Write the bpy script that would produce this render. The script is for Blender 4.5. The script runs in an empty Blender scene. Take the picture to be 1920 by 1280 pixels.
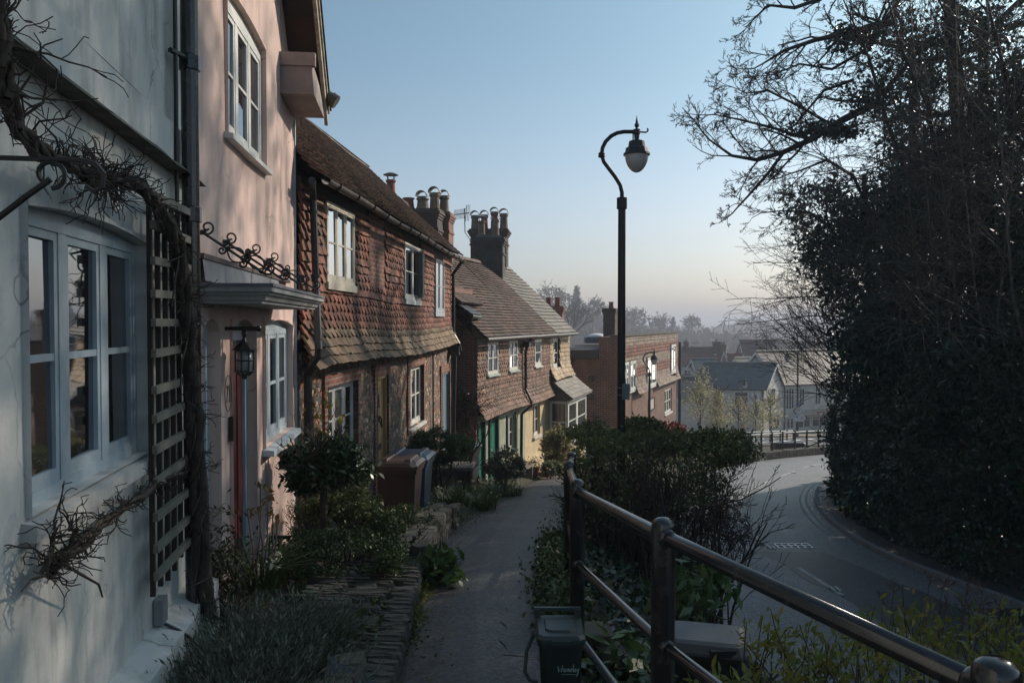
import bpy, bmesh, math, random
import numpy as np
from mathutils import Vector, Matrix, noise
R = math.radians
rnd = random.Random(7)
rng = np.random.default_rng(11)
scene = bpy.context.scene
COL = scene.collection

# ------------------------------------------------------------------ camera, sky, sun, exposure
# the eye is the origin: 1.65 m above the footpath it stands on; x right, y forward, z up
FOC = 1500.0                       # focal length in photograph pixels (1920 wide)
PITCH = math.atan(35.0 / FOC)
cam = bpy.data.objects.new('camera', bpy.data.cameras.new('camera'))
COL.objects.link(cam); scene.camera = cam
cam.rotation_euler = (math.pi / 2 - PITCH, 0, 0)
cam.data.sensor_width = 36.0
cam.data.lens = FOC / 1920 * 36.0
cam.data.clip_start = 0.05
cam.data.clip_end = 12000

SUN_AZ, SUN_EL = R(54), R(29.5)      # azimuth to the right of the view direction
world = bpy.data.worlds.new('World'); scene.world = world
world.use_nodes = True
wn, wl = world.node_tree.nodes, world.node_tree.links
wn.clear()
wo = wn.new('ShaderNodeOutputWorld'); wb = wn.new('ShaderNodeBackground'); ws = wn.new('ShaderNodeTexSky')
ws.sky_type = 'NISHITA'; ws.sun_disc = False
ws.sun_elevation = SUN_EL; ws.sun_rotation = SUN_AZ
ws.air_density = 1.0; ws.dust_density = 2.0; ws.ozone_density = 3.0
wb.inputs['Strength'].default_value = 0.148
wh_ = wn.new('ShaderNodeHueSaturation'); wh_.inputs['Saturation'].default_value = .70
wl.new(ws.outputs[0], wh_.inputs['Color']); wt_ = wn.new('ShaderNodeMix'); wt_.data_type = 'RGBA'; wt_.blend_type = 'MULTIPLY'; wt_.inputs[0].default_value = 1; 
wc_ = wn.new('ShaderNodeTexCoord'); wx_ = wn.new('ShaderNodeSeparateXYZ'); wr_ = wn.new('ShaderNodeMapRange'); wg_ = wn.new('ShaderNodeMix'); wg_.data_type = 'RGBA'
wr_.interpolation_type = 'SMOOTHSTEP'; wr_.inputs[1].default_value = .0; wr_.inputs[2].default_value = .36      # hazy lilac low down, clear teal higher up
wg_.inputs[6].default_value = (1.03, 1.01, 1.025, 1); wg_.inputs[7].default_value = (.66, .875, .905, 1)
wl.new(wc_.outputs['Generated'], wx_.inputs[0]); wl.new(wx_.outputs[2], wr_.inputs[0]); wl.new(wr_.outputs[0], wg_.inputs[0]); wl.new(wg_.outputs[2], wt_.inputs[7])
wl.new(wh_.outputs[0], wt_.inputs[6]); wl.new(wt_.outputs[2], wb.inputs['Color']); wl.new(wb.outputs[0], wo.inputs['Surface'])
sl = bpy.data.lights.new('sun', 'SUN'); sl.energy = 5.0; sl.angle = R(0.6); sl.color = (1.0, 0.86, 0.72)
sun = bpy.data.objects.new('sun', sl); COL.objects.link(sun)
sd = Vector((math.sin(SUN_AZ) * math.cos(SUN_EL), math.cos(SUN_AZ) * math.cos(SUN_EL), math.sin(SUN_EL)))
sun.rotation_euler = sd.to_track_quat('Z', 'Y').to_euler()
vs = scene.view_settings
vs.view_transform = 'Standard'; vs.look = 'None'; vs.gamma = 1.0; vs.use_curve_mapping = False
vs.exposure = -0.15
scene.cycles.max_bounces = 6; scene.cycles.volume_bounces = 0
scene.cycles.transparent_max_bounces = 8

def P(px, py, Y):
    "the world point at depth Y that the photograph shows at pixel (px, py)"
    u = (px - 960) / FOC; v = (640 - py) / FOC
    c, s = math.cos(PITCH), math.sin(PITCH)
    k = Y / (c + v * s)
    return Vector((u * k, Y, (-s + v * c) * k))
def Z(py, Y): return P(960, py, Y).z
def tab(t, x):
    if x <= t[0][0]: return t[0][1]
    for (a, p), (b, q) in zip(t, t[1:]):
        if x <= b: return p + (q - p) * (x - a) / (b - a)
    return t[-1][1]
def lerp(a, b, t): return a + (b - a) * t
def smooth(t):
    t = max(0.0, min(1.0, t)); return t * t * (3 - 2 * t)

# ------------------------------------------------------------------ materials
def _nt(name):
    m = bpy.data.materials.new(name); m.use_nodes = True
    nt = m.node_tree; nt.nodes.clear()
    out = nt.nodes.new('ShaderNodeOutputMaterial')
    b = nt.nodes.new('ShaderNodeBsdfPrincipled')
    nt.links.new(b.outputs[0], out.inputs[0])
    return m, nt, b, out
def _n(nt, t, **k):
    n = nt.nodes.new(t)
    for a, v in k.items():
        if a.startswith('i_'):
            n.inputs[a[2:].replace('_', ' ')].default_value = v
        else: setattr(n, a, v)
    return n
def _mix(nt, fac, a, b, mode='MIX'):
    n = nt.nodes.new('ShaderNodeMix'); n.data_type = 'RGBA'; n.blend_type = mode
    for i, v in ((0, fac), (6, a), (7, b)):
        if hasattr(v, 'is_output') or isinstance(v, bpy.types.NodeSocket): nt.links.new(v, n.inputs[i])
        else: n.inputs[i].default_value = v if not isinstance(v, tuple) else (*v, 1) if len(v) == 3 else v
    return n.outputs[2]
def _ramp(nt, fac, p0, p1, c0=(0, 0, 0, 1), c1=(1, 1, 1, 1)):
    n = nt.nodes.new('ShaderNodeValToRGB'); e = n.color_ramp.elements
    e[0].position = p0; e[1].position = p1; e[0].color = c0; e[1].color = c1
    nt.links.new(fac, n.inputs[0]); return n.outputs[0]
def _noise(nt, vec, scale, detail=4, rough=.55):
    n = nt.nodes.new('ShaderNodeTexNoise'); n.inputs['Scale'].default_value = scale
    n.inputs['Detail'].default_value = detail; n.inputs['Roughness'].default_value = rough
    if vec is not None: nt.links.new(vec, n.inputs['Vector'])
    return n.outputs[0]
def _coord(nt, scale=None):
    c = nt.nodes.new('ShaderNodeTexCoord').outputs['Object']
    if scale:
        m = nt.nodes.new('ShaderNodeMapping'); m.inputs['Scale'].default_value = scale
        nt.links.new(c, m.inputs[0]); return m.outputs[0]
    return c
def _bump(nt, b, h, strength, dist):
    n = nt.nodes.new('ShaderNodeBump'); n.inputs['Strength'].default_value = strength
    n.inputs['Distance'].default_value = dist
    nt.links.new(h, n.inputs['Height']); nt.links.new(n.outputs[0], b.inputs['Normal'])
def _island(nt, col, amt, hue=0.0):
    g = nt.nodes.new('ShaderNodeNewGeometry').outputs['Random Per Island']
    h = nt.nodes.new('ShaderNodeHueSaturation')
    mr = _n(nt, 'ShaderNodeMapRange'); mr.inputs[3].default_value = 1 - amt; mr.inputs[4].default_value = 1 + amt
    nt.links.new(g, mr.inputs[0]); nt.links.new(mr.outputs[0], h.inputs['Value'])
    nt.links.new(col, h.inputs['Color'])
    return h.outputs[0], g
MATS = {}
def M(name, col, rough=.8, col2=None, scale=6, fine=60, var=.25, bump=.15, dist=.01, island=0, spec=.4, metal=0,
      dirt=None, dirt_amt=.5, dirt_scale=(2, 2, .6), coat=0, crack=0):
    if name in MATS: return MATS[name]
    m, nt, b, out = _nt(name)
    c = _coord(nt)
    n1 = _noise(nt, c, scale, 5, .6)
    if col2 is None: col2 = tuple(x * (1 - var) for x in col)
    cc = _mix(nt, _ramp(nt, n1, .35, .68), col, col2)
    n2 = _noise(nt, c, fine, 3, .6)
    cc = _mix(nt, .5, cc, _mix(nt, n2, (.45, .45, .45), (.62, .62, .62)), 'OVERLAY')
    if dirt:
        d = _noise(nt, _coord(nt, dirt_scale), 1.6, 6, .65)
        f = nt.nodes.new('ShaderNodeMath'); f.operation = 'MULTIPLY'; f.inputs[1].default_value = dirt_amt
        nt.links.new(_ramp(nt, d, .48, .72), f.inputs[0])
        cc = _mix(nt, f.outputs[0], cc, dirt)
    if crack:
        wv = nt.nodes.new('ShaderNodeVectorMath'); wv.operation = 'MULTIPLY_ADD'; wv.inputs[1].default_value = (.5, .5, .5)
        nz = nt.nodes.new('ShaderNodeTexNoise'); nz.inputs['Scale'].default_value = 2.5; nz.inputs['Detail'].default_value = 6
        nt.links.new(c, nz.inputs['Vector']); nt.links.new(nz.outputs['Color'], wv.inputs[0]); nt.links.new(c, wv.inputs[2])
        vo = nt.nodes.new('ShaderNodeTexVoronoi'); vo.feature = 'DISTANCE_TO_EDGE'; vo.inputs['Scale'].default_value = 1.1; nt.links.new(wv.outputs[0], vo.inputs['Vector'])
        ck = nt.nodes.new('ShaderNodeMath'); ck.operation = 'MULTIPLY'; nt.links.new(_ramp(nt, vo.outputs['Distance'], .0, .010, (.8, .8, .8, 1), (0, 0, 0, 1)), ck.inputs[0]); nt.links.new(_ramp(nt, _noise(nt, c, 1.1, 3), .5, .62), ck.inputs[1])
        cc = _mix(nt, ck.outputs[0], cc, (.14, .13, .12))
    if island:
        cc, g = _island(nt, cc, island)
    nt.links.new(cc, b.inputs['Base Color'])
    b.inputs['Roughness'].default_value = rough; b.inputs['Metallic'].default_value = metal
    b.inputs['Specular IOR Level'].default_value = spec
    if coat: b.inputs['Coat Weight'].default_value = coat; b.inputs['Coat Roughness'].default_value = .15
    if bump:
        ad = nt.nodes.new('ShaderNodeMath'); ad.inputs[1].default_value = 0
        mm = nt.nodes.new('ShaderNodeMath'); mm.operation = 'MULTIPLY_ADD'; mm.inputs[1].default_value = .35
        nt.links.new(n2, mm.inputs[0]); nt.links.new(n1, mm.inputs[2])
        _bump(nt, b, mm.outputs[0], bump, dist)
    MATS[name] = m; return m
def facade_vec(nt, k):
    "object coordinates turned so X runs along a facade of direction (k, 1) and Y is up"
    c = _coord(nt)
    a = math.atan2(k, 1.0)
    d = (math.sin(a), math.cos(a)); n = (math.cos(a), -math.sin(a))
    dp = nt.nodes.new('ShaderNodeVectorMath'); dp.operation = 'DOT_PRODUCT'
    dp.inputs[1].default_value = (d[0] + n[0], d[1] + n[1], 0); nt.links.new(c, dp.inputs[0])
    sp = nt.nodes.new('ShaderNodeSeparateXYZ'); nt.links.new(c, sp.inputs[0])
    cb = nt.nodes.new('ShaderNodeCombineXYZ')
    nt.links.new(dp.outputs['Value'], cb.inputs[0]); nt.links.new(sp.outputs[2], cb.inputs[1])
    return cb.outputs[0]
def brick(name, k, c1=(.27, .10, .065), c2=(.20, .085, .06), mortar=(.28, .25, .22), painted=False, bw=.225, bh=.075, bump=.6):
    if name in MATS: return MATS[name]
    m, nt, b, out = _nt(name)
    v = facade_vec(nt, k)
    wob = _noise(nt, _coord(nt), 7, 2)
    vm = nt.nodes.new('ShaderNodeVectorMath'); vm.operation = 'ADD'
    sc = nt.nodes.new('ShaderNodeVectorMath'); sc.operation = 'SCALE'; sc.inputs['Scale'].default_value = .018
    cb = nt.nodes.new('ShaderNodeCombineXYZ'); nt.links.new(wob, cb.inputs[0]); nt.links.new(wob, cb.inputs[1])
    nt.links.new(cb.outputs[0], sc.inputs[0]); nt.links.new(v, vm.inputs[0]); nt.links.new(sc.outputs[0], vm.inputs[1])
    t = nt.nodes.new('ShaderNodeTexBrick')
    t.inputs['Scale'].default_value = 1; t.inputs['Brick Width'].default_value = bw; t.inputs['Row Height'].default_value = bh
    t.inputs['Mortar Size'].default_value = .012; t.inputs['Mortar Smooth'].default_value = .25; t.inputs['Bias'].default_value = -.1
    t.inputs['Color1'].default_value = (*c1, 1); t.inputs['Color2'].default_value = (*c2, 1); t.inputs['Mortar'].default_value = (*mortar, 1)
    nt.links.new(vm.outputs[0], t.inputs['Vector'])
    n = _noise(nt, _coord(nt), 1.3, 6, .65)
    cc = _mix(nt, .75, t.outputs['Color'], _mix(nt, _ramp(nt, n, .3, .7), (.3, .3, .3), (.68, .66, .64)), 'OVERLAY')
    n3 = _noise(nt, _coord(nt), 40, 3, .7)
    cc = _mix(nt, .5, cc, _mix(nt, n3, (.4, .4, .4), (.62, .62, .62)), 'OVERLAY')
    nt.links.new(cc, b.inputs['Base Color']); b.inputs['Roughness'].default_value = .88
    h = nt.nodes.new('ShaderNodeMath'); h.operation = 'MULTIPLY_ADD'; h.inputs[1].default_value = -1.0
    nt.links.new(t.outputs['Fac'], h.inputs[0])
    h2 = nt.nodes.new('ShaderNodeMath'); h2.operation = 'MULTIPLY'; h2.inputs[1].default_value = .35
    nt.links.new(n3, h2.inputs[0]); nt.links.new(h2.outputs[0], h.inputs[2])
    _bump(nt, b, h.outputs[0], bump, .008)
    MATS[name] = m; return m
def flint(name, k):
    m, nt, b, out = _nt(name)
    v = facade_vec(nt, k)
    mp = nt.nodes.new('ShaderNodeMapping'); mp.inputs['Scale'].default_value = (8.0, 12.5, 1); nt.links.new(v, mp.inputs[0])
    w = nt.nodes.new('ShaderNodeTexVoronoi'); w.feature = 'DISTANCE_TO_EDGE'; w.inputs['Scale'].default_value = 1
    w2 = nt.nodes.new('ShaderNodeTexVoronoi'); w2.inputs['Scale'].default_value = 1
    for q in (w, w2): q.inputs['Randomness'].default_value = .9; nt.links.new(mp.outputs[0], q.inputs['Vector'])
    bw = nt.nodes.new('ShaderNodeSeparateColor'); nt.links.new(w2.outputs['Color'], bw.inputs[0])
    cr = nt.nodes.new('ShaderNodeValToRGB'); e = cr.color_ramp.elements
    e[0].color = (.06, .05, .045, 1); e[1].color = (.55, .47, .37, 1)
    x = cr.color_ramp.elements.new(.45); x.color = (.23, .185, .14, 1)
    x = cr.color_ramp.elements.new(.8); x.color = (.30, .11, .065, 1)
    nt.links.new(bw.outputs[0], cr.inputs[0])
    ed = _ramp(nt, w.outputs['Distance'], .02, .08)
    n = _noise(nt, _coord(nt), 35, 4, .7)
    cc = _mix(nt, ed, (.10, .085, .07), cr.outputs[0])
    cc = _mix(nt, .7, cc, _mix(nt, n, (.3, .3, .3), (.7, .7, .7)), 'OVERLAY')
    nt.links.new(cc, b.inputs['Base Color']); b.inputs['Roughness'].default_value = .85
    h = nt.nodes.new('ShaderNodeMath'); h.operation = 'MULTIPLY_ADD'; h.inputs[1].default_value = .3
    nt.links.new(n, h.inputs[0]); nt.links.new(ed, h.inputs[2])
    _bump(nt, b, h.outputs[0], .9, .02)
    MATS[name] = m; return m
def leaf(name, c1, c2, rough=.45, trans=.25, spec=.45, amt=.35):
    if name in MATS: return MATS[name]
    m, nt, b, out = _nt(name)
    g = nt.nodes.new('ShaderNodeNewGeometry').outputs['Random Per Island']
    cc = _mix(nt, g, c1, c2)
    n = _noise(nt, _coord(nt), 1.7, 2)
    cc = _mix(nt, .6, cc, _mix(nt, _ramp(nt, n, .3, .7), (.35, .35, .35), (.65, .65, .6)), 'OVERLAY')
    nt.links.new(cc, b.inputs['Base Color']); b.inputs['Roughness'].default_value = rough
    b.inputs['Specular IOR Level'].default_value = spec
    if trans:
        t = nt.nodes.new('ShaderNodeBsdfTranslucent'); nt.links.new(cc, t.inputs[0])
        mx = nt.nodes.new('ShaderNodeMixShader'); mx.inputs[0].default_value = trans
        nt.links.new(b.outputs[0], mx.inputs[1]); nt.links.new(t.outputs[0], mx.inputs[2])
        nt.links.new(mx.outputs[0], out.inputs[0])
    MATS[name] = m; return m
def glass(name, col=(.012, .016, .02), ior=1.85, wav=.02, mirror=0):
    if name in MATS: return MATS[name]
    m, nt, b, out = _nt(name)
    b.inputs['Base Color'].default_value = (*col, 1); b.inputs['Roughness'].default_value = .02
    b.inputs['IOR'].default_value = ior; b.inputs['Specular IOR Level'].default_value = .5
    _bump(nt, b, _noise(nt, _coord(nt), 3.5, 1), wav, .05)
    if mirror:
        g = nt.nodes.new('ShaderNodeBsdfGlossy'); g.inputs['Roughness'].default_value = .02; g.inputs['Color'].default_value = (.95, .97, 1, 1)
        mx = nt.nodes.new('ShaderNodeMixShader'); mx.inputs[0].default_value = mirror
        nt.links.new(b.outputs[0], mx.inputs[1]); nt.links.new(g.outputs[0], mx.inputs[2]); nt.links.new(mx.outputs[0], out.inputs[0])
    MATS[name] = m; return m

# ------------------------------------------------------------------ mesh building
class MB:
    def __init__(s): s.v = []; s.f = []; s.m = []; s.mi = 0; s.np = []
    def add(s, pts, faces):
        o = len(s.v); s.v += [tuple(p) for p in pts]
        s.f += [tuple(i + o for i in f) for f in faces]; s.m += [s.mi] * len(faces)
    def quad(s, a, b, c, d): s.add((a, b, c, d), ((0, 1, 2, 3),))
    def hexa(s, p):
        "8 corners: bottom ring 0-3, top ring 4-7"
        s.add(p, ((3, 2, 1, 0), (4, 5, 6, 7), (0, 1, 5, 4), (1, 2, 6, 5), (2, 3, 7, 6), (3, 0, 4, 7)))
    def box(s, x0, x1, y0, y1, z0, z1):
        s.hexa([(x0, y0, z0), (x1, y0, z0), (x1, y1, z0), (x0, y1, z0), (x0, y0, z1), (x1, y0, z1), (x1, y1, z1), (x0, y1, z1)])
    def rbox(s, x0, x1, y0, y1, z0, z1, b=.02, taper=0):
        "box with chamfered vertical edges and a chamfered top"
        def ring(z, i, g):
            X0, X1, Y0, Y1 = x0 + i - g, x1 - i + g, y0 + i - g, y1 - i + g
            return [(X0 + b, Y0, z), (X1 - b, Y0, z), (X1, Y0 + b, z), (X1, Y1 - b, z), (X1 - b, Y1, z), (X0 + b, Y1, z), (X0, Y1 - b, z), (X0, Y0 + b, z)]
        r = ring(z0, taper, 0) + ring(z1 - b, 0, 0) + ring(z1, b, 0)
        f = [tuple(range(7, -1, -1)), tuple(range(16, 24))]
        for k in (0, 8):
            for i in range(8): j = (i + 1) % 8; f.append((k + i, k + j, k + 8 + j, k + 8 + i))
        s.add(r, f)
    def tube(s, pts, rad, k=6, cap=True):
        pts = [Vector(p) for p in pts]; n = len(pts)
        if not hasattr(rad, '__len__'): rad = [rad] * n
        ring = []; ref = None
        for i, p in enumerate(pts):
            t = (pts[min(i + 1, n - 1)] - pts[max(i - 1, 0)])
            t = t.normalized() if t.length > 1e-9 else Vector((0, 0, 1))
            if ref is None:
                ref = Vector((0, 0, 1)) if abs(t.z) < .9 else Vector((1, 0, 0))
            a = (ref - t * ref.dot(t))
            a = a.normalized() if a.length > 1e-6 else t.orthogonal().normalized()
            ref = a; b = t.cross(a)
            ring += [p + (a * math.cos(2 * math.pi * j / k) + b * math.sin(2 * math.pi * j / k)) * rad[i] for j in range(k)]
        f = []
        for i in range(n - 1):
            for j in range(k):
                jj = (j + 1) % k; f.append((i * k + j, i * k + jj, (i + 1) * k + jj, (i + 1) * k + j))
        if cap: f.append(tuple(range(k - 1, -1, -1))); f.append(tuple(range((n - 1) * k, n * k)))
        s.add(ring, f)
    def lathe(s, cx, cy, prof, k=16, cap=True):
        "prof: list of (r, z)"
        ring = [(cx + r * math.cos(2 * math.pi * j / k), cy + r * math.sin(2 * math.pi * j / k), z) for r, z in prof for j in range(k)]
        f = []
        for i in range(len(prof) - 1):
            for j in range(k):
                jj = (j + 1) % k; f.append((i * k + j, i * k + jj, (i + 1) * k + jj, (i + 1) * k + j))
        if cap: f.append(tuple(range(k - 1, -1, -1))); f.append(tuple(range((len(prof) - 1) * k, len(prof) * k)))
        s.add(ring, f)
    def prism(s, poly, d):
        "poly: 3-D outline, extruded by vector d"
        d = Vector(d); n = len(poly); a = [Vector(p) for p in poly]
        s.add(a + [p + d for p in a], [tuple(range(n - 1, -1, -1)), tuple(range(n, 2 * n))] + [(i, (i + 1) % n, n + (i + 1) % n, n + i) for i in range(n)])
    def sphere(s, c, r, k=10, sz=1.0):
        prof = [(r * math.sin(math.pi * i / k), c[2] + -r * sz * math.cos(math.pi * i / k)) for i in range(k + 1)]
        prof[0] = (1e-4, prof[0][1]); prof[-1] = (1e-4, prof[-1][1])
        s.lathe(c[0], c[1], prof, max(8, k))
ORG = {}
def _props(o, label, cat, group, kind):
    if label: o['label'] = label
    if cat: o['category'] = cat
    if group: o['group'] = group
    if kind: o['kind'] = kind
def thing(name, label, cat, loc=(0, 0, 0), group=None, kind=None):
    o = bpy.data.objects.new(name, None); COL.objects.link(o); o.empty_display_size = .2
    o.location = loc; ORG[o] = Vector(loc); _props(o, label, cat, group, kind); return o
def _mesh(name, verts, faces, mi, mats, sm=False):
    me = bpy.data.meshes.new(name); me.from_pydata(verts, [], faces)
    for m in (mats if isinstance(mats, (list, tuple)) else [mats]): me.materials.append(m)
    if mi is not None and any(mi): me.polygons.foreach_set('material_index', mi)
    if sm: me.polygons.foreach_set('use_smooth', [True] * len(faces))
    me.update(); return me
def part(name, mb, mats, parent, label=None, sm=False, stuff=False):
    O = ORG[parent]
    me = _mesh(name, [(x - O[0], y - O[1], z - O[2]) for x, y, z in mb.v], mb.f, mb.m, mats, sm)
    o = bpy.data.objects.new(name, me); COL.objects.link(o); o.parent = parent; ORG[o] = O
    if label: o['label'] = label
    if stuff: o['kind'] = 'stuff'
    return o
def solo(name, mb, mats, label=None, cat=None, group=None, kind=None, sm=False, base=True):
    if base:
        xs, ys, zs = zip(*mb.v); O = Vector(((min(xs) + max(xs)) / 2, (min(ys) + max(ys)) / 2, min(zs)))
    else: O = Vector((0, 0, 0))
    me = _mesh(name, [(x - O[0], y - O[1], z - O[2]) for x, y, z in mb.v], mb.f, mb.m, mats, sm)
    o = bpy.data.objects.new(name, me); COL.objects.link(o); o.location = O; ORG[o] = O
    _props(o, label, cat, group, kind); return o
def npmesh(name, V, F, mat, parent=None, O=None, sm=False):
    "V (n,3), F (m,4) arrays -> object"
    if parent is not None: O = ORG[parent]
    O = np.array(O if O is not None else (0, 0, 0), dtype=float)
    me = bpy.data.meshes.new(name)
    V = (V - O).astype(np.float32)
    me.vertices.add(len(V)); me.vertices.foreach_set('co', V.ravel())
    k = F.shape[1]
    me.loops.add(F.size); me.loops.foreach_set('vertex_index', F.astype(np.int32).ravel())
    me.polygons.add(len(F)); me.polygons.foreach_set('loop_start', np.arange(0, F.size, k, dtype=np.int32))
    me.polygons.foreach_set('loop_total', np.full(len(F), k, dtype=np.int32))
    if sm: me.polygons.foreach_set('use_smooth', np.ones(len(F), dtype=bool))
    me.materials.append(mat); me.update(calc_edges=True)
    o = bpy.data.objects.new(name, me); COL.objects.link(o)
    if parent is not None: o.parent = parent; ORG[o] = ORG[parent]
    else: o.location = O; ORG[o] = Vector(O)
    return o
def copy_tree(o, parent=None, delta=None):
    c = o.copy(); COL.objects.link(c)
    if parent is not None: c.parent = parent
    ORG[c] = ORG[o]
    for ch in o.children: copy_tree(ch, c)
    return c

class Fr:
    "a facade: x = a + k*Y; s runs along it, n points out of it (towards the road)"
    def __init__(f, a, k):
        f.a, f.k = a, k; f.q = math.sqrt(1 + k * k)
        f.d = Vector((k / f.q, 1 / f.q, 0)); f.n = Vector((1 / f.q, -k / f.q, 0))
    def S(f, Y): return Y * f.q
    def p(f, s, n, z):
        v = Vector((f.a, 0, 0)) + f.d * s + f.n * n
        return Vector((v.x, v.y, z))
    def pY(f, Y, n, z): return f.p(f.S(Y), n, z)
    def at(f, px, py, n=0.0):
        "point on the plane n in front of the facade that pixel (px, py) looks at"
        q = P(px, py, 1.0); Y = (f.a + n * f.q) / (q.x - f.k); return q * Y
    def box(f, mb, s0, s1, n0, n1, z0, z1):
        if n0 > n1: n0, n1 = n1, n0
        mb.hexa([f.p(s0, n1, z0), f.p(s0, n0, z0), f.p(s1, n0, z0), f.p(s1, n1, z0), f.p(s0, n1, z1), f.p(s0, n0, z1), f.p(s1, n0, z1), f.p(s1, n1, z1)][::1])
def wall_mesh(mb, fr, s0, s1, z0, z1, ops=(), step=.35, amp=0.0, seed=0, top=None, n0=0.0, reveal=True):
    "a facade sheet with openings (s0,s1,z0,z1,depth[,arch]) and their reveals; top(s) trims the head"
    def br(a, b, extra):
        xs = sorted(set([round(a, 4), round(b, 4)] + [round(e, 4) for e in extra if a < e < b])); o = []
        for p, q in zip(xs, xs[1:]):
            k = max(1, int(math.ceil((q - p) / step))); o += [p + (q - p) * i / k for i in range(k)]
        return o + [xs[-1]]
    S = br(s0, s1, [o[0] for o in ops] + [o[1] for o in ops]); ZZ = br(z0, z1, [o[2] for o in ops] + [o[3] for o in ops])
    def dn(s, z): return n0 + (amp * noise.noise(Vector((s * .9, z * .9, seed))) + amp * .4 * noise.noise(Vector((s * 3, z * 3, seed + 5))) if amp else 0)
    idx = {}
    def vid(i, j):
        if (i, j) not in idx:
            s, z = S[i], ZZ[j]
            if top: z = min(z, top(s))
            idx[(i, j)] = len(mb.v); mb.v.append(tuple(fr.p(s, dn(s, z), z)))
        return idx[(i, j)]
    for i in range(len(S) - 1):
        for j in range(len(ZZ) - 1):
            cs, cz = (S[i] + S[i + 1]) / 2, (ZZ[j] + ZZ[j + 1]) / 2
            if any(o[0] < cs < o[1] and o[2] < cz < o[3] for o in ops): continue
            if top and ZZ[j] >= max(top(S[i]), top(S[i + 1])) - 1e-4: continue
            mb.f.append((vid(i, j), vid(i, j + 1), vid(i + 1, j + 1), vid(i + 1, j))); mb.m.append(mb.mi)
    if reveal:
        for o in ops:
            a, b, c, d, dep = o[:5]; g = .012 + amp
            L = lambda s, n, z: fr.p(s, n0 + n, z)
            mb.quad(L(a, g, c), L(a, g, d), L(a, -dep, d), L(a, -dep, c))
            mb.quad(L(b, g, d), L(b, g, c), L(b, -dep, c), L(b, -dep, d))
            mb.quad(L(a, g, d), L(b, g, d), L(b, -dep, d), L(a, -dep, d))
            mb.quad(L(b, g, c), L(a, g, c), L(a, -dep, c), L(b, -dep, c))
def arch_fill(mb, fr, s0, s1, z, rise, dep, n=.012, k=8):
    "fills the corners above a segmental arch head: opening top at z, arch rises from z-rise"
    for i in range(k):
        a, b = s0 + (s1 - s0) * i / k, s0 + (s1 - s0) * (i + 1) / k
        h = lambda s: z - rise * ((s - (s0 + s1) / 2) / ((s1 - s0) / 2)) ** 2
        mb.quad(fr.p(a, n, h(a)), fr.p(a, n, z + .001), fr.p(b, n, z + .001), fr.p(b, n, h(b)))
        mb.quad(fr.p(a, n, h(a)), fr.p(b, n, h(b)), fr.p(b, -dep, h(b)), fr.p(a, -dep, h(a)))
def window(parent, fr, s0, s1, z0, z1, n, lights=3, rows=2, mats=None, fw=.055, mw=.06, bw=.025, sash=.035, depth=.07, sill=None, bars=None, label=None, sillmat=None, open_last=0):
    "casement window part (frame + mullions + sashes) with pane and sill sub-parts; outer face at n"
    fm, gm = mats
    mb = MB(); B = lambda *a: fr.box(mb, *a)
    B(s0, s0 + fw, n - depth, n, z0, z1); B(s1 - fw, s1, n - depth, n, z0, z1)
    B(s0 + fw, s1 - fw, n - depth, n, z1 - fw, z1); B(s0 + fw, s1 - fw, n - depth, n, z0, z0 + fw)
    gb = MB(); iw = (s1 - s0 - 2 * fw - (lights - 1) * mw) / lights
    for i in range(lights):
        a = s0 + fw + i * (iw + mw); b = a + iw; t0, t1 = z0 + fw, z1 - fw
        if i < lights - 1: B(b, b + mw, n - depth, n - .003, t0, t1)
        N = n - .008
        B(a, a + sash, N - .035, N, t0, t1); B(b - sash, b, N - .035, N, t0, t1)
        B(a + sash, b - sash, N - .035, N, t0, t0 + sash * 1.5); B(a + sash, b - sash, N - .035, N, t1 - sash, t1)
        for r in range(1, rows):
            zz = t0 + (t1 - t0) * r / rows
            B(a + sash, b - sash, N - .03, N - .003, zz - bw / 2, zz + bw / 2)
        for c in range(1, (bars or 1)):
            ss = a + (b - a) * c / bars
            B(ss - bw / 2, ss + bw / 2, N - .028, N - .006, t0 + sash * 1.5, t1 - sash)
        gn = N - .016; tl = rnd.uniform(-.004, .004); tz = rnd.uniform(-.004, .004)
        gb.quad(fr.p(a + .01, gn - tl - tz, t0 + .01), fr.p(a + .01, gn - tl + tz, t1 - .01), fr.p(b - .01, gn + tl + tz, t1 - .01), fr.p(b - .01, gn + tl - tz, t0 + .01))
    w = part('window', mb, fm, parent, label)
    part('pane', gb, gm, w)
    if sill:
        sb = MB(); pr, th, ov = sill
        sb.hexa([fr.p(s0 - ov, pr, z0 - th), fr.p(s0 - ov, n - .02, z0 - th), fr.p(s1 + ov, n - .02, z0 - th), fr.p(s1 + ov, pr, z0 - th),
                 fr.p(s0 - ov, pr, z0 - .022), fr.p(s0 - ov, n - .02, z0 - .002), fr.p(s1 + ov, n - .02, z0 - .002), fr.p(s1 + ov, pr, z0 - .022)])
        part('sill', sb, sillmat or fm, w)
    return w
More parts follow.
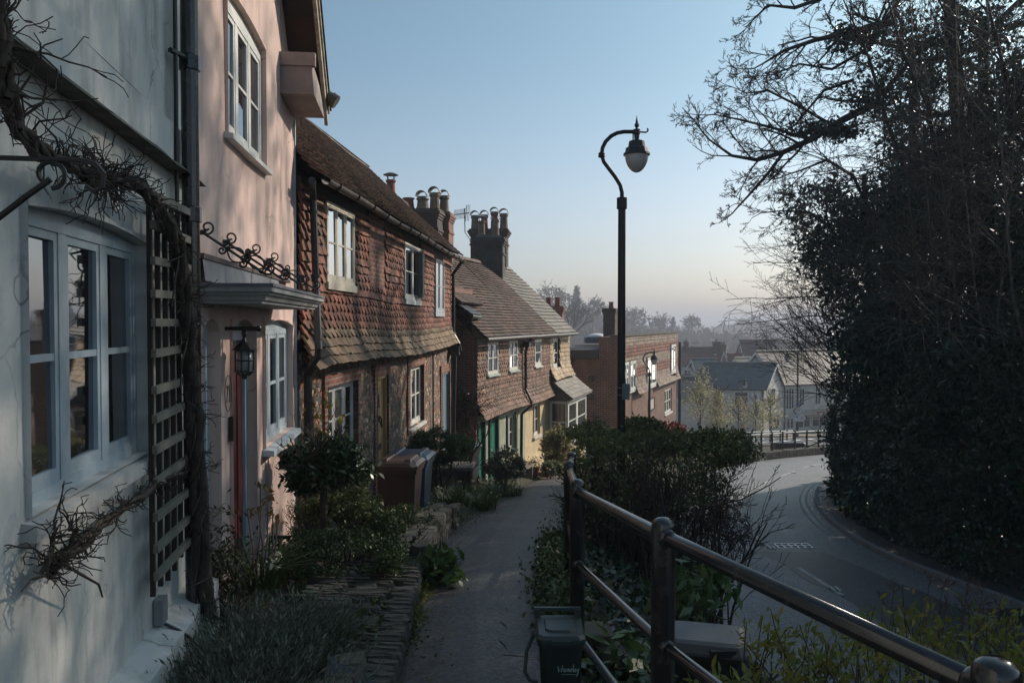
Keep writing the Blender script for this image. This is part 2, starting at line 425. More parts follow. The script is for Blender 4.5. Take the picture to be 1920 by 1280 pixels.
def tiles(mb, pos, nor, u0, u1, v0, v1, w, e, th=.014, shape='rect', jit=.006, skip=None, seed=0, sag=None):
    """courses of separate tiles on a surface pos(u, v) with normal nor(u, v); u along, v up.
    shape(course) -> 'rect' | 'hook' | 'point'"""
    r = random.Random(seed); nv = int((v1 - v0) / e)
    for j in range(nv + 1):
        v = v0 + j * e
        if v > v1 - e * .3: break
        sh = shape(j) if callable(shape) else shape
        off = (w / 2 if j % 2 else 0) + r.uniform(-.02, .02)
        u = u0 - w + off
        while u < u1:
            a, b = max(u, u0) + .003, min(u + w, u1) - .003; u += w
            if b - a < .03: continue
            vj = v + r.uniform(-jit, jit); vt = min(v + e * 1.55, v1)
            if skip and skip((a + b) / 2, v + e * .5, a, b, v): continue
            tilt = r.uniform(-jit, jit); wd = b - a; lift = r.uniform(0, .007)
            if sh == 'hook': bot = [(a, vj + e * .62), (a + wd * .22, vj + e * .56), (a + wd * .36, vj + e * .22), (a + wd * .52, vj), (b - wd * .02, vj + e * .03)]
            elif sh == 'point': bot = [(a, vj + e * .4), ((a + b) / 2, vj), (b, vj + e * .4)]
            elif sh == 'club': bot = [(a, vj + e * .4), (a + wd * .2, vj + e * .1), ((a + b) / 2, vj), (b - wd * .2, vj + e * .1), (b, vj + e * .4)]
            else: bot = [(a, vj + tilt), (b, vj - tilt)]
            outl = bot + [(b, vt), (a, vt)]
            n = len(outl); fr_, bk = [], []
            for (x, y) in outl:
                t = (y - vj) / max(1e-6, vt - vj)
                hgt = th * (2.1 - 1.8 * t) + lift * (1 - t)
                p = pos(x, y); q = nor(x, y)
                fr_.append(p + q * hgt); bk.append(p + q * (hgt - th))
            f = [tuple(range(n))]
            nb = len(bot)
            f += [(i + 1, i, n + i, n + i + 1) for i in range(nb - 1)]
            f += [(nb, nb - 1, n + nb - 1, n + nb), (0, n - 1, 2 * n - 1, n)]
            mb.add(fr_ + bk, f)
def roof_slope(mb, fr, sA, sB, nE, zE, nR, zR, w=.17, e=.1, th=.014, seed=0, sag=.03, shape='rect', jit=.005, drop=0.0, skip=None):
    "tiled slope from eave line (n=nE, z=zE) up to ridge line (n=nR, z=zR) plus an under-sheet"
    L = math.hypot(nE - nR, zR - zE); 
    cs, sn = (nR - nE) / L, (zR - zE) / L
    nz = Vector((fr.n.x * sn, fr.n.y * sn, -cs))
    def pos(u, v):
        g = sag * noise.noise(Vector((u * .45, v * .6, seed))) - sag * .8 * math.sin(math.pi * (u - sA) / (sB - sA)) * (v / L) - drop * (u - sA) / (sB - sA) * (v / L)
        return fr.p(u, nE + cs * v, zE + sn * v + g)
    def nor(u, v): return nz
    tiles(mb, pos, nor, sA, sB, 0, L, w, e, th, shape, jit, skip, seed)
    k = 12
    for i in range(k):
        a, b = sA + (sB - sA) * i / k, sA + (sB - sA) * (i + 1) / k
        for j in range(4):
            c, d = L * j / 4, L * (j + 1) / 4
            mb.quad(pos(a, c) - nz * .012, pos(b, c) - nz * .012, pos(b, d) - nz * .012, pos(a, d) - nz * .012)
    return pos
def chimney(parent, cx, cy, w, d, z0, z1, ang, bm, pots, corb=.05, potmat=None, capmat=None, name='chimney', sh=.0):
    "brick stack with corbelled head; pots: (dx, dy, height, radius, cowl, mat)"
    c, s = math.cos(ang), math.sin(ang)
    def b(mb, x0, x1, y0, y1, za, zb):
        q = [(x0, y0), (x1, y0), (x1, y1), (x0, y1)]
        w_ = [(cx + x * c - y * s, cy + x * s + y * c) for x, y in q]
        mb.hexa([(*p, za) for p in w_] + [(*p, zb) for p in w_])
    mb = MB(); H = z1 - z0; g = .075
    b(mb, -w / 2, w / 2, -d / 2, d / 2, z0, z1 - 4 * g)
    for i, o in enumerate((corb * .5, corb, corb * 1.5, corb * .8)):
        b(mb, -w / 2 - o, w / 2 + o, -d / 2 - o, d / 2 + o, z1 - (4 - i) * g + .0, z1 - (3 - i) * g)
    if H > 1.3: b(mb, -w / 2 - corb * .5, w / 2 + corb * .5, -d / 2 - corb * .5, d / 2 + corb * .5, z1 - 9 * g, z1 - 8 * g)
    ch = part(name, mb, bm, parent)
    if capmat:
        m2 = MB(); o = corb * .3
        q0 = [(-w / 2 - o, -d / 2 - o), (w / 2 + o, -d / 2 - o), (w / 2 + o, d / 2 + o), (-w / 2 - o, d / 2 + o)]
        W = lambda x, y, z: (cx + x * c - y * s, cy + x * s + y * c, z)
        m2.hexa([W(x, y, z1 + .001) for x, y in q0] + [W(x * .6, y * .6, z1 + .13) for x, y in q0])
        part('chimney_cap', m2, capmat, ch)
    for (dx, dy, h, r, cowl, pm) in pots:
        r *= .86
        m2 = MB(); px_, py_ = cx + dx * c - dy * s, cy + dx * s + dy * c; zb = z1 + (.06 if capmat else 0)
        m2.lathe(px_, py_, [(r * 1.12, zb), (r * 1.12, zb + .05), (r * 1.0, zb + .09), (r * .88, zb + h * .8), (r * .9, zb + h * .86), (r * 1.08, zb + h * .9), (r * 1.08, zb + h), (r * .8, zb + h), (r * .75, zb + h * .7)], 14)
        po = part('chimney_pot', m2, pm, ch, sm=False)
        if cowl:
            m3 = MB(); t = zb + h
            if cowl == 'dome':
                m3.lathe(px_, py_, [(r * 1.0, t + .001), (r * 1.0, t + .05)], 14)
                for k in range(9):       # half-barrel hood
                    a0, a1 = math.pi * k / 9, math.pi * (k + 1) / 9; R_ = r * 1.05
                    f = lambda a, y: W2(math.cos(a) * R_, y, t + .05 + math.sin(a) * R_)
                    def W2(x, y, z): return (px_ + x * c - y * s, py_ + x * s + y * c, z)
                    m3.hexa([f(a0, -R_), f(a1, -R_), f(a1, R_), f(a0, R_)] + [(lambda a, y: W2(math.cos(a) * (R_ + .02), y, t + .05 + math.sin(a) * (R_ + .02)))(*q) for q in ((a0, -R_), (a1, -R_), (a1, R_), (a0, R_))])
            elif cowl == 'hat':
                for k in range(4):
                    a = math.pi / 4 + k * math.pi / 2
                    m3.tube([(px_ + r * .8 * math.cos(a), py_ + r * .8 * math.sin(a), t), (px_ + r * 1.1 * math.cos(a), py_ + r * 1.1 * math.sin(a), t + .14)], .012, 4)
                m3.lathe(px_, py_, [(r * 1.6, t + .14), (r * 1.62, t + .155), (r * .9, t + .2), (.01, t + .23)], 14)
            part('cowl', m3, MATS['cowl_metal'], po)
    return ch
def lathe_axis(mb, p, axis, prof, k=12):
    "prof (r, t) along axis from p"
    p = Vector(p); a = Vector(axis).normalized(); u = a.orthogonal().normalized(); w = a.cross(u)
    ring = [p + a * t + (u * math.cos(2 * math.pi * j / k) + w * math.sin(2 * math.pi * j / k)) * r for r, t in prof for j in range(k)]
    f = []
    for i in range(len(prof) - 1):
        for j in range(k):
            jj = (j + 1) % k; f.append((i * k + j, i * k + jj, (i + 1) * k + jj, (i + 1) * k + j))
    f.append(tuple(range(k - 1, -1, -1))); f.append(tuple(range((len(prof) - 1) * k, len(prof) * k)))
    mb.add(ring, f)
def spiral(c, ax, ay, r0, r1, a0, a1, k=14):
    return [Vector(c) + ax * math.cos(a0 + (a1 - a0) * i / k) * lerp(r0, r1, i / k) + ay * math.sin(a0 + (a1 - a0) * i / k) * lerp(r0, r1, i / k) for i in range(k + 1)]
def text_mesh(body, size, M4, name, mat, parent, ext=.001):
    cu = bpy.data.curves.new(name, 'FONT'); cu.body = body; cu.size = size; cu.extrude = ext
    cu.align_x = 'CENTER'; cu.align_y = 'CENTER'
    tmp = bpy.data.objects.new(name, cu); COL.objects.link(tmp)
    bpy.context.view_layer.update()
    me = bpy.data.meshes.new_from_object(tmp.evaluated_get(bpy.context.evaluated_depsgraph_get()))
    bpy.data.objects.remove(tmp)
    T = Matrix.Translation(-ORG[parent]) @ M4
    me.transform(T); me.materials.clear(); me.materials.append(mat)
    o = bpy.data.objects.new(name, me); COL.objects.link(o); o.parent = parent; ORG[o] = ORG[parent]
    return o

# ------------------------------------------------------------------ foliage and twigs
def leaves(pts, size, aspect=.5, up=.3, droop=0.0, dirs=None, var=.35, fold=True):
    "pts (n,3) -> V, F of one rhombic leaf each (own island), random attitude"
    n = len(pts)
    d = rng.normal(size=(n, 3)); d /= np.linalg.norm(d, axis=1)[:, None]
    if dirs is not None: d = d * .8 + dirs
    d[:, 2] += droop
    d /= np.linalg.norm(d, axis=1)[:, None] + 1e-9
    nn = rng.normal(size=(n, 3)); nn[:, 2] += up * 3
    nn -= (nn * d).sum(1)[:, None] * d; nn /= np.linalg.norm(nn, axis=1)[:, None] + 1e-9
    s = np.cross(d, nn)
    L = size * (1 + var * (rng.random(n) * 2 - 1)); W = L * aspect
    b = pts; t = pts + d * L[:, None]; m = pts + d * (L * .45)[:, None]
    l = m + s * (W / 2)[:, None] + nn * (W * .18)[:, None]; r = m - s * (W / 2)[:, None] + nn * (W * .18)[:, None]
    V = np.stack([b, r, t, l], 1).reshape(-1, 3); i = np.arange(n) * 4
    F = np.stack([i, i + 1, i + 2, i + 3], 1)
    return V, F
def blob_pts(n, c, r, shell=.55, clumps=40, cr=.28, gap=.0):
    "points in leaf clumps spread over an ellipsoid"
    u = rng.normal(size=(clumps, 3)); u /= np.linalg.norm(u, axis=1)[:, None]
    rad = (shell + (1 - shell) * rng.random(clumps)) ** .8
    cc = u * rad[:, None]
    w = rng.random(clumps) * .8 + .4
    k = rng.choice(clumps, n, p=w / w.sum())
    q = cc[k] + rng.normal(size=(n, 3)) * cr * .55
    return q * np.array(r) + np.array(c)
def foliage(name, parent, pts, size, mat, **k):
    V, F = leaves(pts, size, **k); return npmesh(name, V, F, mat, parent)
class Twigs:
    def __init__(s): s.A = []; s.B = []; s.ra = []; s.rb = []
    def seg(s, a, b, ra, rb): s.A.append(tuple(a)); s.B.append(tuple(b)); s.ra.append(ra); s.rb.append(rb)
    def line(s, pts, r0, r1):
        n = len(pts) - 1
        for i in range(n): s.seg(pts[i], pts[i + 1], lerp(r0, r1, i / n), lerp(r0, r1, (i + 1) / n))
    def grow(s, p, d, L, r, depth, r_, spread=.7, segs=4, wob=.16, up=.05, kids=4, ratio=.62, taper=.45, start=.25, minr=.004):
        p = Vector(p); d = Vector(d).normalized(); st = L / segs; pts = [p.copy()]; ds = []
        for i in range(segs):
            d = (d + Vector((r_.gauss(0, wob), r_.gauss(0, wob), r_.gauss(0, wob) + up))).normalized()
            q = p + d * st
            t0, t1 = i / segs, (i + 1) / segs
            s.seg(p, q, max(minr, lerp(r, r * taper, t0)), max(minr, lerp(r, r * taper, t1)))
            p = q; pts.append(p.copy()); ds.append(d.copy())
        if depth > 0:
            for k in range(kids):
                t = start + (1 - start) * (k + r_.random()) / kids
                i = min(segs - 1, int(t * segs)); f = t * segs - i
                b = pts[i].lerp(pts[i + 1], min(1, f)); dd = ds[i]
                o = dd.orthogonal(); o.rotate(Matrix.Rotation(r_.uniform(0, 2 * math.pi), 3, dd))
                nd = (dd + o * spread * r_.uniform(.6, 1.3)).normalized()
                s.grow(b, nd, L * ratio * r_.uniform(.7, 1.15) * (1.1 - .45 * t), max(minr, lerp(r, r * taper, t) * .62), depth - 1, r_, spread, max(2, segs - (depth < 2)), wob, up, kids, ratio, taper, start, minr)
    def build(s, name, mat, parent, k=4):
        A, B = np.array(s.A), np.array(s.B); ra, rb = np.array(s.ra), np.array(s.rb); n = len(A)
        t = B - A; ln = np.linalg.norm(t, axis=1)[:, None] + 1e-9; t = t / ln
        B = B + t * np.minimum(rb[:, None] * .6, ln * .3)
        ref = np.where(np.abs(t[:, 2:3]) < .9, np.array([[0, 0, 1.]]), np.array([[1., 0, 0]]))
        u = np.cross(t, ref); u /= np.linalg.norm(u, axis=1)[:, None]; w = np.cross(t, u)
        rings = []
        for Q, rr in ((A, ra), (B, rb)):
            for j in range(k):
                a = 2 * math.pi * j / k
                rings.append(Q + (u * math.cos(a) + w * math.sin(a)) * rr[:, None])
        V = np.stack(rings, 1).reshape(-1, 3); i = np.arange(n)[:, None] * 2 * k
        F = np.stack([np.concatenate([i + j, i + (j + 1) % k, i + k + (j + 1) % k, i + k + j], 1) for j in range(k)], 1).reshape(-1, 4)
        return npmesh(name, V, F, mat, parent)
# ------------------------------------------------------------------ shared materials
white_plaster = M('white_plaster', (.60, .60, .57), .9, (.50, .51, .50), 1.6, 45, bump=.35, dist=.012, dirt=(.20, .21, .20), dirt_amt=.7, dirt_scale=(3, 3, .7), spec=.2, crack=1)
pink_plaster = M('pink_plaster', (.66, .485, .425), .9, (.60, .455, .41), 1.2, 40, bump=.35, dist=.012, dirt=(.33, .25, .235), dirt_amt=.7, dirt_scale=(2.5, 2.5, .6), spec=.2, crack=1)
mossy_ledge = M('mossy_ledge', (.07, .065, .055), .95, (.13, .12, .10), 9, 70, bump=.6, dist=.02)
grey_paint = M('grey_blue_paint', (.40, .47, .52), .5, (.34, .41, .46), 5, 90, bump=.1, dirt=(.15, .165, .17), dirt_amt=.6)
white_paint = M('white_paint', (.68, .68, .64), .5, (.58, .58, .55), 6, 90, bump=.1, dirt=(.34, .33, .30), dirt_amt=.4)
cream_paint = M('cream_wood_paint', (.62, .57, .47), .55, (.5, .45, .36), 6, 90, bump=.1, dirt=(.25, .22, .18), dirt_amt=.4)
black_iron = M('black_iron', (.012, .012, .014), .42, (.02, .02, .022), 12, 80, bump=.15, spec=.5)
M('cowl_metal', (.16, .14, .12), .5, (.22, .2, .18), 9, 60, metal=.6)
rail_paint = M('rail_paint', (.009, .009, .011), .20, (.014, .014, .015), 14, 160, bump=.14, dist=.004, spec=.8, dirt=(.07, .055, .045), dirt_amt=.7, dirt_scale=(9, 9, 9))
pane_near = glass('window_glass', (.010, .013, .016), 1.75, .03, .22)
pane_far = glass('window_glass_bright', (.015, .02, .026), 2.0, .02, .55)
pane_dull = glass('window_glass_dull', (.02, .024, .028), 1.55, .03)
red_door = M('red_door_paint', (.075, .017, .018), .4, (.06, .014, .014), 5, 80, bump=.05)
tile_red = M('red_hung_tile', (.245, .088, .050), .8, (.125, .055, .038), 2.2, 50, island=.42, bump=.4, dirt=(.060, .048, .036), dirt_amt=.75, dirt_scale=(1.1, 1.1, .8))
tile_tan = M('weathered_hung_tile', (.20, .135, .085), .85, (.12, .085, .058), 2.2, 50, island=.45, bump=.4, dirt=(.09, .085, .05), dirt_amt=.6)
tile_roof = M('brown_roof_tile', (.115, .068, .050), .75, (.06, .043, .036), 1.6, 50, island=.5, bump=.4, dirt=(.10, .095, .07), dirt_amt=.5, spec=.35)
tile_brown = M('brown_hung_tile', (.20, .11, .075), .8, (.12, .072, .055), 2, 50, island=.45, bump=.4, dirt=(.10, .08, .06), dirt_amt=.4)
tile_pale = M('pale_hung_tile', (.40, .30, .19), .8, (.30, .22, .15), 2, 50, island=.3, bump=.4)
slate = M('grey_slate', (.12, .102, .082), .6, (.16, .138, .11), 2, 50, island=.3, bump=.3, spec=.5)
slate_dark = M('dark_slate', (.035, .04, .05), .45, (.06, .065, .07), 2, 50, island=.3, bump=.3, spec=.5)
lead = M('lead_sheet', (.10, .11, .13), .5, (.14, .15, .17), 4, 40, bump=.2, spec=.5)
gutter_m = M('brown_gutter', (.085, .068, .05), .5, (.05, .045, .04), 5, 40, spec=.5)
pot_red = M('red_clay_pot', (.26, .085, .055), .8, (.19, .07, .05), 5, 50, dirt=(.08, .07, .06), dirt_amt=.5)
pot_buff = M('buff_clay_pot', (.22, .165, .11), .8, (.12, .095, .07), 5, 50, dirt=(.08, .07, .06), dirt_amt=.6)
dark_brick = brick('sooty_brick', .1, (.085, .05, .04), (.05, .038, .035), (.10, .09, .08))
trellis_wood = M('trellis_wood', (.13, .105, .08), .85, (.08, .066, .05), 3, 60, bump=.4, dirt=(.07, .075, .05), dirt_amt=.5)
wood_grey = M('weathered_wood', (.24, .22, .18), .85, (.15, .14, .12), 3, 60, bump=.4, dirt=(.08, .085, .06), dirt_amt=.5)
dark_wood = M('dark_wood', (.045, .032, .024), .8, (.03, .024, .02), 5, 60)
bark_vine = M('vine_bark', (.045, .034, .028), .9, (.08, .062, .05), 14, 90, bump=.8, dist=.015)
bark = M('bark', (.085, .07, .055), .9, (.05, .042, .036), 8, 70, bump=.6)
bark_pale = M('pale_bark', (.18, .15, .125), .9, (.10, .088, .075), 8, 70, bump=.5)
twig_dark = M('dark_twig', (.035, .028, .024), .9, (.06, .048, .04), 6, 40, bump=0)
soil = M('soil', (.055, .043, .032), .95, (.035, .03, .024), 3, 40, bump=.8, dist=.03, dirt=(.06, .07, .03), dirt_amt=.5)
stone_m = M('ragstone', (.13, .118, .10), .9, (.075, .068, .058), 3, 50, island=.35, bump=.6, dist=.012, dirt=(.055, .06, .04), dirt_amt=.5, spec=.25)
lf_dark = leaf('dark_evergreen_leaf', (.020, .024, .012), (.045, .055, .026), .45, .08, .4)
lf_ivy = leaf('ivy_leaf', (.010, .026, .016), (.040, .075, .036), .30, .1, .6)
lf_bay = leaf('bay_leaf', (.016, .036, .014), (.040, .075, .026), .38, .15, .5)
lf_box = leaf('box_leaf', (.022, .045, .012), (.075, .115, .030), .5, .2)
lf_hedge = leaf('hedge_leaf', (.050, .078, .022), (.15, .165, .06), .5, .3)
lf_lav = leaf('lavender_leaf', (.07, .09, .06), (.22, .24, .20), .7, .2)
lf_grass = leaf('grass_blade', (.030, .062, .014), (.075, .12, .030), .5, .25)
lf_yel = leaf('yellow_spring_leaf', (.26, .22, .035), (.11, .16, .035), .5, .35)
lf_spring = leaf('spring_tree_leaf', (.34, .31, .17), (.50, .46, .30), .6, .45)
lf_auburn = leaf('auburn_leaf', (.25, .10, .02), (.14, .12, .02), .5, .35)
lf_tan = leaf('tan_leaf', (.22, .15, .10), (.11, .10, .05), .6, .3)

# ------------------------------------------------------------------ lie of the land
PATHZ = [(-12, -.45), (0, -1.65), (10, -2.70), (30, -5.70), (46, -7.60), (85, -11.7), (130, -14.5), (200, -18), (320, -14), (600, -24), (1500, -40), (6000, -60)]
ROADZ = [(-20, -2.2), (0, -3.8), (46, -7.60), (85, -11.7), (130, -14.5), (200, -18), (320, -14), (600, -24), (1500, -40), (6000, -60)]
PL = [(-12, -.55), (3, -.62), (4.8, -.64), (7.3, -.78), (10.3, -.79), (13.8, -.50), (18, -.12), (24, .55), (27, 1.15), (30, 2.0), (33.4, 3.2), (38.5, 5.6), (46, 8.6), (54, 11.6)]
PR = [(-12, 1.1), (1.7, .95), (3.3, .58), (4.8, .40), (7.0, .38), (9, .52), (12, .74), (18, 1.15), (25.5, 1.9), (30, 3.1), (33.4, 4.4), (38.5, 6.9), (46, 10), (54, 13)]
RLp = [(3.0, -6), (3.3, 0), (3.3, 10), (3.35, 18.7), (3.9, 22.5), (5.2, 27.5), (7.0, 32), (9.5, 37), (12.2, 41), (17.9, 46), (32, 55)]
RRp = [(9.7, -6), (9.5, 0), (9.1, 10), (8.45, 17), (8.75, 21), (9.5, 24.5), (10.5, 27.6), (12.2, 31.3), (15, 35), (20.5, 39.2), (34, 47)]
def catmull(pts, k=8):
    o = []; n = len(pts)
    for i in range(n - 1):
        p0, p1, p2, p3 = [np.array(pts[max(0, min(n - 1, j))], float) for j in (i - 1, i, i + 1, i + 2)]
        for q in range(k):
            t = q / k
            o.append(tuple(.5 * ((2 * p1) + (-p0 + p2) * t + (2 * p0 - 5 * p1 + 4 * p2 - p3) * t * t + (-p0 + 3 * p1 - 3 * p2 + p3) * t ** 3)))
    return o + [tuple(map(float, pts[-1]))]
RLc, RRc = catmull(RLp), catmull(RRp)
RL = [(y, x) for x, y in RLc]; RR = [(y, x) for x, y in RRc]
pathz = lambda Y: tab(PATHZ, Y)
roadz = lambda Y: tab(ROADZ, Y)
def gz(x, Y):
    pz, rz = pathz(Y), roadz(Y)
    if Y < 56:
        l, r, a, b = tab(PL, Y), tab(PR, Y), tab(RL, Y), tab(RR, Y)
        if x < l: z = pz + .13 * smooth((l - x) / .35)
        elif x <= r: z = pz - .03
        elif x < a:
            t = (x - r) / max(.3, a - r); z = lerp(pz - .02, rz - .05, smooth(t) ** 1.15) + .05 * noise.noise(Vector((x, Y, 3)))
        elif x <= b + .15: z = rz - .07
        elif x <= b + .9: z = rz + .06
        else:
            f = smooth((46 - Y) / 10) if Y > 36 else 1
            z = rz + .06 + f * min(4.5, (x - b - .9) * .95) + .15 * noise.noise(Vector((x * .7, Y * .7, 9)))
        if Y > 48: z = lerp(z, rz - .05, smooth((Y - 48) / 8))
        return z
    z = rz
    if Y > 110:
        f = smooth((Y - 110) / 180) * (1 - smooth((Y - 420) / 400))
        z += f * (3 * noise.noise(Vector((x * .012, Y * .012, 1))) + 15 * smooth((70 - x) / 90))
    return z - (0.05 if Y < 130 else 0)
def axis(segs):
    o = []
    for a, b, st in segs:
        k = int(round((b - a) / st)); o += [a + (b - a) * i / k for i in range(k)]
    return o + [segs[-1][1]]
XS = axis([(-3000, -600, 400), (-600, -120, 40), (-120, -16, 8), (-16, -4, 1.0), (-4, 14, .3), (14, 24, .8), (24, 120, 8), (120, 600, 40), (600, 3000, 400)])
YS = axis([(-14, 0, 1.0), (0, 34, .3), (34, 56, .6), (56, 130, 5), (130, 500, 12), (500, 1500, 100), (1500, 5500, 500)])
V = np.array([(x, y, gz(x, y)) for y in YS for x in XS]); nx = len(XS)
ii = np.arange(len(YS) - 1)[:, None] * nx + np.arange(nx - 1)[None, :]; ii = ii.ravel()
F = np.stack([ii, ii + 1, ii + nx + 1, ii + nx], 1)
ground_m = M('earth_bank', (.050, .042, .030), .95, (.030, .034, .018), 1.2, 30, bump=.7, dist=.04, dirt=(.035, .05, .018), dirt_amt=.7)
g = npmesh('ground', V, F, ground_m, sm=True); g['kind'] = 'structure'

def asphalt(name, col, col2, worn=0):
    m, nt, b, out = _nt(name); c = _coord(nt)
    sp = nt.nodes.new('ShaderNodeTexVoronoi'); sp.inputs['Scale'].default_value = 60; nt.links.new(c, sp.inputs['Vector'])
    bw = nt.nodes.new('ShaderNodeSeparateColor'); nt.links.new(sp.outputs['Color'], bw.inputs[0])
    n1 = _noise(nt, c, .5, 6, .6); n2 = _noise(nt, _coord(nt, (1, .25, 1)), 1.4, 5, .6)
    cc = _mix(nt, _ramp(nt, n1, .35, .65), col, col2)
    cc = _mix(nt, .45, cc, _mix(nt, _ramp(nt, n2, .3, .7), (.32, .32, .32), (.66, .66, .66)), 'OVERLAY')
    cc = _mix(nt, .85, cc, _mix(nt, bw.outputs[0], (.12, .12, .12), (.80, .80, .80)), 'OVERLAY')
    n4 = _noise(nt, c, 22, 3, .7); cc = _mix(nt, .7, cc, _mix(nt, _ramp(nt, n4, .35, .65), (.30, .30, .30), (.64, .64, .64)), 'OVERLAY')
    if worn:
        w = nt.nodes.new('ShaderNodeTexVoronoi'); w.feature = 'DISTANCE_TO_EDGE'; w.inputs['Scale'].default_value = .42
        w.inputs['Randomness'].default_value = 1; nt.links.new(c, w.inputs['Vector'])
        cc = _mix(nt, _ramp(nt, w.outputs['Distance'], .0, .006, (.55, .55, .55, 1), (0, 0, 0, 1)), cc, (.02, .02, .02))
    nt.links.new(cc, b.inputs['Base Color']); b.inputs['Specular IOR Level'].default_value = .45
    rr = nt.nodes.new('ShaderNodeMapRange'); rr.inputs[3].default_value = .42; rr.inputs[4].default_value = .7
    nt.links.new(n2, rr.inputs[0]); nt.links.new(rr.outputs[0], b.inputs['Roughness'])
    _bump(nt, b, bw.outputs[0], .6, .01)
    MATS[name] = m; return m
def strip(L, Rr, zf, lift, nx=8):
    mb = MB(); rows = []
    for (a, b) in zip(L, Rr):
        row = []
        for i in range(nx + 1):
            t = i / nx; x, y = lerp(a[0], b[0], t), lerp(a[1], b[1], t)
            row.append((x, y, zf(y) + lift + .05 * math.sin(math.pi * t)))
        rows.append(row)
    for r0, r1 in zip(rows, rows[1:]):
        for i in range(nx): mb.quad(r0[i], r0[i + 1], r1[i + 1], r1[i])
    return mb
road = solo('road', strip(RLc, RRc, roadz, 0), asphalt('road_asphalt', (.20, .21, .222), (.155, .163, .173)), kind='structure', sm=True, base=False)
ys = axis([(-10, 50, .3)])
fp = strip([(tab(PL, y) - .03, y) for y in ys], [(tab(PR, y) + .03, y) for y in ys], pathz, 0, 5)
solo('footpath', fp, asphalt('path_asphalt', (.092, .089, .087), (.058, .057, .057), 1), kind='structure', sm=True, base=False)
# darker patch of newer surfacing, painted lines, grating
def along(poly, off):
    o = []
    for i, p in enumerate(poly):
        a, b = poly[max(0, i - 1)], poly[min(len(poly) - 1, i + 1)]
        d = Vector((b[0] - a[0], b[1] - a[1])).normalized(); o.append((p[0] - d.y * off, p[1] + d.x * off))
    return o
def road_h(x, y):
    a, b = tab(RL, y), tab(RR, y); t = min(1, max(0, (x - a) / max(.5, b - a)))
    return roadz(y) + .05 * math.sin(math.pi * t)
def band(mb, pts, w, lift, a0=0, a1=1e9, wear=0):
    c = along(pts, w / 2); d = along(pts, -w / 2); s = 0
    for i in range(len(pts) - 1):
        ln = math.dist(pts[i], pts[i + 1])
        if a0 <= s <= a1:
            q = [d[i], c[i], c[i + 1], d[i + 1]]
            mb.quad(*[(x, y, road_sheet(x, y) + lift) for x, y in q])
        s += ln
from mathutils.bvhtree import BVHTree
_rb = BVHTree.FromPolygons([v.co[:] for v in road.data.vertices], [p.vertices[:] for p in road.data.polygons])
def road_sheet(x, y):
    h = _rb.ray_cast(Vector((x, y, 20)), Vector((0, 0, -1)))
    return h[0].z if h[0] else road_h(x, y)
mk = M('road_paint', (.50, .49, .45), .7, (.30, .30, .28), 5, 60, bump=.1)
mk2 = M('worn_yellow_paint', (.225, .225, .205), .8, (.17, .175, .18), 3, 60, bump=.1)
CL = catmull([(6.0, 2), (6.0, 10), (6.0, 14.8), (6.07, 18.7), (6.5, 22), (7.4, 25.8), (9.0, 29.7), (12.3, 35.4), (16.0, 40.3), (24, 46)], 24)
mb = MB(); s = 0
seg = [1.3]
acc = 0
i = 0
while i < len(CL) - 1:
    acc += math.dist(CL[i], CL[i + 1])
    if acc % 4.2 < 2.2: band(mb, CL[i:i + 2], .10, .005)
    i += 1
lm = solo('road_marking', mb, mk, kind='structure', base=False)
mb = MB()
kr = [p for p in RRc]
for o in (.28, .48): band(mb, along(kr, o), .055, .005)
kl = [p for p in RLc if p[1] > 26]
band(mb, along(kl, -.3), .06, .005)
solo('edge_line', mb, mk2, kind='structure', base=False)
# patch of fresh dark surfacing on the near lane, right of the seam
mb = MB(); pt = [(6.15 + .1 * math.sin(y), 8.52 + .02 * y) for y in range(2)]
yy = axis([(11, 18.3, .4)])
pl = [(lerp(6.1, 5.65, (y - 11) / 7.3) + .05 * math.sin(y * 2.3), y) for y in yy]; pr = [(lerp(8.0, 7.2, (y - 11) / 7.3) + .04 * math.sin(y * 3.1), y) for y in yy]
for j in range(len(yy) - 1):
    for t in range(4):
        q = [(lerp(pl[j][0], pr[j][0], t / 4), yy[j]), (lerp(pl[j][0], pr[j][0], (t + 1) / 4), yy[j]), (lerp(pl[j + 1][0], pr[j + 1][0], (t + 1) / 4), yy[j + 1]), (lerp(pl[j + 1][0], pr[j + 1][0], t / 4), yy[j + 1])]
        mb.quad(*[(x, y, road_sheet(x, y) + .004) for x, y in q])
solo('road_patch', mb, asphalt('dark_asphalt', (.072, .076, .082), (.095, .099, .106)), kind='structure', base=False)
# grating
mb = MB(); gx, gy = P(1488, 1024, 18.9).x, 18.9; zz = road_sheet(gx, gy) + .008
for k in range(6): mb.box(gx - .42 + k * .16, gx - .42 + k * .16 + .035, gy - .2, gy + .2, zz, zz + .018)
for yq in (-.2, -.015, .17): mb.box(gx - .42, gx + .42, gy + yq, gy + yq + .035, zz + .001, zz + .02)
solo('drain_grating', mb, M('worn_steel', (.42, .43, .44), .35, (.3, .31, .32), 9, 60, metal=.7), 'square steel drain grating set in the road beyond the railing', 'grating')
mb = MB(); x0, y0 = 7.9, 12.2
for t in range(3):
    mb.box(x0, x0 + .9, y0 + t * .42, y0 + t * .42 + .36, road_sheet(x0 + .4, y0 + .5) + .006, road_sheet(x0 + .4, y0 + .5) + .02)
solo('manhole_cover', mb, M('iron_cover', (.02, .02, .022), .6, (.04, .04, .04), 20, 60), 'dark iron utility cover set in the road by the right kerb', 'manhole cover')
mb = MB()
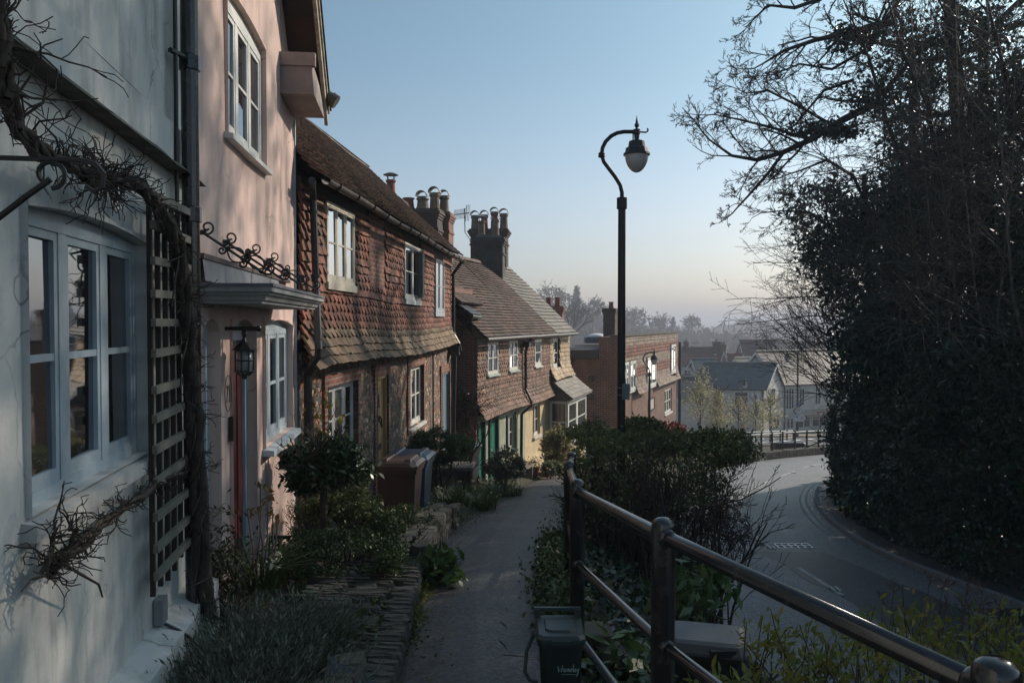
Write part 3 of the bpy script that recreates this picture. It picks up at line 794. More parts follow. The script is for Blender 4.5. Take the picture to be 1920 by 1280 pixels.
for j in range(12):
    y0, y1 = 5.1 + j * .1, 5.2 + j * .1; xa = -.06 + .03 * math.sin(j * 1.3); q = [(xa, y0), (.36, y0), (.36, y1), (-.06 + .03 * math.sin((j + 1) * 1.3), y1)]
    mb.quad(*[(x, y, pathz(y) + .05 * math.sin(math.pi * min(1, max(0, (x - tab(PL, y) + .03) / (tab(PR, y) - tab(PL, y) + .06)))) + .006) for x, y in q])
solo('path_patch', mb, asphalt('patch_asphalt', (.060, .060, .062), (.045, .045, .047)), kind='structure', base=False)
# cat's eyes along the centre line
ce = None; catm = M('stud_white', (.5, .5, .48), .5)
for k, (px, py, Y) in enumerate([(1566, 1109, 14.8), (1447, 1029, 18.7), (1403, 983, 22.0), (1421, 912, 29.9), (1487, 885, 35.6), (1522, 873, 38.6)]):
    q = P(px, py, Y); x, y = q.x, q.y; z = road_sheet(x, y)
    if ce is None:
        ce = thing('road_stud', 'cat\'s eye stud set in the worn centre line of the road', 'road stud', (x, y, z), 'cat\'s eyes along the centre line')
        mb = MB(); mb.rbox(x - .09, x + .09, y - .12, y + .12, z - .01, z + .022, .02); part('housing', mb, MATS['iron_cover'], ce)
        mb = MB()
        for dx in (-.05, .05): mb.box(x + dx - .03, x + dx + .03, y - .126, y + .126, z + .012, z + .03)
        part('reflector', mb, catm, ce)
    else:
        c = copy_tree(ce); c.location = (x, y, z)
# right kerb and the narrow pavement behind it
kerb_m = M('kerb_stone', (.24, .235, .23), .85, (.17, .165, .16), 4, 50, bump=.4)
def kerb(mb, pts, off, w, h):
    a, b = along(pts, off), along(pts, off - w)
    for i in range(len(pts) - 1):
        z0, z1 = roadz(pts[i][1]), roadz(pts[i + 1][1])
        g = .975 if w < .3 else 1; j = rnd.uniform(-.006, .006) if w < .3 else 0; A, B = [tuple(lerp(np.array(s[i]), np.array(s[i + 1]), g)) for s in (a, b)]; Zq = lerp(z0, z1, g)
        mb.hexa([(*a[i], z0 - .1), (*b[i], z0 - .1), (*B, Zq - .1), (*A, Zq - .1), (*a[i], z0 + h + j), (*b[i], z0 + h + j), (*B, Zq + h + j), (*A, Zq + h + j)])
mb = MB(); kerb(mb, RRc, .02, .14, .11)
solo('kerb', mb, kerb_m, kind='structure', base=False)
mb = MB(); kerb(mb, RRc, -.125, .5, .105)
solo('pavement', mb, asphalt('pavement_asphalt', (.065, .065, .062), (.048, .048, .045)), kind='structure', base=False)
# the street beyond, in front of the shops
mb = MB()
def quadz(x0, x1, y0, y1, lift, k=6):
    for i in range(k):
        for j in range(k):
            q = [(lerp(x0, x1, (i + a) / k), lerp(y0, y1, (j + b) / k)) for a, b in ((0, 0), (1, 0), (1, 1), (0, 1))]
            mb.quad(*[(x, y, roadz(y) + lift) for x, y in q])
quadz(8, 60, 57, 72, .02)
solo('street', mb, asphalt('street_asphalt', (.10, .10, .10), (.075, .075, .077)), kind='structure', base=False)
mb = MB(); quadz(10, 60, 72.01, 76.5, .14)
solo('street_pavement', mb, M('street_paving', (.26, .22, .18), .8, (.2, .17, .15), 2, 40), kind='structure', base=False)
# ------------------------------------------------------------------ white house (nearest)
H1 = Fr(-1.292, -.1607); S1 = H1.S
wh = thing('white_house', 'white rendered house nearest the camera with a three light window', 'house', H1.pY(5.38, -2, -2.2))
o1 = (S1(2.863), S1(4.336), -.70, .46, .13)
sE = S1(5.40)
mb = MB(); wall_mesh(mb, H1, S1(-2), sE, -2.6, 3.6, [o1], .3, .012, 1)
arch_fill(mb, H1, o1[0], o1[1], .46, .04, .13, .026)
# lower face stands proud under the ledge, and the raised band above it
H1.box(mb, S1(-2), sE - .01, -4.2, -.30, -2.6, 3.6); H1.box(mb, sE - .25, sE - .008, -.30, -.02, -2.6, 3.6)
wall_mesh(mb, H1, S1(-2), sE - .02, .955, 1.19, (), .3, .008, 3, n0=.035, reveal=False)
mb.quad(H1.p(S1(-2), .035, 1.19), H1.p(S1(-2), -.01, 1.205), H1.p(sE - .02, -.01, 1.205), H1.p(sE - .02, .035, 1.19))
part('wall', mb, white_plaster, wh)
mb = MB()
k = 40
for i in range(k):
    a, b = lerp(S1(-2), sE - .01, i / k), lerp(S1(-2), sE - .01, (i + 1) / k)
    f = lambda s: .105 + .012 * noise.noise(Vector((s * 5, 0, 0)))
    g = lambda s: .012 * noise.noise(Vector((s * 3, 4, 0)))
    mb.hexa([H1.p(a, f(a), .915 + g(a)), H1.p(a, -.02, .915), H1.p(b, -.02, .915), H1.p(b, f(b), .915 + g(b)), H1.p(a, f(a) - .03, .95 + g(a)), H1.p(a, -.02, .99), H1.p(b, -.02, .99), H1.p(b, f(b) - .03, .95 + g(b))])
part('string_course', mb, mossy_ledge, wh)
mb = MB()
for i in range(30):
    a, b = lerp(S1(0), sE, i / 30), lerp(S1(0), sE, (i + 1) / 30)
    f = lambda s: .15 + .025 * noise.noise(Vector((s * 2.5, 7, 0))); t = lambda s: -1.70 + .03 * noise.noise(Vector((s * 2, 9, 0)))
    mb.hexa([H1.p(a, f(a) + .02, -2.6), H1.p(a, -.02, -2.6), H1.p(b, -.02, -2.6), H1.p(b, f(b) + .02, -2.6), H1.p(a, f(a), t(a) - .05), H1.p(a, -.02, t(a)+.02), H1.p(b, -.02, t(b)+.02), H1.p(b, f(b), t(b) - .05)])
part('plinth', mb, white_plaster, wh, sm=False)
window(wh, H1, o1[0], o1[1], -.70, .42, -.045, 3, 2, (grey_paint, pane_near), .05, .08, .03, .036, .09, (.055, .085, .04), sillmat=M('sill_paint', (.52, .52, .50), .7, (.42, .42, .41), 6, 60, dirt=(.22, .22, .2), dirt_amt=.6))
mb = MB(); H1.box(mb, o1[0], o1[1], -.128, -.055, .418, .458); part('window_head', mb, grey_paint, wh)
mb = MB()
roof_slope(mb, H1, S1(-2), sE, .35, 3.5, -2.5, 6.2, .2, .14, seed=2)
part('roof', mb, tile_roof, wh)
# ------------------------------------------------------------------ pink house
H2 = Fr(-1.567, -.107); S2 = H2.S
pk = thing('pink_house', 'pink rendered house with dappled sun and a lead door canopy', 'house', H2.pY(7.5, -2, -2.4))
a2, b2 = S2(5.42), S2(9.52)
ow = (S2(6.27), S2(7.77), 1.49, 2.66, .07); ol = (S2(7.64), S2(9.20), -1.20, .03, .12)
d1 = (S2(5.50), S2(5.97), -2.6, .03, .12); d2 = (S2(6.34), S2(7.24), -2.6, .03, .12)
gt = lambda s: 2.75 + 2.3 * max(0, 1 - abs(s - S2(7.45)) / (b2 - S2(7.45)))
mb = MB(); wall_mesh(mb, H2, a2, b2, -3.4, 5.1, [ow, ol, d1, d2], .3, .018, 11, top=gt)
for o, r in ((ow, .04), (ol, .06), (d1, .10), (d2, .11)): arch_fill(mb, H2, o[0], o[1], o[3], r, o[4] - .005, .03)
mb.prism([H2.p(b2, -.001, -3.4), H2.p(b2, -.001, 2.75), H2.p(b2, -4.5, 2.75), H2.p(b2, -4.5, -3.4)], H2.d * -.02)
part('wall', mb, pink_plaster, pk)
window(pk, H2, ow[0], ow[1], 1.49, 2.56, -.02, 3, 2, (white_paint, pane_near), .06, .08, .025, .04, .05, (.075, .06, .05))
mb = MB(); H2.box(mb, ow[0], ow[1], -.068, -.03, 2.555, 2.655); part('window_head', mb, white_paint, pk)
window(pk, H2, ol[0], ol[1], -1.20, -.06, -.04, 3, 2, (grey_paint, pane_near), .06, .09, .03, .045, .08, (.11, .075, .05))
mb = MB(); H2.box(mb, ol[0], ol[1], -.118, -.05, -.065, .025); part('window_head', mb, grey_paint, pk)
dm = MB()
for (s0, s1, z0, z1, dep), colr, nm in ((d1, grey_paint, 'side_door'), (d2, red_door, 'front_door')):
    mb = MB(); n = -dep
    fr_ = MB()
    for q in ((s0, s0 + .07), (s1 - .07, s1)): H2.box(fr_, *q, n + .003, n + .06, -2.3, z1)
    H2.box(fr_, s0 + .07, s1 - .07, n + .003, n + .06, -.15, z1)
    H2.box(mb, s0 + .07, s1 - .07, n, n + .03, -2.1, -.15)
    for i in range(1, 4):
        ss = lerp(s0 + .07, s1 - .07, i / 4); H2.box(mb, ss - .012, ss + .012, n + .028, n + .04, -2.05, -.2)
    d = part(nm, mb, colr, pk)
    part('door_frame', fr_, grey_paint, d)
    if nm == 'front_door':
        m2 = MB(); c = H2.p(s0 + .2, n + .075, -1.12); m2.tube(spiral(c, H2.d, Vector((0, 0, 1)), .05, .05, 0, 6.28, 12), .009, 5); part('handle', m2, M('bright_metal', (.7, .7, .68), .25, metal=.9), d)
    m2 = MB(); H2.box(m2, s0, s1, -dep, .05, -2.6, -2.10); part('door_step', m2, stone_m, d)
# number plaque: oval ring and 21
c = H2.p(S2(6.165), .035, -.545); up = Vector((0, 0, 1))
mb = MB(); mb.tube([c + H2.d * .105 * math.cos(t * math.pi / 14) + up * .14 * math.sin(t * math.pi / 14) for t in range(29)], .0035, 4)
def strokes(mb, c, ax, ay, lines, sc, r=.004):
    for ln in lines: mb.tube([c + ax * x * sc + ay * y * sc for x, y in ln], r, 4)
strokes(mb, c, H2.d, up, [[(-.55, .55), (-.35, .75), (-.15, .55), (-.2, .2), (-.6, -.75), (-.1, -.75)], [(.2, .55), (.4, .75), (.4, -.75)], [(.2, -.75), (.6, -.75)]], .085)
part('house_number', mb, M('number_ink', (.10, .085, .08), .8), pk)
mb = MB(); cc = H2.p(S2(6.30), .045, -1.0); H2.box(mb, S2(6.27), S2(6.33), .01, .045, -.93, -.74); part('letter_plate', mb, black_iron, pk)
# canopy over the doors
e0, e1 = S2(5.46), S2(8.26)
mb = MB()
prof = [(.42, .135), (.42, .15), (.44, .158), (.45, .18), (.475, .198), (.475, .208), (.50, .216), (.50, .25)]
for (n0, z0), (n1, z1) in zip(prof, prof[1:]):
    g = lambda n: n - .5
    mb.quad(H2.p(e0 - g(n0), n0, z0), H2.p(e1 + g(n0), n0, z0), H2.p(e1 + g(n1), n1, z1), H2.p(e0 - g(n1), n1, z1))
    mb.quad(H2.p(e0 - g(n0), -.01, z0), H2.p(e0 - g(n0), n0, z0), H2.p(e0 - g(n1), n1, z1), H2.p(e0 - g(n1), -.01, z1))
    mb.quad(H2.p(e1 + g(n0), n0, z0), H2.p(e1 + g(n0), -.01, z0), H2.p(e1 + g(n1), -.01, z1), H2.p(e1 + g(n1), n1, z1))
mb.quad(H2.p(e0 + .08, -.01, .135), H2.p(e1 - .08, -.01, .135), H2.p(e1 - .08, .42, .135), H2.p(e0 + .08, .42, .135))
can = part('canopy', mb, M('canopy_paint', (.36, .36, .36), .6, (.27, .27, .27), 6, 80, dirt=(.12, .12, .11), dirt_amt=.5), pk)
mb = MB(); H2.box(mb, e0 - .012, e1 + .012, .0, .512, .251, .272)
mb.quad(H2.p(e0, .04, .46), H2.p(e1, .04, .46), H2.p(e1, .06, .286), H2.p(e0, .06, .286))
part('lead_top', mb, lead, can)
mb = MB(); H2.box(mb, S2(5.45), S2(8.9), -.0, .055, .44, .475); part('drip_moulding', mb, M('dark_moulding', (.10, .075, .07), .8), pk)
# scrolled iron stays
mb = MB()
for Ys in (5.5, 6.15, 7.05, 7.9):
    T = H2.pY(Ys, .03, .62); Bt = H2.pY(Ys, .46, .33)
    ax = (Bt - T).normalized(); L = (Bt - T).length; ay = H2.d.cross(ax).normalized()
    if ay.z < 0: ay = -ay
    mb.tube([T, Bt], .010, 5)
    for f, sg, r in ((.02, 1, .05), (.96, 1, .05), (.34, 1, .03), (.34, -1, .03), (.66, 1, .03), (.66, -1, .03)):
        q = T.lerp(Bt, f) + ay * sg * r * .95; mb.tube(spiral(q, ay * -sg, ax, r, r * .25, 0, 7.8, 16), .007, 4)
    for sg in (1, -1):
        mb.tube([T.lerp(Bt, .38 + .3 * i / 8) + ay * sg * .05 * math.sin(math.pi * i / 8) for i in range(9)], .006, 4)
    mb.tube([T - H2.n * .05, T + H2.n * .03], .018, 6)
    part('iron_stay', mb, black_iron, pk); mb = MB()
# gable roof over the pink house: overhanging verge, boxed eave end, bargeboard, gutter stub
rm = MB(); W = b2 - S2(7.45)
def gp(s, n, dz=0): return H2.p(s, n, 2.75 + 2.3 * (1 - abs(s - S2(7.45)) / W) + dz)
for sg in (-1, 1):
    s_e = S2(7.45) + sg * (W + .22)
    L = math.hypot(W + .22, 2.3 * (W + .22) / W); sn_, cs_ = 2.3 / math.hypot(W, 2.3), W / math.hypot(W, 2.3)
    nz = (H2.d * sg * sn_ + Vector((0, 0, cs_)))
    pos = lambda u, v, sg=sg, s_e=s_e: gp(s_e - sg * v * cs_, u) if True else None
    def pos(u, v, sg=sg, s_e=s_e):
        s = s_e - sg * v * cs_; return H2.p(s, u, 2.75 + 2.3 * (1 - abs(s - S2(7.45)) / W) + .06)
    tiles(rm, pos, lambda u, v, nz=nz: nz, -4.5, .42, 0, L, .17, .1, .014, seed=5)
    rm.quad(pos(-4.5, 0), pos(.42, 0), pos(.42, L), pos(-4.5, L))
rf = part('roof', rm, tile_roof, pk)
mb = MB()
for sg in (-1, 1):
    A, B = S2(7.45) + sg * (W + .18), S2(7.45)
    mb.hexa([gp(A, .38, -.17), gp(A, .34, -.17), gp(B, .34, -.17), gp(B, .38, -.17), gp(A, .38, .045), gp(A, .34, .045), gp(B, .34, .045), gp(B, .38, .045)])
    mb.hexa([gp(A, .40, -.03), gp(A, .38, -.03), gp(B, .38, -.03), gp(B, .40, -.03), gp(A, .40, .05), gp(A, .38, .05), gp(B, .38, .05), gp(B, .40, .05)])
part('bargeboard', mb, M('bargeboard_paint', (.48, .43, .34), .7, (.28, .22, .16), 12, 70, bump=.3), rf)
mb = MB()
for sg in (-1, 1):
    A, B = S2(7.45) + sg * (W - .62), S2(7.45)
    mb.hexa([gp(A, .34, -.06), gp(A, .03, -.06), gp(B, .03, -.06), gp(B, .34, -.06), gp(A, .34, -.02), gp(A, .03, -.02), gp(B, .03, -.02), gp(B, .34, -.02)])
part('soffit', mb, dark_wood, rf)
mb = MB()
s0, s1 = b2 - .88, b2 - .02
mb.hexa([H2.p(s0, .36, 2.46), H2.p(s0, .0, 2.46), H2.p(s1, .0, 2.42), H2.p(s1, .36, 2.42), H2.p(s0, .33, 2.86), H2.p(s0, .0, 2.86), H2.p(s1, .33 - .33, 2.72), H2.p(s1, .33, 2.72)])
H2.box(mb, s0 - .02, s0 + .06, .0, .375, 2.76, 2.90)
part('eave_box', mb, M('eave_paint', (.34, .28, .255), .8, (.25, .205, .19), 4, 50, dirt=(.18, .15, .14), dirt_amt=.6), rf)
mb = MB(); lathe_axis(mb, H2.p(b2 + .08, .08, 2.92), H2.n * .8 - Vector((0, 0, .55)), [(.07, 0), (.07, .42), (.085, .42), (.085, .5), (.06, .5)], 14)
part('gutter', mb, gutter_m, rf)
# thin lead-grey corner strip where the pink house meets the tile hung cottages
mb = MB(); H2.box(mb, b2 - .0, b2 + .045, -.2, .02, -2.4, 2.4); part('corner_board', mb, grey_paint, pk)

# ------------------------------------------------------------------ tile hung row (flint below)
H3 = Fr(-3.296, .0767); S3 = H3.S
fl = flint('flint_wall', .0767); bq = brick('quoin_brick', .0767, (.25, .085, .055), (.17, .07, .05), (.24, .21, .18))
th = thing('tile_hung_cottages', 'flint cottage row with red hung tiles and a mossy brown roof', 'house', H3.pY(15, -2, -3))
a3, b3 = S3(9.56), S3(21.45)
ups = [(S3(10.5), S3(11.83), .54, 1.60), (S3(15.35), S3(16.9), .46, 1.55), (S3(18.65), S3(19.85), .25, 1.50)]
lows = [(S3(10.63), S3(12.1), -1.86, -.86), (S3(15.95), S3(17.45), -2.12, -.90)]
drs = [(S3(13.3), S3(14.1), -3.2, -.90), (S3(19.9), S3(21.1), -3.9, -1.27)]
ops = [(*o, .14) for o in lows] + [(*o, .22) for o in drs]
mb = MB(); wall_mesh(mb, H3, a3, b3, -4.6, -.35, ops, .3, .03, 21)
mb.prism([H3.p(b3, 0, -4.6), H3.p(b3, 0, 1.7), H3.p(b3, -2.2, 4.1), H3.p(b3, -4.4, 1.7), H3.p(b3, -4.4, -4.6)], H3.d * -.02)
part('flint_wall', mb, fl, th)
mb = MB(); wall_mesh(mb, H3, a3, b3, -.5, 1.85, [(*o, .06) for o in ups], .5, 0, 22, n0=-.03, reveal=False)
part('upper_wall', mb, dark_wood, th)
mb = MB()
for o in lows + drs:
    for (p, q) in ((o[0] - .13, o[0]), (o[1], o[1] + .15)): H3.box(mb, p, q, -.02, .034, max(o[2], -4.2) - (.1 if o in lows else 0), o[3])
    H3.box(mb, o[0] - .14, o[1] + .16, -.02, .038, o[3], o[3] + .2)
    part('brick_surround', mb, bq, th); mb = MB()
# hung tiles with a flared (bell-cast) foot and a sagging bottom edge
def dip(s): return .04 * math.sin((s - a3) * .55 + 1) + .03 * noise.noise(Vector((s * .6, 2, 0)))
VH = 2.32
def tp(u, v):
    fl_ = max(0, 1 - v / .62)
    wv = .012 * noise.noise(Vector((u * 1.1, v * 1.5, 4))) + .02 * noise.noise(Vector((u * .35, v * .8, 8)))
    return H3.p(u, .02 + .20 * fl_ ** 1.8 + wv, -.60 + v + dip(u) * (1 - v / VH) + .015 * noise.noise(Vector((u * .8, v * 2, 14))))
def tn(u, v): return (tp(u, v + .02) - tp(u, v)).cross(tp(u + .02, v) - tp(u, v)).normalized() * -1 if False else _tn(u, v)
def _tn(u, v):
    a = tp(u, v + .05) - tp(u, v); b = tp(u + .05, v) - tp(u, v); n = b.cross(a)
    n.normalize(); return n if n.dot(H3.n) > 0 else -n
pier = (S3(12.75), S3(13.75))
def sk(u, v, a, b, v0):
    z = -.60 + v
    for o in ups:
        if o[0] - .03 < u < o[1] + .03 and o[2] - .06 < z < o[3] + .3: return True
    return pier[0] < u < pier[1] and z > .62
shp = lambda j: 'rect' if j in (0, 1, 2, 8, 11, 12, 16, 17, 18, 19) else 'hook'
mb = MB(); tiles(mb, tp, _tn, a3, b3, 0, VH, .19, .122, .026, shp, .009, lambda u, v, a, b, v0: v0 < .42 + .12 * noise.noise(Vector((u * 1.3, 3, 3))) or sk(u, v, a, b, v0), 31)
part('hung_tiles', mb, tile_red, th)
mb = MB(); tiles(mb, tp, _tn, a3, b3, 0, VH, .19, .122, .026, shp, .009, lambda u, v, a, b, v0: v0 >= .42 + .12 * noise.noise(Vector((u * 1.3, 3, 3))), 31)
part('weathered_tiles', mb, tile_tan, th)
mb = MB(); wall_mesh(mb, H3, pier[0], pier[1], .58, 1.8, (), .3, .01, 5, n0=.05)
part('brick_pier', mb, bq, th)
for i, (o, mt) in enumerate(zip(ups, (cream_paint, white_paint, grey_paint))):
    w = window(th, H3, o[0], o[1], o[2], o[3], .075 if i < 2 else .10, 3 if i == 0 else 2, 2, (mt, pane_far), .05, .05, .022, .035, .12, None)
    m2 = MB(); H3.box(m2, o[0] - .03, o[1] + .03, -.05, .10, o[2] - .10, o[2] - .002); part('sill', m2, mt, w)
# the open casement of the middle window
o = ups[1]; mb = MB(); hp = H3.p(o[1] - .05, .09, 0); dirn = (H3.n * .30 - H3.d * .95).normalized(); tq = H3.n
def ob(mb, s0, s1, z0, z1, t=.018):
    A = [hp + dirn * s + tq * e for s, e in ((s0, -t), (s1, -t), (s1, t), (s0, t))]
    mb.hexa([Vector((p.x, p.y, z0)) for p in A] + [Vector((p.x, p.y, z1)) for p in A])
zb, zt = o[2] + .06, o[3] - .06
ob(mb, 0, .05, zb, zt); ob(mb, .42, .47, zb, zt); ob(mb, .05, .42, zb, zb + .06); ob(mb, .05, .42, zt - .05, zt); ob(mb, .05, .42, (zb + zt) / 2 - .012, (zb + zt) / 2 + .012, .012)
cs = part('open_casement', mb, white_paint, th)
mb = MB(); ob(mb, .04, .43, zb + .05, zt - .04, .004); part('pane', mb, pane_far, cs)
for o, l, r, mt in ((lows[0], 3, 2, white_paint), (lows[1], 3, 2, white_paint)):
    window(th, H3, o[0], o[1], o[2], o[3], -.04, l, r, (mt, pane_near), .055, .05, .024, .035, .09, (.09, .07, .05))
# front door of pale boards, and the blue-grey door at the far end
for (o, colr, nm) in ((drs[0], M('pale_oak', (.42, .27, .12), .6, (.34, .21, .09), 3, 50, bump=.2), 'oak_door'), (drs[1], M('blue_door_paint', (.16, .23, .28), .5, (.13, .19, .23), 5, 60), 'blue_door')):
    zf = -2.86 if nm == 'oak_door' else -3.3
    mb = MB(); n = -.045; k = 6
    for i in range(k):
        p, q = lerp(o[0] + .06, o[1] - .06, i / k), lerp(o[0] + .06, o[1] - .06, (i + 1) / k); H3.box(mb, p + .003, q - .003, n - .04, n + .002 * (i % 2), zf, o[3] - .06)
    d = part(nm, mb, colr, th)
    m2 = MB()
    for q in ((o[0], o[0] + .06), (o[1] - .06, o[1])): H3.box(m2, *q, n - .05, n + .05, zf, o[3])
    H3.box(m2, o[0] + .06, o[1] - .06, n - .05, n + .05, o[3] - .06, o[3]); part('door_frame', m2, colr, d)
    if nm == 'oak_door':
        sm_ = (o[0] + o[1]) / 2
        m2 = MB(); H3.box(m2, sm_ - .06, sm_ + .06, n + .003, n + .012, -1.45, -1.22); part('door_light', m2, pane_dull, d)
        m2 = MB(); H3.box(m2, sm_ - .12, sm_ + .12, n + .003, n + .02, -2.18, -2.08); part('letterbox', m2, black_iron, d)
        m2 = MB(); m2.tube([H3.p(sm_ - .03, n + .01, -1.62), H3.p(sm_ - .05, n + .05, -1.72), H3.p(sm_ + .03, n + .05, -1.80), H3.p(sm_ + .05, n + .04, -1.66), H3.p(sm_, n + .01, -1.60)], .014, 6); part('knocker', m2, black_iron, d)
    m2 = MB(); H3.box(m2, o[0] - .1, o[1] + .1, n - .05, .35, zf - .9, zf - .002); part('door_step', m2, stone_m, d)
# roof
mb = MB()
RN, RZ = -2.2, 4.28
rp = roof_slope(mb, H3, a3 - .02, b3 + .14, .30, 1.74, RN, RZ, .18, .13, .03, 41, .06, drop=.2)
mb.quad(H3.p(a3, RN, RZ - .06), H3.p(b3 + .1, RN, RZ - .06), H3.p(b3 + .1, -4.7, 1.6), H3.p(a3, -4.7, 1.6))
rf3 = part('roof', mb, tile_roof, th)
mb = MB()
sgr = lambda u, v: rp(u, v)
LV = math.hypot(.30 - RN, RZ - 1.74); n_ = int((b3 - a3) / .4)
for i in range(n_):
    a, b = a3 + i * .4, a3 + i * .4 + .392; A, B = rp(a, LV), rp(b, LV)
    ring = lambda c: [c + H3.n * (.12 * math.cos(t * math.pi / 5)) + Vector((0, 0, -.06 + .12 * math.sin(t * math.pi / 5))) for t in range(6)]
    ra, rb = ring(A), ring(B)
    for t in range(5): mb.quad(ra[t], rb[t], rb[t + 1], ra[t + 1])
part('ridge_tiles', mb, tile_roof, rf3)
# gutter with brackets
mb = MB(); k = 40
gut = []
for i in range(k):
    a, b = lerp(a3, b3 + .05, i / k), lerp(a3, b3 + .05, (i + 1) / k)
    dz = lambda s: 1.70 + .012 * math.sin(s * 1.3) - .004 * (s - a3)
    ring = lambda s: [H3.p(s, .36 + .058 * math.cos(math.pi + t * math.pi / 7), dz(s) + .06 * -math.sin(t * math.pi / 7)) for t in range(8)]
    r0, r1 = ring(a), ring(b)
    for t in range(7): mb.quad(r0[t], r1[t], r1[t + 1], r0[t + 1])
gt3 = part('gutter', mb, gutter_m, th, sm=True)
mb = MB()
for i in range(14):
    s = a3 + .4 + i * .86; pts = [H3.p(s, .36 + .066 * math.cos(math.pi + t * math.pi / 7), dz(s) - .066 * math.sin(t * math.pi / 7)) for t in range(8)]
    mb.tube([H3.p(s, .02, 1.74)] + pts, .011, 4)
    part('gutter_bracket', mb, black_iron, gt3); mb = MB()
mb = MB(); H3.box(mb, a3, b3, .0, .05, 1.55, 1.75); part('fascia', mb, dark_wood, th)
mb = MB(); Yp = 10.14
A3 = H3.at
mb.tube([A3(585, 338, .27), A3(586, 352, .16), A3(587, 375, .13), A3(592, 520, .15), A3(596, 620, .26), A3(597, 655, .29), A3(596, 668, .28), A3(584, 684, .2), A3(577, 700, .10)], .043, 8)
for px_, py_, n_ in ((592, 520, .15), (593, 548, .17), (597, 640, .27), (588, 400, .13)): q = A3(px_, py_, n_); lathe_axis(mb, q, (0, 0, 1), [(.056, 0), (.056, .035)], 10)
mb.tube([A3(577, 700, .10), A3(577, 705, .10) + Vector((0, 0, -2.2))], .05, 8)
part('downpipe', mb, black_iron, th)
mb = MB(); mb.tube([H3.pY(21.2, .34, 1.6), H3.pY(21.2, .12, 1.3), H3.pY(21.2, .12, -.3), H3.pY(21.2, .26, -.55), H3.pY(21.3, .30, -.75)], .045, 8)
mb.tube([H3.pY(21.2, .16, -.75), H3.pY(21.2, .10, -3.9)], .05, 8); H3.box(mb, S3(21.2) - .12, S3(21.2) + .12, .04, .28, -.85, -.62)
part('downpipe', mb, black_iron, th)
mb = MB(); mb.tube([H3.pY(18.45, .06, -.7), H3.pY(18.45, .06, -3.6)], .018, 6); part('cable_pipe', mb, black_iron, th)
# ------------------------------------------------------------------ narrow brick house between the rows
HB = Fr(-1.72 - .15 * 21.5, .15); SB = HB.S
nb = thing('narrow_brick_house', 'narrow shaded brick house squeezed between the two tile hung rows', 'house', HB.pY(22.5, -2, -4))
bk_b = brick('narrow_brick', .15, (.22, .085, .06), (.16, .065, .05), (.2, .18, .16))
ob1 = (SB(21.95), SB(22.75), -1.15, .02, .1); ob2 = (SB(22.0), SB(22.7), -3.9, -2.9, .1)
mb = MB(); wall_mesh(mb, HB, SB(21.5), SB(24.8), -5.4, 1.0, [ob1, ob2], .6, .01, 3)
part('wall', mb, bk_b, nb)
window(nb, HB, ob1[0], ob1[1], ob1[2], ob1[3], -.03, 1, 2, (white_paint, pane_dull), .06, .06, .03, .04, .07, (.06, .06, .04))
window(nb, HB, ob2[0], ob2[1], ob2[2], ob2[3], -.03, 2, 2, (white_paint, pane_dull), .06, .06, .03, .04, .07)
mb = MB(); roof_slope(mb, HB, SB(21.55), SB(24.9), .35, .55, -2.6, 2.9, .18, .11, .014, 51, .02)
part('roof', mb, tile_roof, nb)
mb = MB(); roof_slope(mb, HB, SB(21.7), SB(23.0), .62, .22, -.1, .72, .22, .14, .012, 52, 0)
part('porch_roof', mb, slate_dark, nb)
mb = MB(); mb.tube([HB.pY(21.75, .6, .18), HB.pY(23.0, .6, .16)], .05, 8); mb.tube([HB.pY(21.9, .58, .12), HB.pY(21.9, .3, -.15), HB.pY(21.85, .1, -.4), HB.pY(21.85, .08, -2.5)], .04, 8); part('gutter', mb, black_iron, nb)

# ------------------------------------------------------------------ stepped cottages: green, cream, bay
H4 = Fr(-7.66, .30); S4 = H4.S
def row_roof(house, Y0, Y1, mat, seed, w=.19, e=.135, ridge=True, skip=None):
    mb = MB(); p = roof_slope(mb, H4, S4(Y0), S4(Y1), .30, -.42, -2.55, 2.28, w, e, .03, seed, .035, skip=skip)
    mb.quad(H4.p(S4(Y0), -2.55, 2.22), H4.p(S4(Y1), -2.55, 2.22), H4.p(S4(Y1), -5.2, -.5), H4.p(S4(Y0), -5.2, -.5))
    r = part('roof', mb, mat, house)
    mb = MB(); n = int((S4(Y1) - S4(Y0)) / .42)
    for i in range(n):
        a, b = S4(Y0) + i * .42, S4(Y0) + i * .42 + .41
        mb.prism([H4.p(a, -2.55 + .13 * math.cos(t * math.pi / 5), 2.24 + .12 * math.sin(t * math.pi / 5)) for t in range(6)], H4.d * (b - a))
    part('ridge_tiles', mb, mat, r)
    mb = MB(); mb.tube([H4.pY(Y0, .36, -.46), H4.pY(Y1, .36, -.45)], .058, 8); part('gutter', mb, gutter_m, house)
    mb = MB(); H4.box(mb, S4(Y0) + .02, S4(Y1) - .02, .0, .06, -.58, -.42); part('fascia', mb, gutter_m, house)
    return r
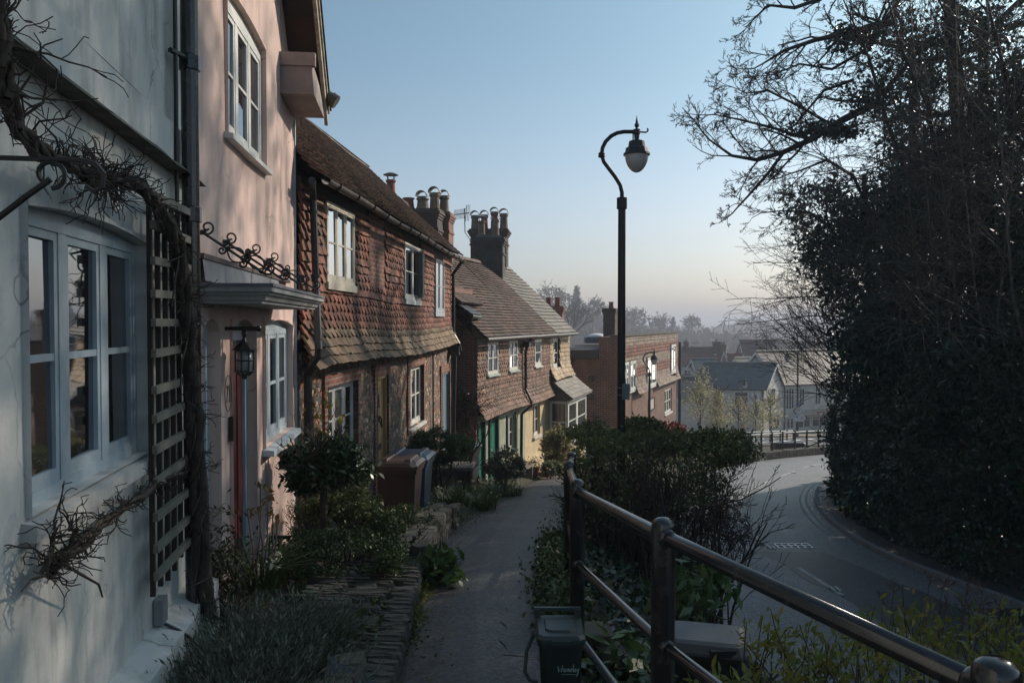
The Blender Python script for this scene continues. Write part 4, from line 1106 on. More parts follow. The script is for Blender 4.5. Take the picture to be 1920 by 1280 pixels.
def tile_front(house, Y0, Y1, mat, seed, skipops, zb=-2.72, shp=None, e=.12):
    VH_ = -.5 - zb
    def pos(u, v):
        fl_ = max(0, 1 - v / .6); z0 = zb - .0
        return H4.p(u, .02 + .26 * fl_ ** 1.5 + .015 * noise.noise(Vector((u, v, seed))), z0 + v + (.04 * math.sin(u * .8)) * (1 - v / VH_))
    def nor(u, v):
        a = pos(u, v + .05) - pos(u, v); b = pos(u + .05, v) - pos(u, v); n = b.cross(a); n.normalize(); return n if n.dot(H4.n) > 0 else -n
    sk = lambda u, v, a, b, v0: any(o[0] - .03 < u < o[1] + .03 and o[2] - .05 < zb + v < o[3] + .05 for o in skipops)
    mb = MB(); tiles(mb, pos, nor, S4(Y0), S4(Y1), 0, VH_, .19, e, .026, shp or 'rect', .006, sk, seed)
    part('hung_tiles', mb, mat, house)
    mb = MB(); wall_mesh(mb, H4, S4(Y0), S4(Y1), zb, -.45, [(*o[:4], .08) for o in skipops], .6, 0, 1, n0=-.03)
    part('upper_wall', mb, dark_wood, house)
bands = lambda j: 'rect' if j % 8 in (0, 1, 5, 6) else 'hook'
gpaint = brick('pale_green_painted_brick', .3, (.40, .43, .33), (.37, .40, .31), (.33, .36, .28), bump=.5)
cpaint = brick('cream_painted_brick', .3, (.66, .54, .34), (.62, .50, .31), (.52, .43, .28), bump=.5)
teal = M('green_door_paint', (.015, .20, .135), .4, (.012, .16, .11), 5, 60)
teal_d = M('dark_green_paint', (.012, .055, .045), .4, (.01, .045, .038), 5, 60)
G = thing('green_cottage', 'pale green cottage under brown hung tiles with bright green doors', 'house', H4.pY(24.5, -2, -5))
gu = [(S4(23.0), S4(23.95), -1.50, -.56), (S4(25.05), S4(25.95), -1.50, -.56)]
gl = (S4(25.0), S4(25.8), -4.05, -2.95, .12); gd = [(S4(22.3), S4(22.85), -4.95, -2.82, .16), (S4(23.3), S4(24.05), -4.95, -2.82, .16)]
mb = MB(); wall_mesh(mb, H4, S4(22.15), S4(27.0), -6.6, -2.6, [gl] + gd, .5, .01, 2)
part('ground_floor_wall', mb, gpaint, G)
mb = MB(); mb.prism([H4.p(S4(22.15), .02, -6.4), H4.p(S4(22.15), .02, -.45), H4.p(S4(22.15), -2.55, 2.2), H4.p(S4(22.15), -5.1, -.45), H4.p(S4(22.15), -5.1, -6.4)], H4.d * .1)
part('end_wall', mb, bk_b, G)
tile_front(G, 22.15, 27.0, tile_brown, 61, gu, shp=bands)
for o in gu: window(G, H4, o[0], o[1], o[2], o[3], .07, 2, 2, (white_paint, pane_far), .05, .05, .025, .03, .1, (.13, .07, .06), sillmat=M('pale_green_sill', (.42, .50, .44), .6))
window(G, H4, *gl[:4], -.05, 2, 2, (white_paint, pane_dull), .055, .05, .026, .035, .07, (.10, .09, .06), sillmat=teal_d, bars=1)
mb = MB(); H4.box(mb, gl[0] - .07, gl[0], -.01, .045, gl[2], gl[3] + .06); H4.box(mb, gl[1], gl[1] + .07, -.01, .045, gl[2], gl[3] + .06); part('window_surround', mb, teal_d, G)
for o in gd:
    mb = MB()
    for i in range(4):
        p, q = lerp(o[0] + .05, o[1] - .05, i / 4), lerp(o[0] + .05, o[1] - .05, (i + 1) / 4); H4.box(mb, p + .003, q - .003, -.12, -.035 + .003 * (i % 2), o[2] - .4, o[3] - .05)
    d = part('door', mb, teal, G)
    m2 = MB(); H4.box(m2, o[0] - .06, o[0] + .05, -.12, .05, o[2] - .5, o[3]); H4.box(m2, o[1] - .05, o[1] + .06, -.12, .05, o[2] - .5, o[3]); part('door_frame', m2, teal_d, d)
    m2 = MB(); m2.tube([H4.p(o[0] + .12, -.03, -3.2), H4.p(o[0] + .12, .02, -3.25), H4.p(o[0] + .12, .02, -3.4), H4.p(o[0] + .12, -.03, -3.42)], .014, 5); part('handle', m2, black_iron, d)
row_roof(G, 22.1, 27.0, tile_roof, 62)
mb = MB(); mb.tube([H4.pY(26.6, .36, -.5), H4.pY(26.6, .2, -.75), H4.pY(26.6, .14, -.95), H4.pY(26.6, .14, -2.2), H4.pY(26.6, .34, -2.6), H4.pY(26.55, .34, -2.75), H4.pY(26.2, .12, -3.0), H4.pY(26.2, .1, -5.4)], .05, 8)
H4.box(mb, S4(26.6) - .13, S4(26.6) + .13, .08, .3, -.8, -.62); part('downpipe', mb, black_iron, G)

Cc = thing('cream_cottage', 'sunlit cream painted brick cottage under brown hung tiles', 'house', H4.pY(28.5, -2, -5))
cu = [(S4(28.0), S4(28.85), -1.52, -.58)]; cl = (S4(28.0), S4(28.85), -4.0, -2.88, .12)
mb = MB(); wall_mesh(mb, H4, S4(27.01), S4(30.1), -6.9, -2.6, [cl], .5, .01, 4)
for i in range(8): 
    p, q = lerp(S4(27.05), S4(30.1), i / 8), lerp(S4(27.05), S4(30.1), (i + 1) / 8)
    H4.box(mb, p, q, -.02, .05, -6.9, -4.68 - .02 * i)
part('ground_floor_wall', mb, cpaint, Cc)
tile_front(Cc, 27.01, 30.1, tile_brown, 63, cu, shp=bands)
window(Cc, H4, *cu[0], .07, 1, 2, (white_paint, pane_dull), .06, .05, .03, .04, .1, (.13, .07, .06))
window(Cc, H4, *cl[:4], -.05, 2, 2, (white_paint, pane_dull), .06, .05, .028, .035, .07, (.09, .09, .06))
row_roof(Cc, 27.01, 30.1, tile_roof, 64)

Bc = thing('bay_cottage', 'end cottage with pale hung tiles, slate roof and a white bay window', 'house', H4.pY(31.5, -2, -5))
bu = [(S4(30.65), S4(31.7), -1.75, -.6)]
mb = MB(); wall_mesh(mb, H4, S4(30.11), S4(33.4), -7.2, -2.4, (), .6, .01, 6)
mb.prism([H4.p(S4(33.4), .02, -7.2), H4.p(S4(33.4), .02, -.45), H4.p(S4(33.4), -2.55, 2.2), H4.p(S4(33.4), -5.1, -.45), H4.p(S4(33.4), -5.1, -7.2)], H4.d * -.1)
part('ground_floor_wall', mb, cpaint, Bc)
tile_front(Bc, 30.11, 33.4, tile_pale, 65, bu, zb=-2.2, e=.17)
window(Bc, H4, *bu[0], -.02, 1, 2, (white_paint, pane_dull), .08, .06, .035, .05, .1, (.1, .08, .06))
row_roof(Bc, 30.11, 33.45, slate, 66, .3, .2)
# bay window: roof and glazed box
mb = MB()
def bpos(u, v): 
    t = v / .95; return H4.p(u, lerp(.95, .04, t) , lerp(-2.95, -2.1, t) + .10 * (1 - t) ** 2)
def bnor(u, v): 
    n = (bpos(u, v + .05) - bpos(u, v)).cross(bpos(u + .05, v) - bpos(u, v)); n.normalize(); return n if n.z > 0 else -n
tiles(mb, bpos, bnor, S4(30.1), S4(33.75), 0, 1.1, .25, .16, .012, 'rect', .004, None, 67)
mb.prism([H4.p(S4(30.1), .93, -2.9), H4.p(S4(30.1), .0, -2.9), H4.p(S4(30.1), 0, -2.1)], H4.d * (S4(33.75) - S4(30.1)))
part('bay_roof', mb, slate, Bc)
mb = MB(); H4.box(mb, S4(30.2), S4(33.55), .0, .72, -7.0, -4.55); part('bay_base', mb, cpaint, Bc)
for (p, q) in ((S4(30.22), S4(31.75)), (S4(31.75), S4(33.5))):
    w = window(Bc, H4, p, q, -4.55, -2.95, .74, 1, 2, (white_paint, pane_dull), .13, .06, .04, .05, .12)
mb = MB(); H4.box(mb, S4(30.2), S4(33.55), .70, .86, -4.64, -4.56); part('bay_sill', mb, white_paint, Bc)
side = Fr(0, 0)
mb = MB(); gq = MB()
def sq(mb, s, n0, n1, z0, z1, t=.06): H4.box(mb, s, s + t, n0, n1, z0, z1)
s = S4(30.2)
sq(mb, s, .02, .12, -4.55, -2.95); sq(mb, s, .64, .74, -4.55, -2.95, .02); sq(mb, s, .12, .64, -4.55, -4.45); sq(mb, s, .12, .64, -3.05, -2.95); sq(mb, s, .12, .64, -3.78, -3.72)
w = part('side_window', mb, white_paint, Bc); gq.quad(H4.p(s + .03, .1, -4.5), H4.p(s + .03, .66, -4.5), H4.p(s + .03, .66, -3.0), H4.p(s + .03, .1, -3.0)); part('pane', gq, pane_dull, w)
# roof-top parapet behind the slate strip
mb = MB(); mb.hexa([H4.pY(34.2, -2.2, -1.5), H4.pY(34.2, -4.6, -1.5), H4.pY(34.6, -4.6, -1.5), H4.pY(34.6, -2.2, -1.5), H4.pY(34.2, -2.2, 1.15), H4.pY(34.2, -4.6, 2.9), H4.pY(34.6, -4.6, 2.9), H4.pY(34.6, -2.2, 1.15)])
H4.box(mb, S4(34.2), S4(34.6), -2.2, -1.95, -1.5, 1.0)
part('parapet_wall', mb, dark_brick, Bc)
mb = MB(); mb.hexa([H4.pY(34.15, -2.1, 1.12), H4.pY(34.15, -4.6, 2.93), H4.pY(34.65, -4.6, 2.93), H4.pY(34.65, -2.1, 1.12), H4.pY(34.15, -2.1, 1.2), H4.pY(34.15, -4.6, 3.02), H4.pY(34.65, -4.6, 3.02), H4.pY(34.65, -2.1, 1.2)])
part('coping', mb, stone_m, Bc)
# chimneys of the rows
ang3 = math.atan2(1, .0767) - math.pi / 2; ang4 = math.atan2(1, .30) - math.pi / 2
sooty = dark_brick; redb = brick('chimney_brick', .1, (.24, .09, .06), (.14, .06, .05), (.2, .18, .16))
render_d = M('dark_render', (.075, .07, .065), .9, (.045, .043, .04), 3, 40, bump=.4)
q = P(733, 377, 23.5)
chimney(nb, q.x, q.y, .78, .7, q.z - 2.2, q.z, ang3, sooty, [(0, 0, .55, .16, 'hat', pot_red)], capmat=render_d)
q = P(794, 396, 25.5)
chimney(nb, q.x, q.y, 1.15, 1.15, q.z - 2.8, q.z, -.12, sooty, [(-.38, -.4, .36, .2, None, pot_red), (-.12, .3, .46, .18, 'dome', pot_buff), (.06, -.35, .34, .22, None, pot_buff), (.32, .2, .55, .19, 'dome', pot_buff)], .06)
q = P(834, 400, 26.2)
chimney(nb, q.x, q.y, .42, .8, q.z - 2.8, q.z, -.12, redb, [(0, -.1, .50, .18, 'dome', pot_buff)], .05)
q = P(918, 447, 31.2)
chimney(Cc, q.x, q.y, 1.12, .9, q.z - 2.6, q.z, -.1, render_d, [(-.30, -.1, .60, .16, 'hat', pot_buff), (.24, -.1, .62, .17, 'dome', pot_buff)], .07, capmat=render_d)
q = P(918, 431, 33.6)
chimney(Bc, q.x, q.y, 1.5, .8, q.z - 4.0, q.z, -.1, sooty, [(-.62, 0, .56, .19, 'dome', pot_buff), (-.22, 0, .58, .18, 'dome', pot_red), (.2, 0, .70, .18, 'dome', pot_red), (.6, 0, .62, .2, 'dome', pot_buff)], .08)
q = P(1038, 574, 39)
chimney(Bc, q.x, q.y, .95, .6, q.z - 4, q.z, -.2, redb, [(-.24, 0, .42, .16, None, pot_red), (.2, 0, .42, .16, None, pot_red)], .06)
# aerial
q = P(882, 455, 31.5); mb = MB(); t = P(871, 398, 31.5); e = P(858, 400, 31.5)
mb.tube([q, P(881, 448, 31.5), P(872, 436, 31.5), t - Vector((0, 0, .1)), t + Vector((0, 0, .15))], .022, 5)
a_, b_ = P(851, 403, 31.8), P(880, 399, 31.2); mb.tube([a_, b_], .018, 4)
for i in range(14):
    c = a_.lerp(b_, i / 13 if i < 11 else (.72 + (i - 10) * .09)); h = .20 if i < 10 else .32
    mb.tube([c + Vector((-.03, 0, -h)), c + Vector((.03, 0, h))], .009, 4)
solo('tv_aerial', mb, M('aerial_metal', (.10, .10, .10), .5, metal=.5), 'comb shaped television aerial on a bent mast beside the big chimney', 'aerial')

# ------------------------------------------------------------------ flat roofed brick building
H5 = Fr(-9.77, .387); S5 = H5.S
fb = brick('flat_block_brick', .387, (.17, .072, .050), (.115, .050, .038), (.27, .23, .19), bump=.6, bw=.27, bh=.095)
Fb = thing('flat_roofed_building', 'two storey flat roofed brick building with a hung tile upper floor', 'building', H5.pY(45, -3, -7))
sA, sB_ = S5(38.5), S5(54.0); ztop = -.58
fu = [(S5(39.0), S5(40.0), -3.45, -1.95), (S5(40.3), S5(41.5), -3.45, -1.95), (S5(44.3), S5(46.6), -3.6, -1.95), (S5(51.3), S5(52.9), -3.2, -1.4)]
flw = [(S5(49.9), S5(52.2), -5.75, -4.2)]
mb = MB(); wall_mesh(mb, H5, sA, sB_, -10, ztop - .1, [(*o, .12) for o in fu + flw], 1.0, 0, 1)
H5.box(mb, sA, sB_ - .01, -6.5, -.35, -10, -1.75); H5.box(mb, sA, sB_ - .01, -.5, -.16, -1.75, ztop - .12); H5.box(mb, sB_ - .02, sB_ - .005, -.35, .0, -10, ztop - .12)
part('wall', mb, fb, Fb)
mb = MB()
def p5(u, v):
    f_ = max(0, 1 - v / .75); return H5.p(u, .03 + .22 * f_ ** 1.5, -3.75 + v - (.0))
def n5(u, v):
    a = p5(u, v + .05) - p5(u, v); b = p5(u + .05, v) - p5(u, v); n = b.cross(a); n.normalize(); return n if n.dot(H5.n) > 0 else -n
sk5 = lambda u, v, a, b, v0: any(o[0] - .12 < u < o[1] + .12 and o[2] - .35 < -3.75 + v < o[3] + .1 for o in fu)
inb = lambda v: .75 < v < 1.35 or 1.95 < v < 2.5
m5 = MB(); tiles(m5, p5, n5, sA + .02, sB_, 0, 3.05, .26, .185, .035, 'hook', .004, lambda u, v, a, b, v0: not inb(v0) or sk5(u, v, a, b, v0), 71); part('ornamental_tiles', m5, tile_red, Fb)
tiles(mb, p5, n5, sA + .02, sB_, 0, 3.05, .26, .185, .03, 'rect', .004, lambda u, v, a, b, v0: inb(v0) or sk5(u, v, a, b, v0), 71)
part('hung_tiles', mb, M('buff_hung_tile', (.21, .155, .118), .8, (.15, .105, .08), 2, 50, island=.4, bump=.4), Fb)
mb = MB(); H5.box(mb, sA - .05, sB_ + .05, -.4, .12, ztop - .1, ztop); part('coping', mb, stone_m, Fb)
for o in fu: window(Fb, H5, *o, .16, 2, 2, (white_paint, pane_far), .10, .08, .05, .05, .1, (.12, .1, .06))
for o in flw: window(Fb, H5, *o, -.04, 3, 2, (white_paint, pane_far), .08, .08, .05, .05, .08, (.08, .1, .06))
mb = MB(); H5.box(mb, S5(45.2), S5(46.5), .0, .06, -4.95, -4.35); pq = part('sign_board', mb, M('pale_board', (.5, .47, .42), .6), Fb)
mb = MB(); 
for a in ((S5(45.15), S5(46.55), -4.36, -4.28), (S5(45.15), S5(46.55), -5.02, -4.94), (S5(45.15), S5(45.28), -4.94, -4.36), (S5(46.42), S5(46.55), -4.94, -4.36)): H5.box(mb, a[0], a[1], .0, .09, a[2], a[3])
part('sign_frame', mb, dark_wood, pq)
mb = MB()
for i in range(7): H5.box(mb, S5(45.45) + i * .14, S5(45.45) + i * .14 + .08, .062, .066, -4.7 - .05 * (i % 2), -4.6)
# lower end wing facing the camera: its own roof with a dark fascia and a dome light
E5 = lambda e, b, z: Vector((5.13, 38.5, 0)) - H5.n * e + H5.d * b + Vector((0, 0, z))
mb = MB(); mb.hexa([E5(.9, -.0, -10), E5(8.5, 0, -10), E5(8.5, 5, -10), E5(.9, 5, -10), E5(.9, 0, -1.75), E5(8.5, 0, -1.75), E5(8.5, 5, -1.75), E5(.9, 5, -1.75)])
mb.hexa([E5(.0, -.12, -10), E5(.95, -.12, -10), E5(.95, 5, -10), E5(.0, 5, -10), E5(0, -.12, ztop - .1), E5(.95, -.12, ztop - .1), E5(.95, 5, ztop - .1), E5(0, 5, ztop - .1)])
part('end_wall', mb, fb, Fb)
mb = MB(); mb.hexa([E5(.96, -.25, -1.74), E5(8.8, -.25, -1.74), E5(8.8, 16.5, -1.74), E5(.52, 16.5, -1.74), E5(.96, -.25, -1.32), E5(8.8, -.25, -1.32), E5(8.8, 16.5, -.95), E5(.52, 16.5, -.95)])
part('flat_roof', mb, M('roof_felt', (.055, .055, .06), .8, (.04, .04, .045), 2, 40), Fb)
mb = MB(); c = P(1119, 636, 43.5); mb.rbox(c.x - .66, c.x + .66, c.y - .55, c.y + .55, c.z - .2, c.z + .13, .04); sk_ = part('skylight_kerb', mb, lead, Fb)
mb = MB(); mb.lathe(c.x, c.y, [(.52 * math.cos(t * math.pi / 16), c.z + .13 + .2 * math.sin(t * math.pi / 16)) for t in range(8)] + [(.01, c.z + .33)], 20); part('dome', mb, M('acrylic_dome', (.80, .80, .80), .45, (.74, .74, .74), bump=0), sk_, sm=True)
mb = MB(); mb.tube([E5(2.2, -.2, -1.8), E5(2.5, -.1, -2.4), E5(2.5, -.1, -9)], .07, 8); part('downpipe', mb, black_iron, Fb)
mb = MB()
for z in (-2.7, -3.6): lathe_axis(mb, E5(1.35, -.01, z), -H5.d, [(.13, 0), (.15, .06), (.12, .09)], 12)
part('wall_vent', mb, black_iron, Fb)
mb = MB(); mb.tube([E5(3.9, -.03, -3.2), E5(3.9, -.03, -6.3)], .02, 4); mb.tube([E5(1.2, -.15, -4.3), E5(1.2, -.15, -9)], .03, 4); part('cable', mb, black_iron, Fb)
q = P(1146, 578, 42)
chimney(Fb, q.x, q.y, .62, .9, -1.2, q.z, -.37, dark_brick, [(0, 0, .34, .15, None, pot_red)], .05)
mb = MB(); mb.tube([H5.pY(54.3, .15, -1.3), H5.pY(54.3, .15, -9)], .10, 8); part('downpipe', mb, black_iron, Fb)

# ------------------------------------------------------------------ town beyond
wallw = M('town_white_render', (.60, .56, .49), .85, (.46, .45, .44), 1, 20)
wallg = M('town_grey_render', (.52, .50, .46), .85, (.45, .43, .40), 1, 20)
bluesl = M('blue_slate', (.045, .095, .110), .55, (.030, .065, .08), 2, 30, island=.25, spec=.5)
redroof = M('town_red_roof', (.095, .040, .032), .8, (.06, .030, .026), 2, 30, island=.3)
brownroof = M('town_brown_roof', (.16, .11, .082), .45, (.11, .08, .062), 2, 30, island=.6, spec=.8)
paleroof = M('town_pale_roof', (.50, .42, .30), .38, (.42, .34, .24), 2, 30, island=.35, spec=.9)  # base colour raised to carry the sun glint of the small roof
tbrick = brick('town_brick', 0, (.12, .042, .032), (.08, .034, .028), (.11, .10, .09))
def town_house(name, label, px, py_eave, Y, L, D, rise, ang, wm, rm, zb=None, cat='house', tw=.45, te=.28, ov=.25, hip=0):
    "corner at pixel; L along local x (turned by ang), D along local y; ridge along x"
    c = P(px, py_eave, Y); t = thing(name, label, cat, (c.x, c.y, zb if zb is not None else gz(c.x, Y) - .5))
    ca, sa = math.cos(ang), math.sin(ang)
    X = Vector((ca, sa, 0)); Yv = Vector((-sa, ca, 0)); ze = c.z; z0 = (zb if zb is not None else gz(c.x, Y) - 1.0)
    Q = lambda x, y, z: Vector((c.x, c.y, 0)) + X * x + Yv * y + Vector((0, 0, z))
    mb = MB()
    pr = [Q(0, 0, z0), Q(0, 0, ze), Q(0, D / 2, ze + rise), Q(0, D, ze), Q(0, D, z0)]
    mb.prism(pr, X * L)
    part('wall', mb, wm, t)
    mb = MB(); SL = math.hypot(D / 2, rise); cy, cz = D / 2 / SL, rise / SL
    for sg in (0, 1):
        nrm = (Yv * (-cz if sg == 0 else cz) + Vector((0, 0, cy)))
        def pos(u, v, sg=sg):
            y = -ov * cy + v * cy; z = ze - ov * cz + v * cz + .06
            return Q(u, y if sg == 0 else D - y, z)
        if sg == 0: tiles(mb, pos, lambda u, v, n=nrm: n, -ov, L + ov, 0, SL + ov, tw, te, .03, 'rect', .01, None, hash(name) % 99 if False else len(name))
        mb.quad(pos(-ov, 0), pos(L + ov, 0), pos(L + ov, SL + ov), pos(-ov, SL + ov))
        for xx in (-ov, L + ov):
            mb.quad(pos(xx, 0), pos(xx, SL + ov), pos(xx, SL + ov) - Vector((0, 0, .22)), pos(xx, 0) - Vector((0, 0, .22)))
    mb.tube([Q(-ov, D / 2, ze + rise + .1), Q(L + ov, D / 2, ze + rise + .1)], .14, 6)
    part('roof', mb, rm, t)
    return t, Q, ze, z0
def twin(t, Q, x0, x1, z0, z1, y=0, side='front', cols=2, fm=white_paint, gm=pane_dull, fw=.09):
    mb = MB(); gq = MB()
    A = (lambda x, o, z: Q(x, -o, z)) if side == 'front' else (lambda x, o, z: Q(y - o if side == 'left' else y + o, x, z))
    def b(a0, a1, c0, c1, o0=-.02, o1=.05):
        mb.hexa([A(a0, o0, c0), A(a1, o0, c0), A(a1, o1, c0), A(a0, o1, c0), A(a0, o0, c1), A(a1, o0, c1), A(a1, o1, c1), A(a0, o1, c1)])
    b(x0, x1, z0, z0 + fw); b(x0, x1, z1 - fw, z1)
    for i in range(cols + 1):
        xx = lerp(x0, x1 - fw, i / cols); b(xx, xx + fw, z0 + fw, z1 - fw)
    b(x0 + fw, x1 - fw, lerp(z0, z1, .68), lerp(z0, z1, .68) + .05, -.02, .035)
    w = part('window', mb, fm, t)
    gq.quad(A(x0 + .02, .012, z0 + .02), A(x1 - .02, .012, z0 + .02), A(x1 - .02, .012, z1 - .02), A(x0 + .02, .012, z1 - .02)); part('pane', gq, gm, w)
# A: long red roof on the left
tA, QA, zA, _ = town_house('red_roofed_house', 'house with a long dull red tiled roof behind the pale young trees', 1240, 686, 108, 8.5, 6, 2.3, -.05, wallw, redroof)
twin(tA, QA, 3.0, 4.6, zA - 1.9, zA - .5, cols=3)
for (px, py, Y, w, pots) in ((1286, 640, 111, .55, [(0, 0, .25, .18, None, pot_buff)]), (1343, 640, 111, .9, [(0, 0, .3, .18, None, pot_buff)]), (1355, 646, 110, .7, [(-.2, 0, .4, .17, None, pot_buff), (.2, 0, .4, .17, None, pot_buff)])):
    q = P(px, py, Y); chimney(tA, q.x, q.y, w, .6, zA + .5, q.z, 0, tbrick, pots, .06)
t2, Q2, z2, _ = town_house('gabled_house', 'small house with an orange brick gable and white bargeboards', 1356, 686, 103, 4.2, 6, 2.0, math.pi / 2, brick('orange_gable_brick', 0, (.36, .17, .11), (.3, .14, .1)), redroof) if False else (None,) * 4
# gable facing the camera beside house A
c = P(1356, 688, 101); t2 = thing('gabled_house', 'small house with an orange brick gable and white bargeboards', 'house', (c.x, c.y, gz(c.x, 101)))
gA, gB_, gC = P(1347, 690, 101), P(1367, 690, 101), P(1356, 660, 101); dv = Vector((0, 5, 0)); zz0 = gz(c.x, 101) - 1
mb = MB(); mb.prism([Vector((gA.x, gA.y, zz0)), gA, gC, gB_, Vector((gB_.x, gB_.y, zz0))], dv); part('wall', mb, brick('orange_gable_brick', 0, (.40, .20, .13), (.34, .17, .11), (.3, .25, .2)), t2)
mb = MB(); o = Vector((0, -.25, 0)); up_ = Vector((0, 0, .12))
for a, b in ((gA + (gA - gC) * .15, gC), (gB_ + (gB_ - gC) * .15, gC)):
    mb.hexa([a + o, b + o, b + dv, a + dv, a + o + up_, b + o + up_, b + dv + up_, a + dv + up_])
rr = part('roof', mb, redroof, t2)
mb = MB()
for a, b in ((gA + (gA - gC) * .15, gC), (gB_ + (gB_ - gC) * .15, gC)):
    mb.hexa([a + o * 1.3 - up_ * 1.4, b + o * 1.3 - up_ * 1.4, b + o * 1.02 - up_ * 1.4, a + o * 1.02 - up_ * 1.4, a + o * 1.3 + up_, b + o * 1.3 + up_, b + o * 1.02 + up_, a + o * 1.02 + up_])
part('bargeboard', mb, white_paint, rr)
# B: blue slate white building with its gable to the right
cB = P(1433, 729, 80); LB = 9.6
tB, QB, zB, z0B = town_house('slate_roofed_shop', 'white shop with a long blue slate roof and a gable above the corner', 1433, 730, 80, 6.2, 5.4, 2.35, math.pi / 2 - .42, wallg, bluesl, cat='shop', te=.22) if False else (None,) * 4
def prism_house(name, label, cat, corner, dl, Ll, dg, Lg, ze, z0, rise, wm, rm, te=.22, tw=.4, ov=.3):
    "corner: nearest corner; dl = direction of the long eave side, dg = direction of the gable side; ridge parallel to dl"
    dl, dg = Vector(dl).normalized(), Vector(dg).normalized(); t = thing(name, label, cat, (corner[0], corner[1], z0))
    Q = lambda a, b, z: Vector((corner[0], corner[1], 0)) + dl * a + dg * b + Vector((0, 0, z))
    mb = MB(); mb.prism([Q(0, 0, z0), Q(0, 0, ze), Q(0, Lg / 2, ze + rise), Q(0, Lg, ze), Q(0, Lg, z0)], dl * Ll); part('wall', mb, wm, t)
    mb = MB(); SL = math.hypot(Lg / 2, rise); cy, cz = Lg / 2 / SL, rise / SL
    for sg in (0, 1):
        nrm = dg * (-cz if sg == 0 else cz) + Vector((0, 0, cy))
        def pos(u, v, sg=sg):
            y = (v - ov) * cy; return Q(u, y if sg == 0 else Lg - y, ze + (v - ov) * cz + .08)
        tiles(mb, pos, lambda u, v, n=nrm: n, -ov, Ll + ov, 0, SL + ov, tw, te, .03, 'rect', .01, None, len(name) + sg)
        mb.quad(pos(-ov, 0), pos(Ll + ov, 0), pos(Ll + ov, SL + ov), pos(-ov, SL + ov))
    mb.tube([Q(-ov, Lg / 2, ze + rise + .16), Q(Ll + ov, Lg / 2, ze + rise + .16)], .13, 6)
    r = part('roof', mb, rm, t)
    mb = MB()
    for xx in (-ov - .04, ):
        for sg in (0, 1):
            A_ = Q(xx, -ov * cy if sg == 0 else Lg + ov * cy, ze - ov * cz); B_ = Q(xx, Lg / 2, ze + rise)
            e = dl * .06; mb.hexa([A_ + Vector((0, 0, -.2)), B_ + Vector((0, 0, -.2)), B_ + e + Vector((0, 0, -.2)), A_ + e + Vector((0, 0, -.2)), A_ + Vector((0, 0, .1)), B_ + Vector((0, 0, .1)), B_ + e + Vector((0, 0, .1)), A_ + e + Vector((0, 0, .1))])
    part('bargeboard', mb, white_paint, r)
    return t, Q
zeB = P(1433, 730, 80).z; z0B = gz(cB.x, 80) - .6
tB, QB = prism_house('slate_roofed_shop', 'grey white shop with a long blue slate roof and a gable facing the junction', 'shop', (cB.x, cB.y), (-1, .22, 0), 6.8, (.60, .80, 0), 5.6, zeB, z0B, 2.35, wallg, bluesl)
twl = lambda a, o, z: QB(a, -o, z)
def wall_win(t, A, x0, x1, z0, z1, cols=2, fm=white_paint, gm=pane_dull, fw=.09, name='window'):
    mb = MB(); gq = MB()
    def b(a0, a1, c0, c1, o0=-.02, o1=.05):
        mb.hexa([A(a0, o0, c0), A(a1, o0, c0), A(a1, o1, c0), A(a0, o1, c0), A(a0, o0, c1), A(a1, o0, c1), A(a1, o1, c1), A(a0, o1, c1)])
    b(x0, x1, z0, z0 + fw); b(x0, x1, z1 - fw, z1)
    for i in range(cols + 1):
        xx = lerp(x0, x1 - fw, i / cols); b(xx, xx + fw, z0 + fw, z1 - fw)
    b(x0 + fw, x1 - fw, lerp(z0, z1, .7), lerp(z0, z1, .7) + .06, -.02, .035)
    w = part(name, mb, fm, t)
    gq.quad(A(x0 + .02, .012, z0 + .02), A(x1 - .02, .012, z0 + .02), A(x1 - .02, .012, z1 - .02), A(x0 + .02, .012, z1 - .02)); part('pane', gq, gm, w)
gabB = lambda b, o, z: QB(-o, b, z)
wall_win(tB, twl, 1.5, 2.9, zeB - 2.0, zeB - .25, 2)
wall_win(tB, gabB, 1.9, 3.2, zeB - 1.9, zeB - .0, 2)
wall_win(tB, gabB, 1.6, 4.4, z0B + .9, zeB - 3.0, 3, dark_wood, pane_dull, .12, 'shop_window')
mb = MB(); A_ = twl; mb.hexa([A_(.35, .0, zeB - 2.4), A_(1.25, .0, zeB - 2.4), A_(1.25, .05, zeB - 2.4), A_(.35, .05, zeB - 2.4), A_(.35, 0, zeB - .15), A_(1.25, 0, zeB - .15), A_(1.25, .05, zeB - .15), A_(.35, .05, zeB - .15)])
sb = part('sign_panel', mb, M('sign_white', (.62, .64, .66), .5), tB)
mb = MB(); mb.hexa([A_(.66, .051, zeB - .85), A_(.94, .051, zeB - .85), A_(.94, .06, zeB - .85), A_(.66, .06, zeB - .85), A_(.66, .051, zeB - .55), A_(.94, .051, zeB - .55), A_(.94, .06, zeB - .55), A_(.66, .06, zeB - .55)]); part('emblem', mb, M('maroon_square', (.05, .02, .03), .6), sb)
mb = MB(); mb.hexa([gabB(-.1, 0, zeB - 2.55), gabB(5.7, 0, zeB - 2.55), gabB(5.7, .18, zeB - 2.55), gabB(-.1, .18, zeB - 2.55), gabB(-.1, 0, zeB - 2.35), gabB(5.7, 0, zeB - 2.35), gabB(5.7, .12, zeB - 2.35), gabB(-.1, .12, zeB - 2.35)]); part('shop_cornice', mb, wallw, tB)
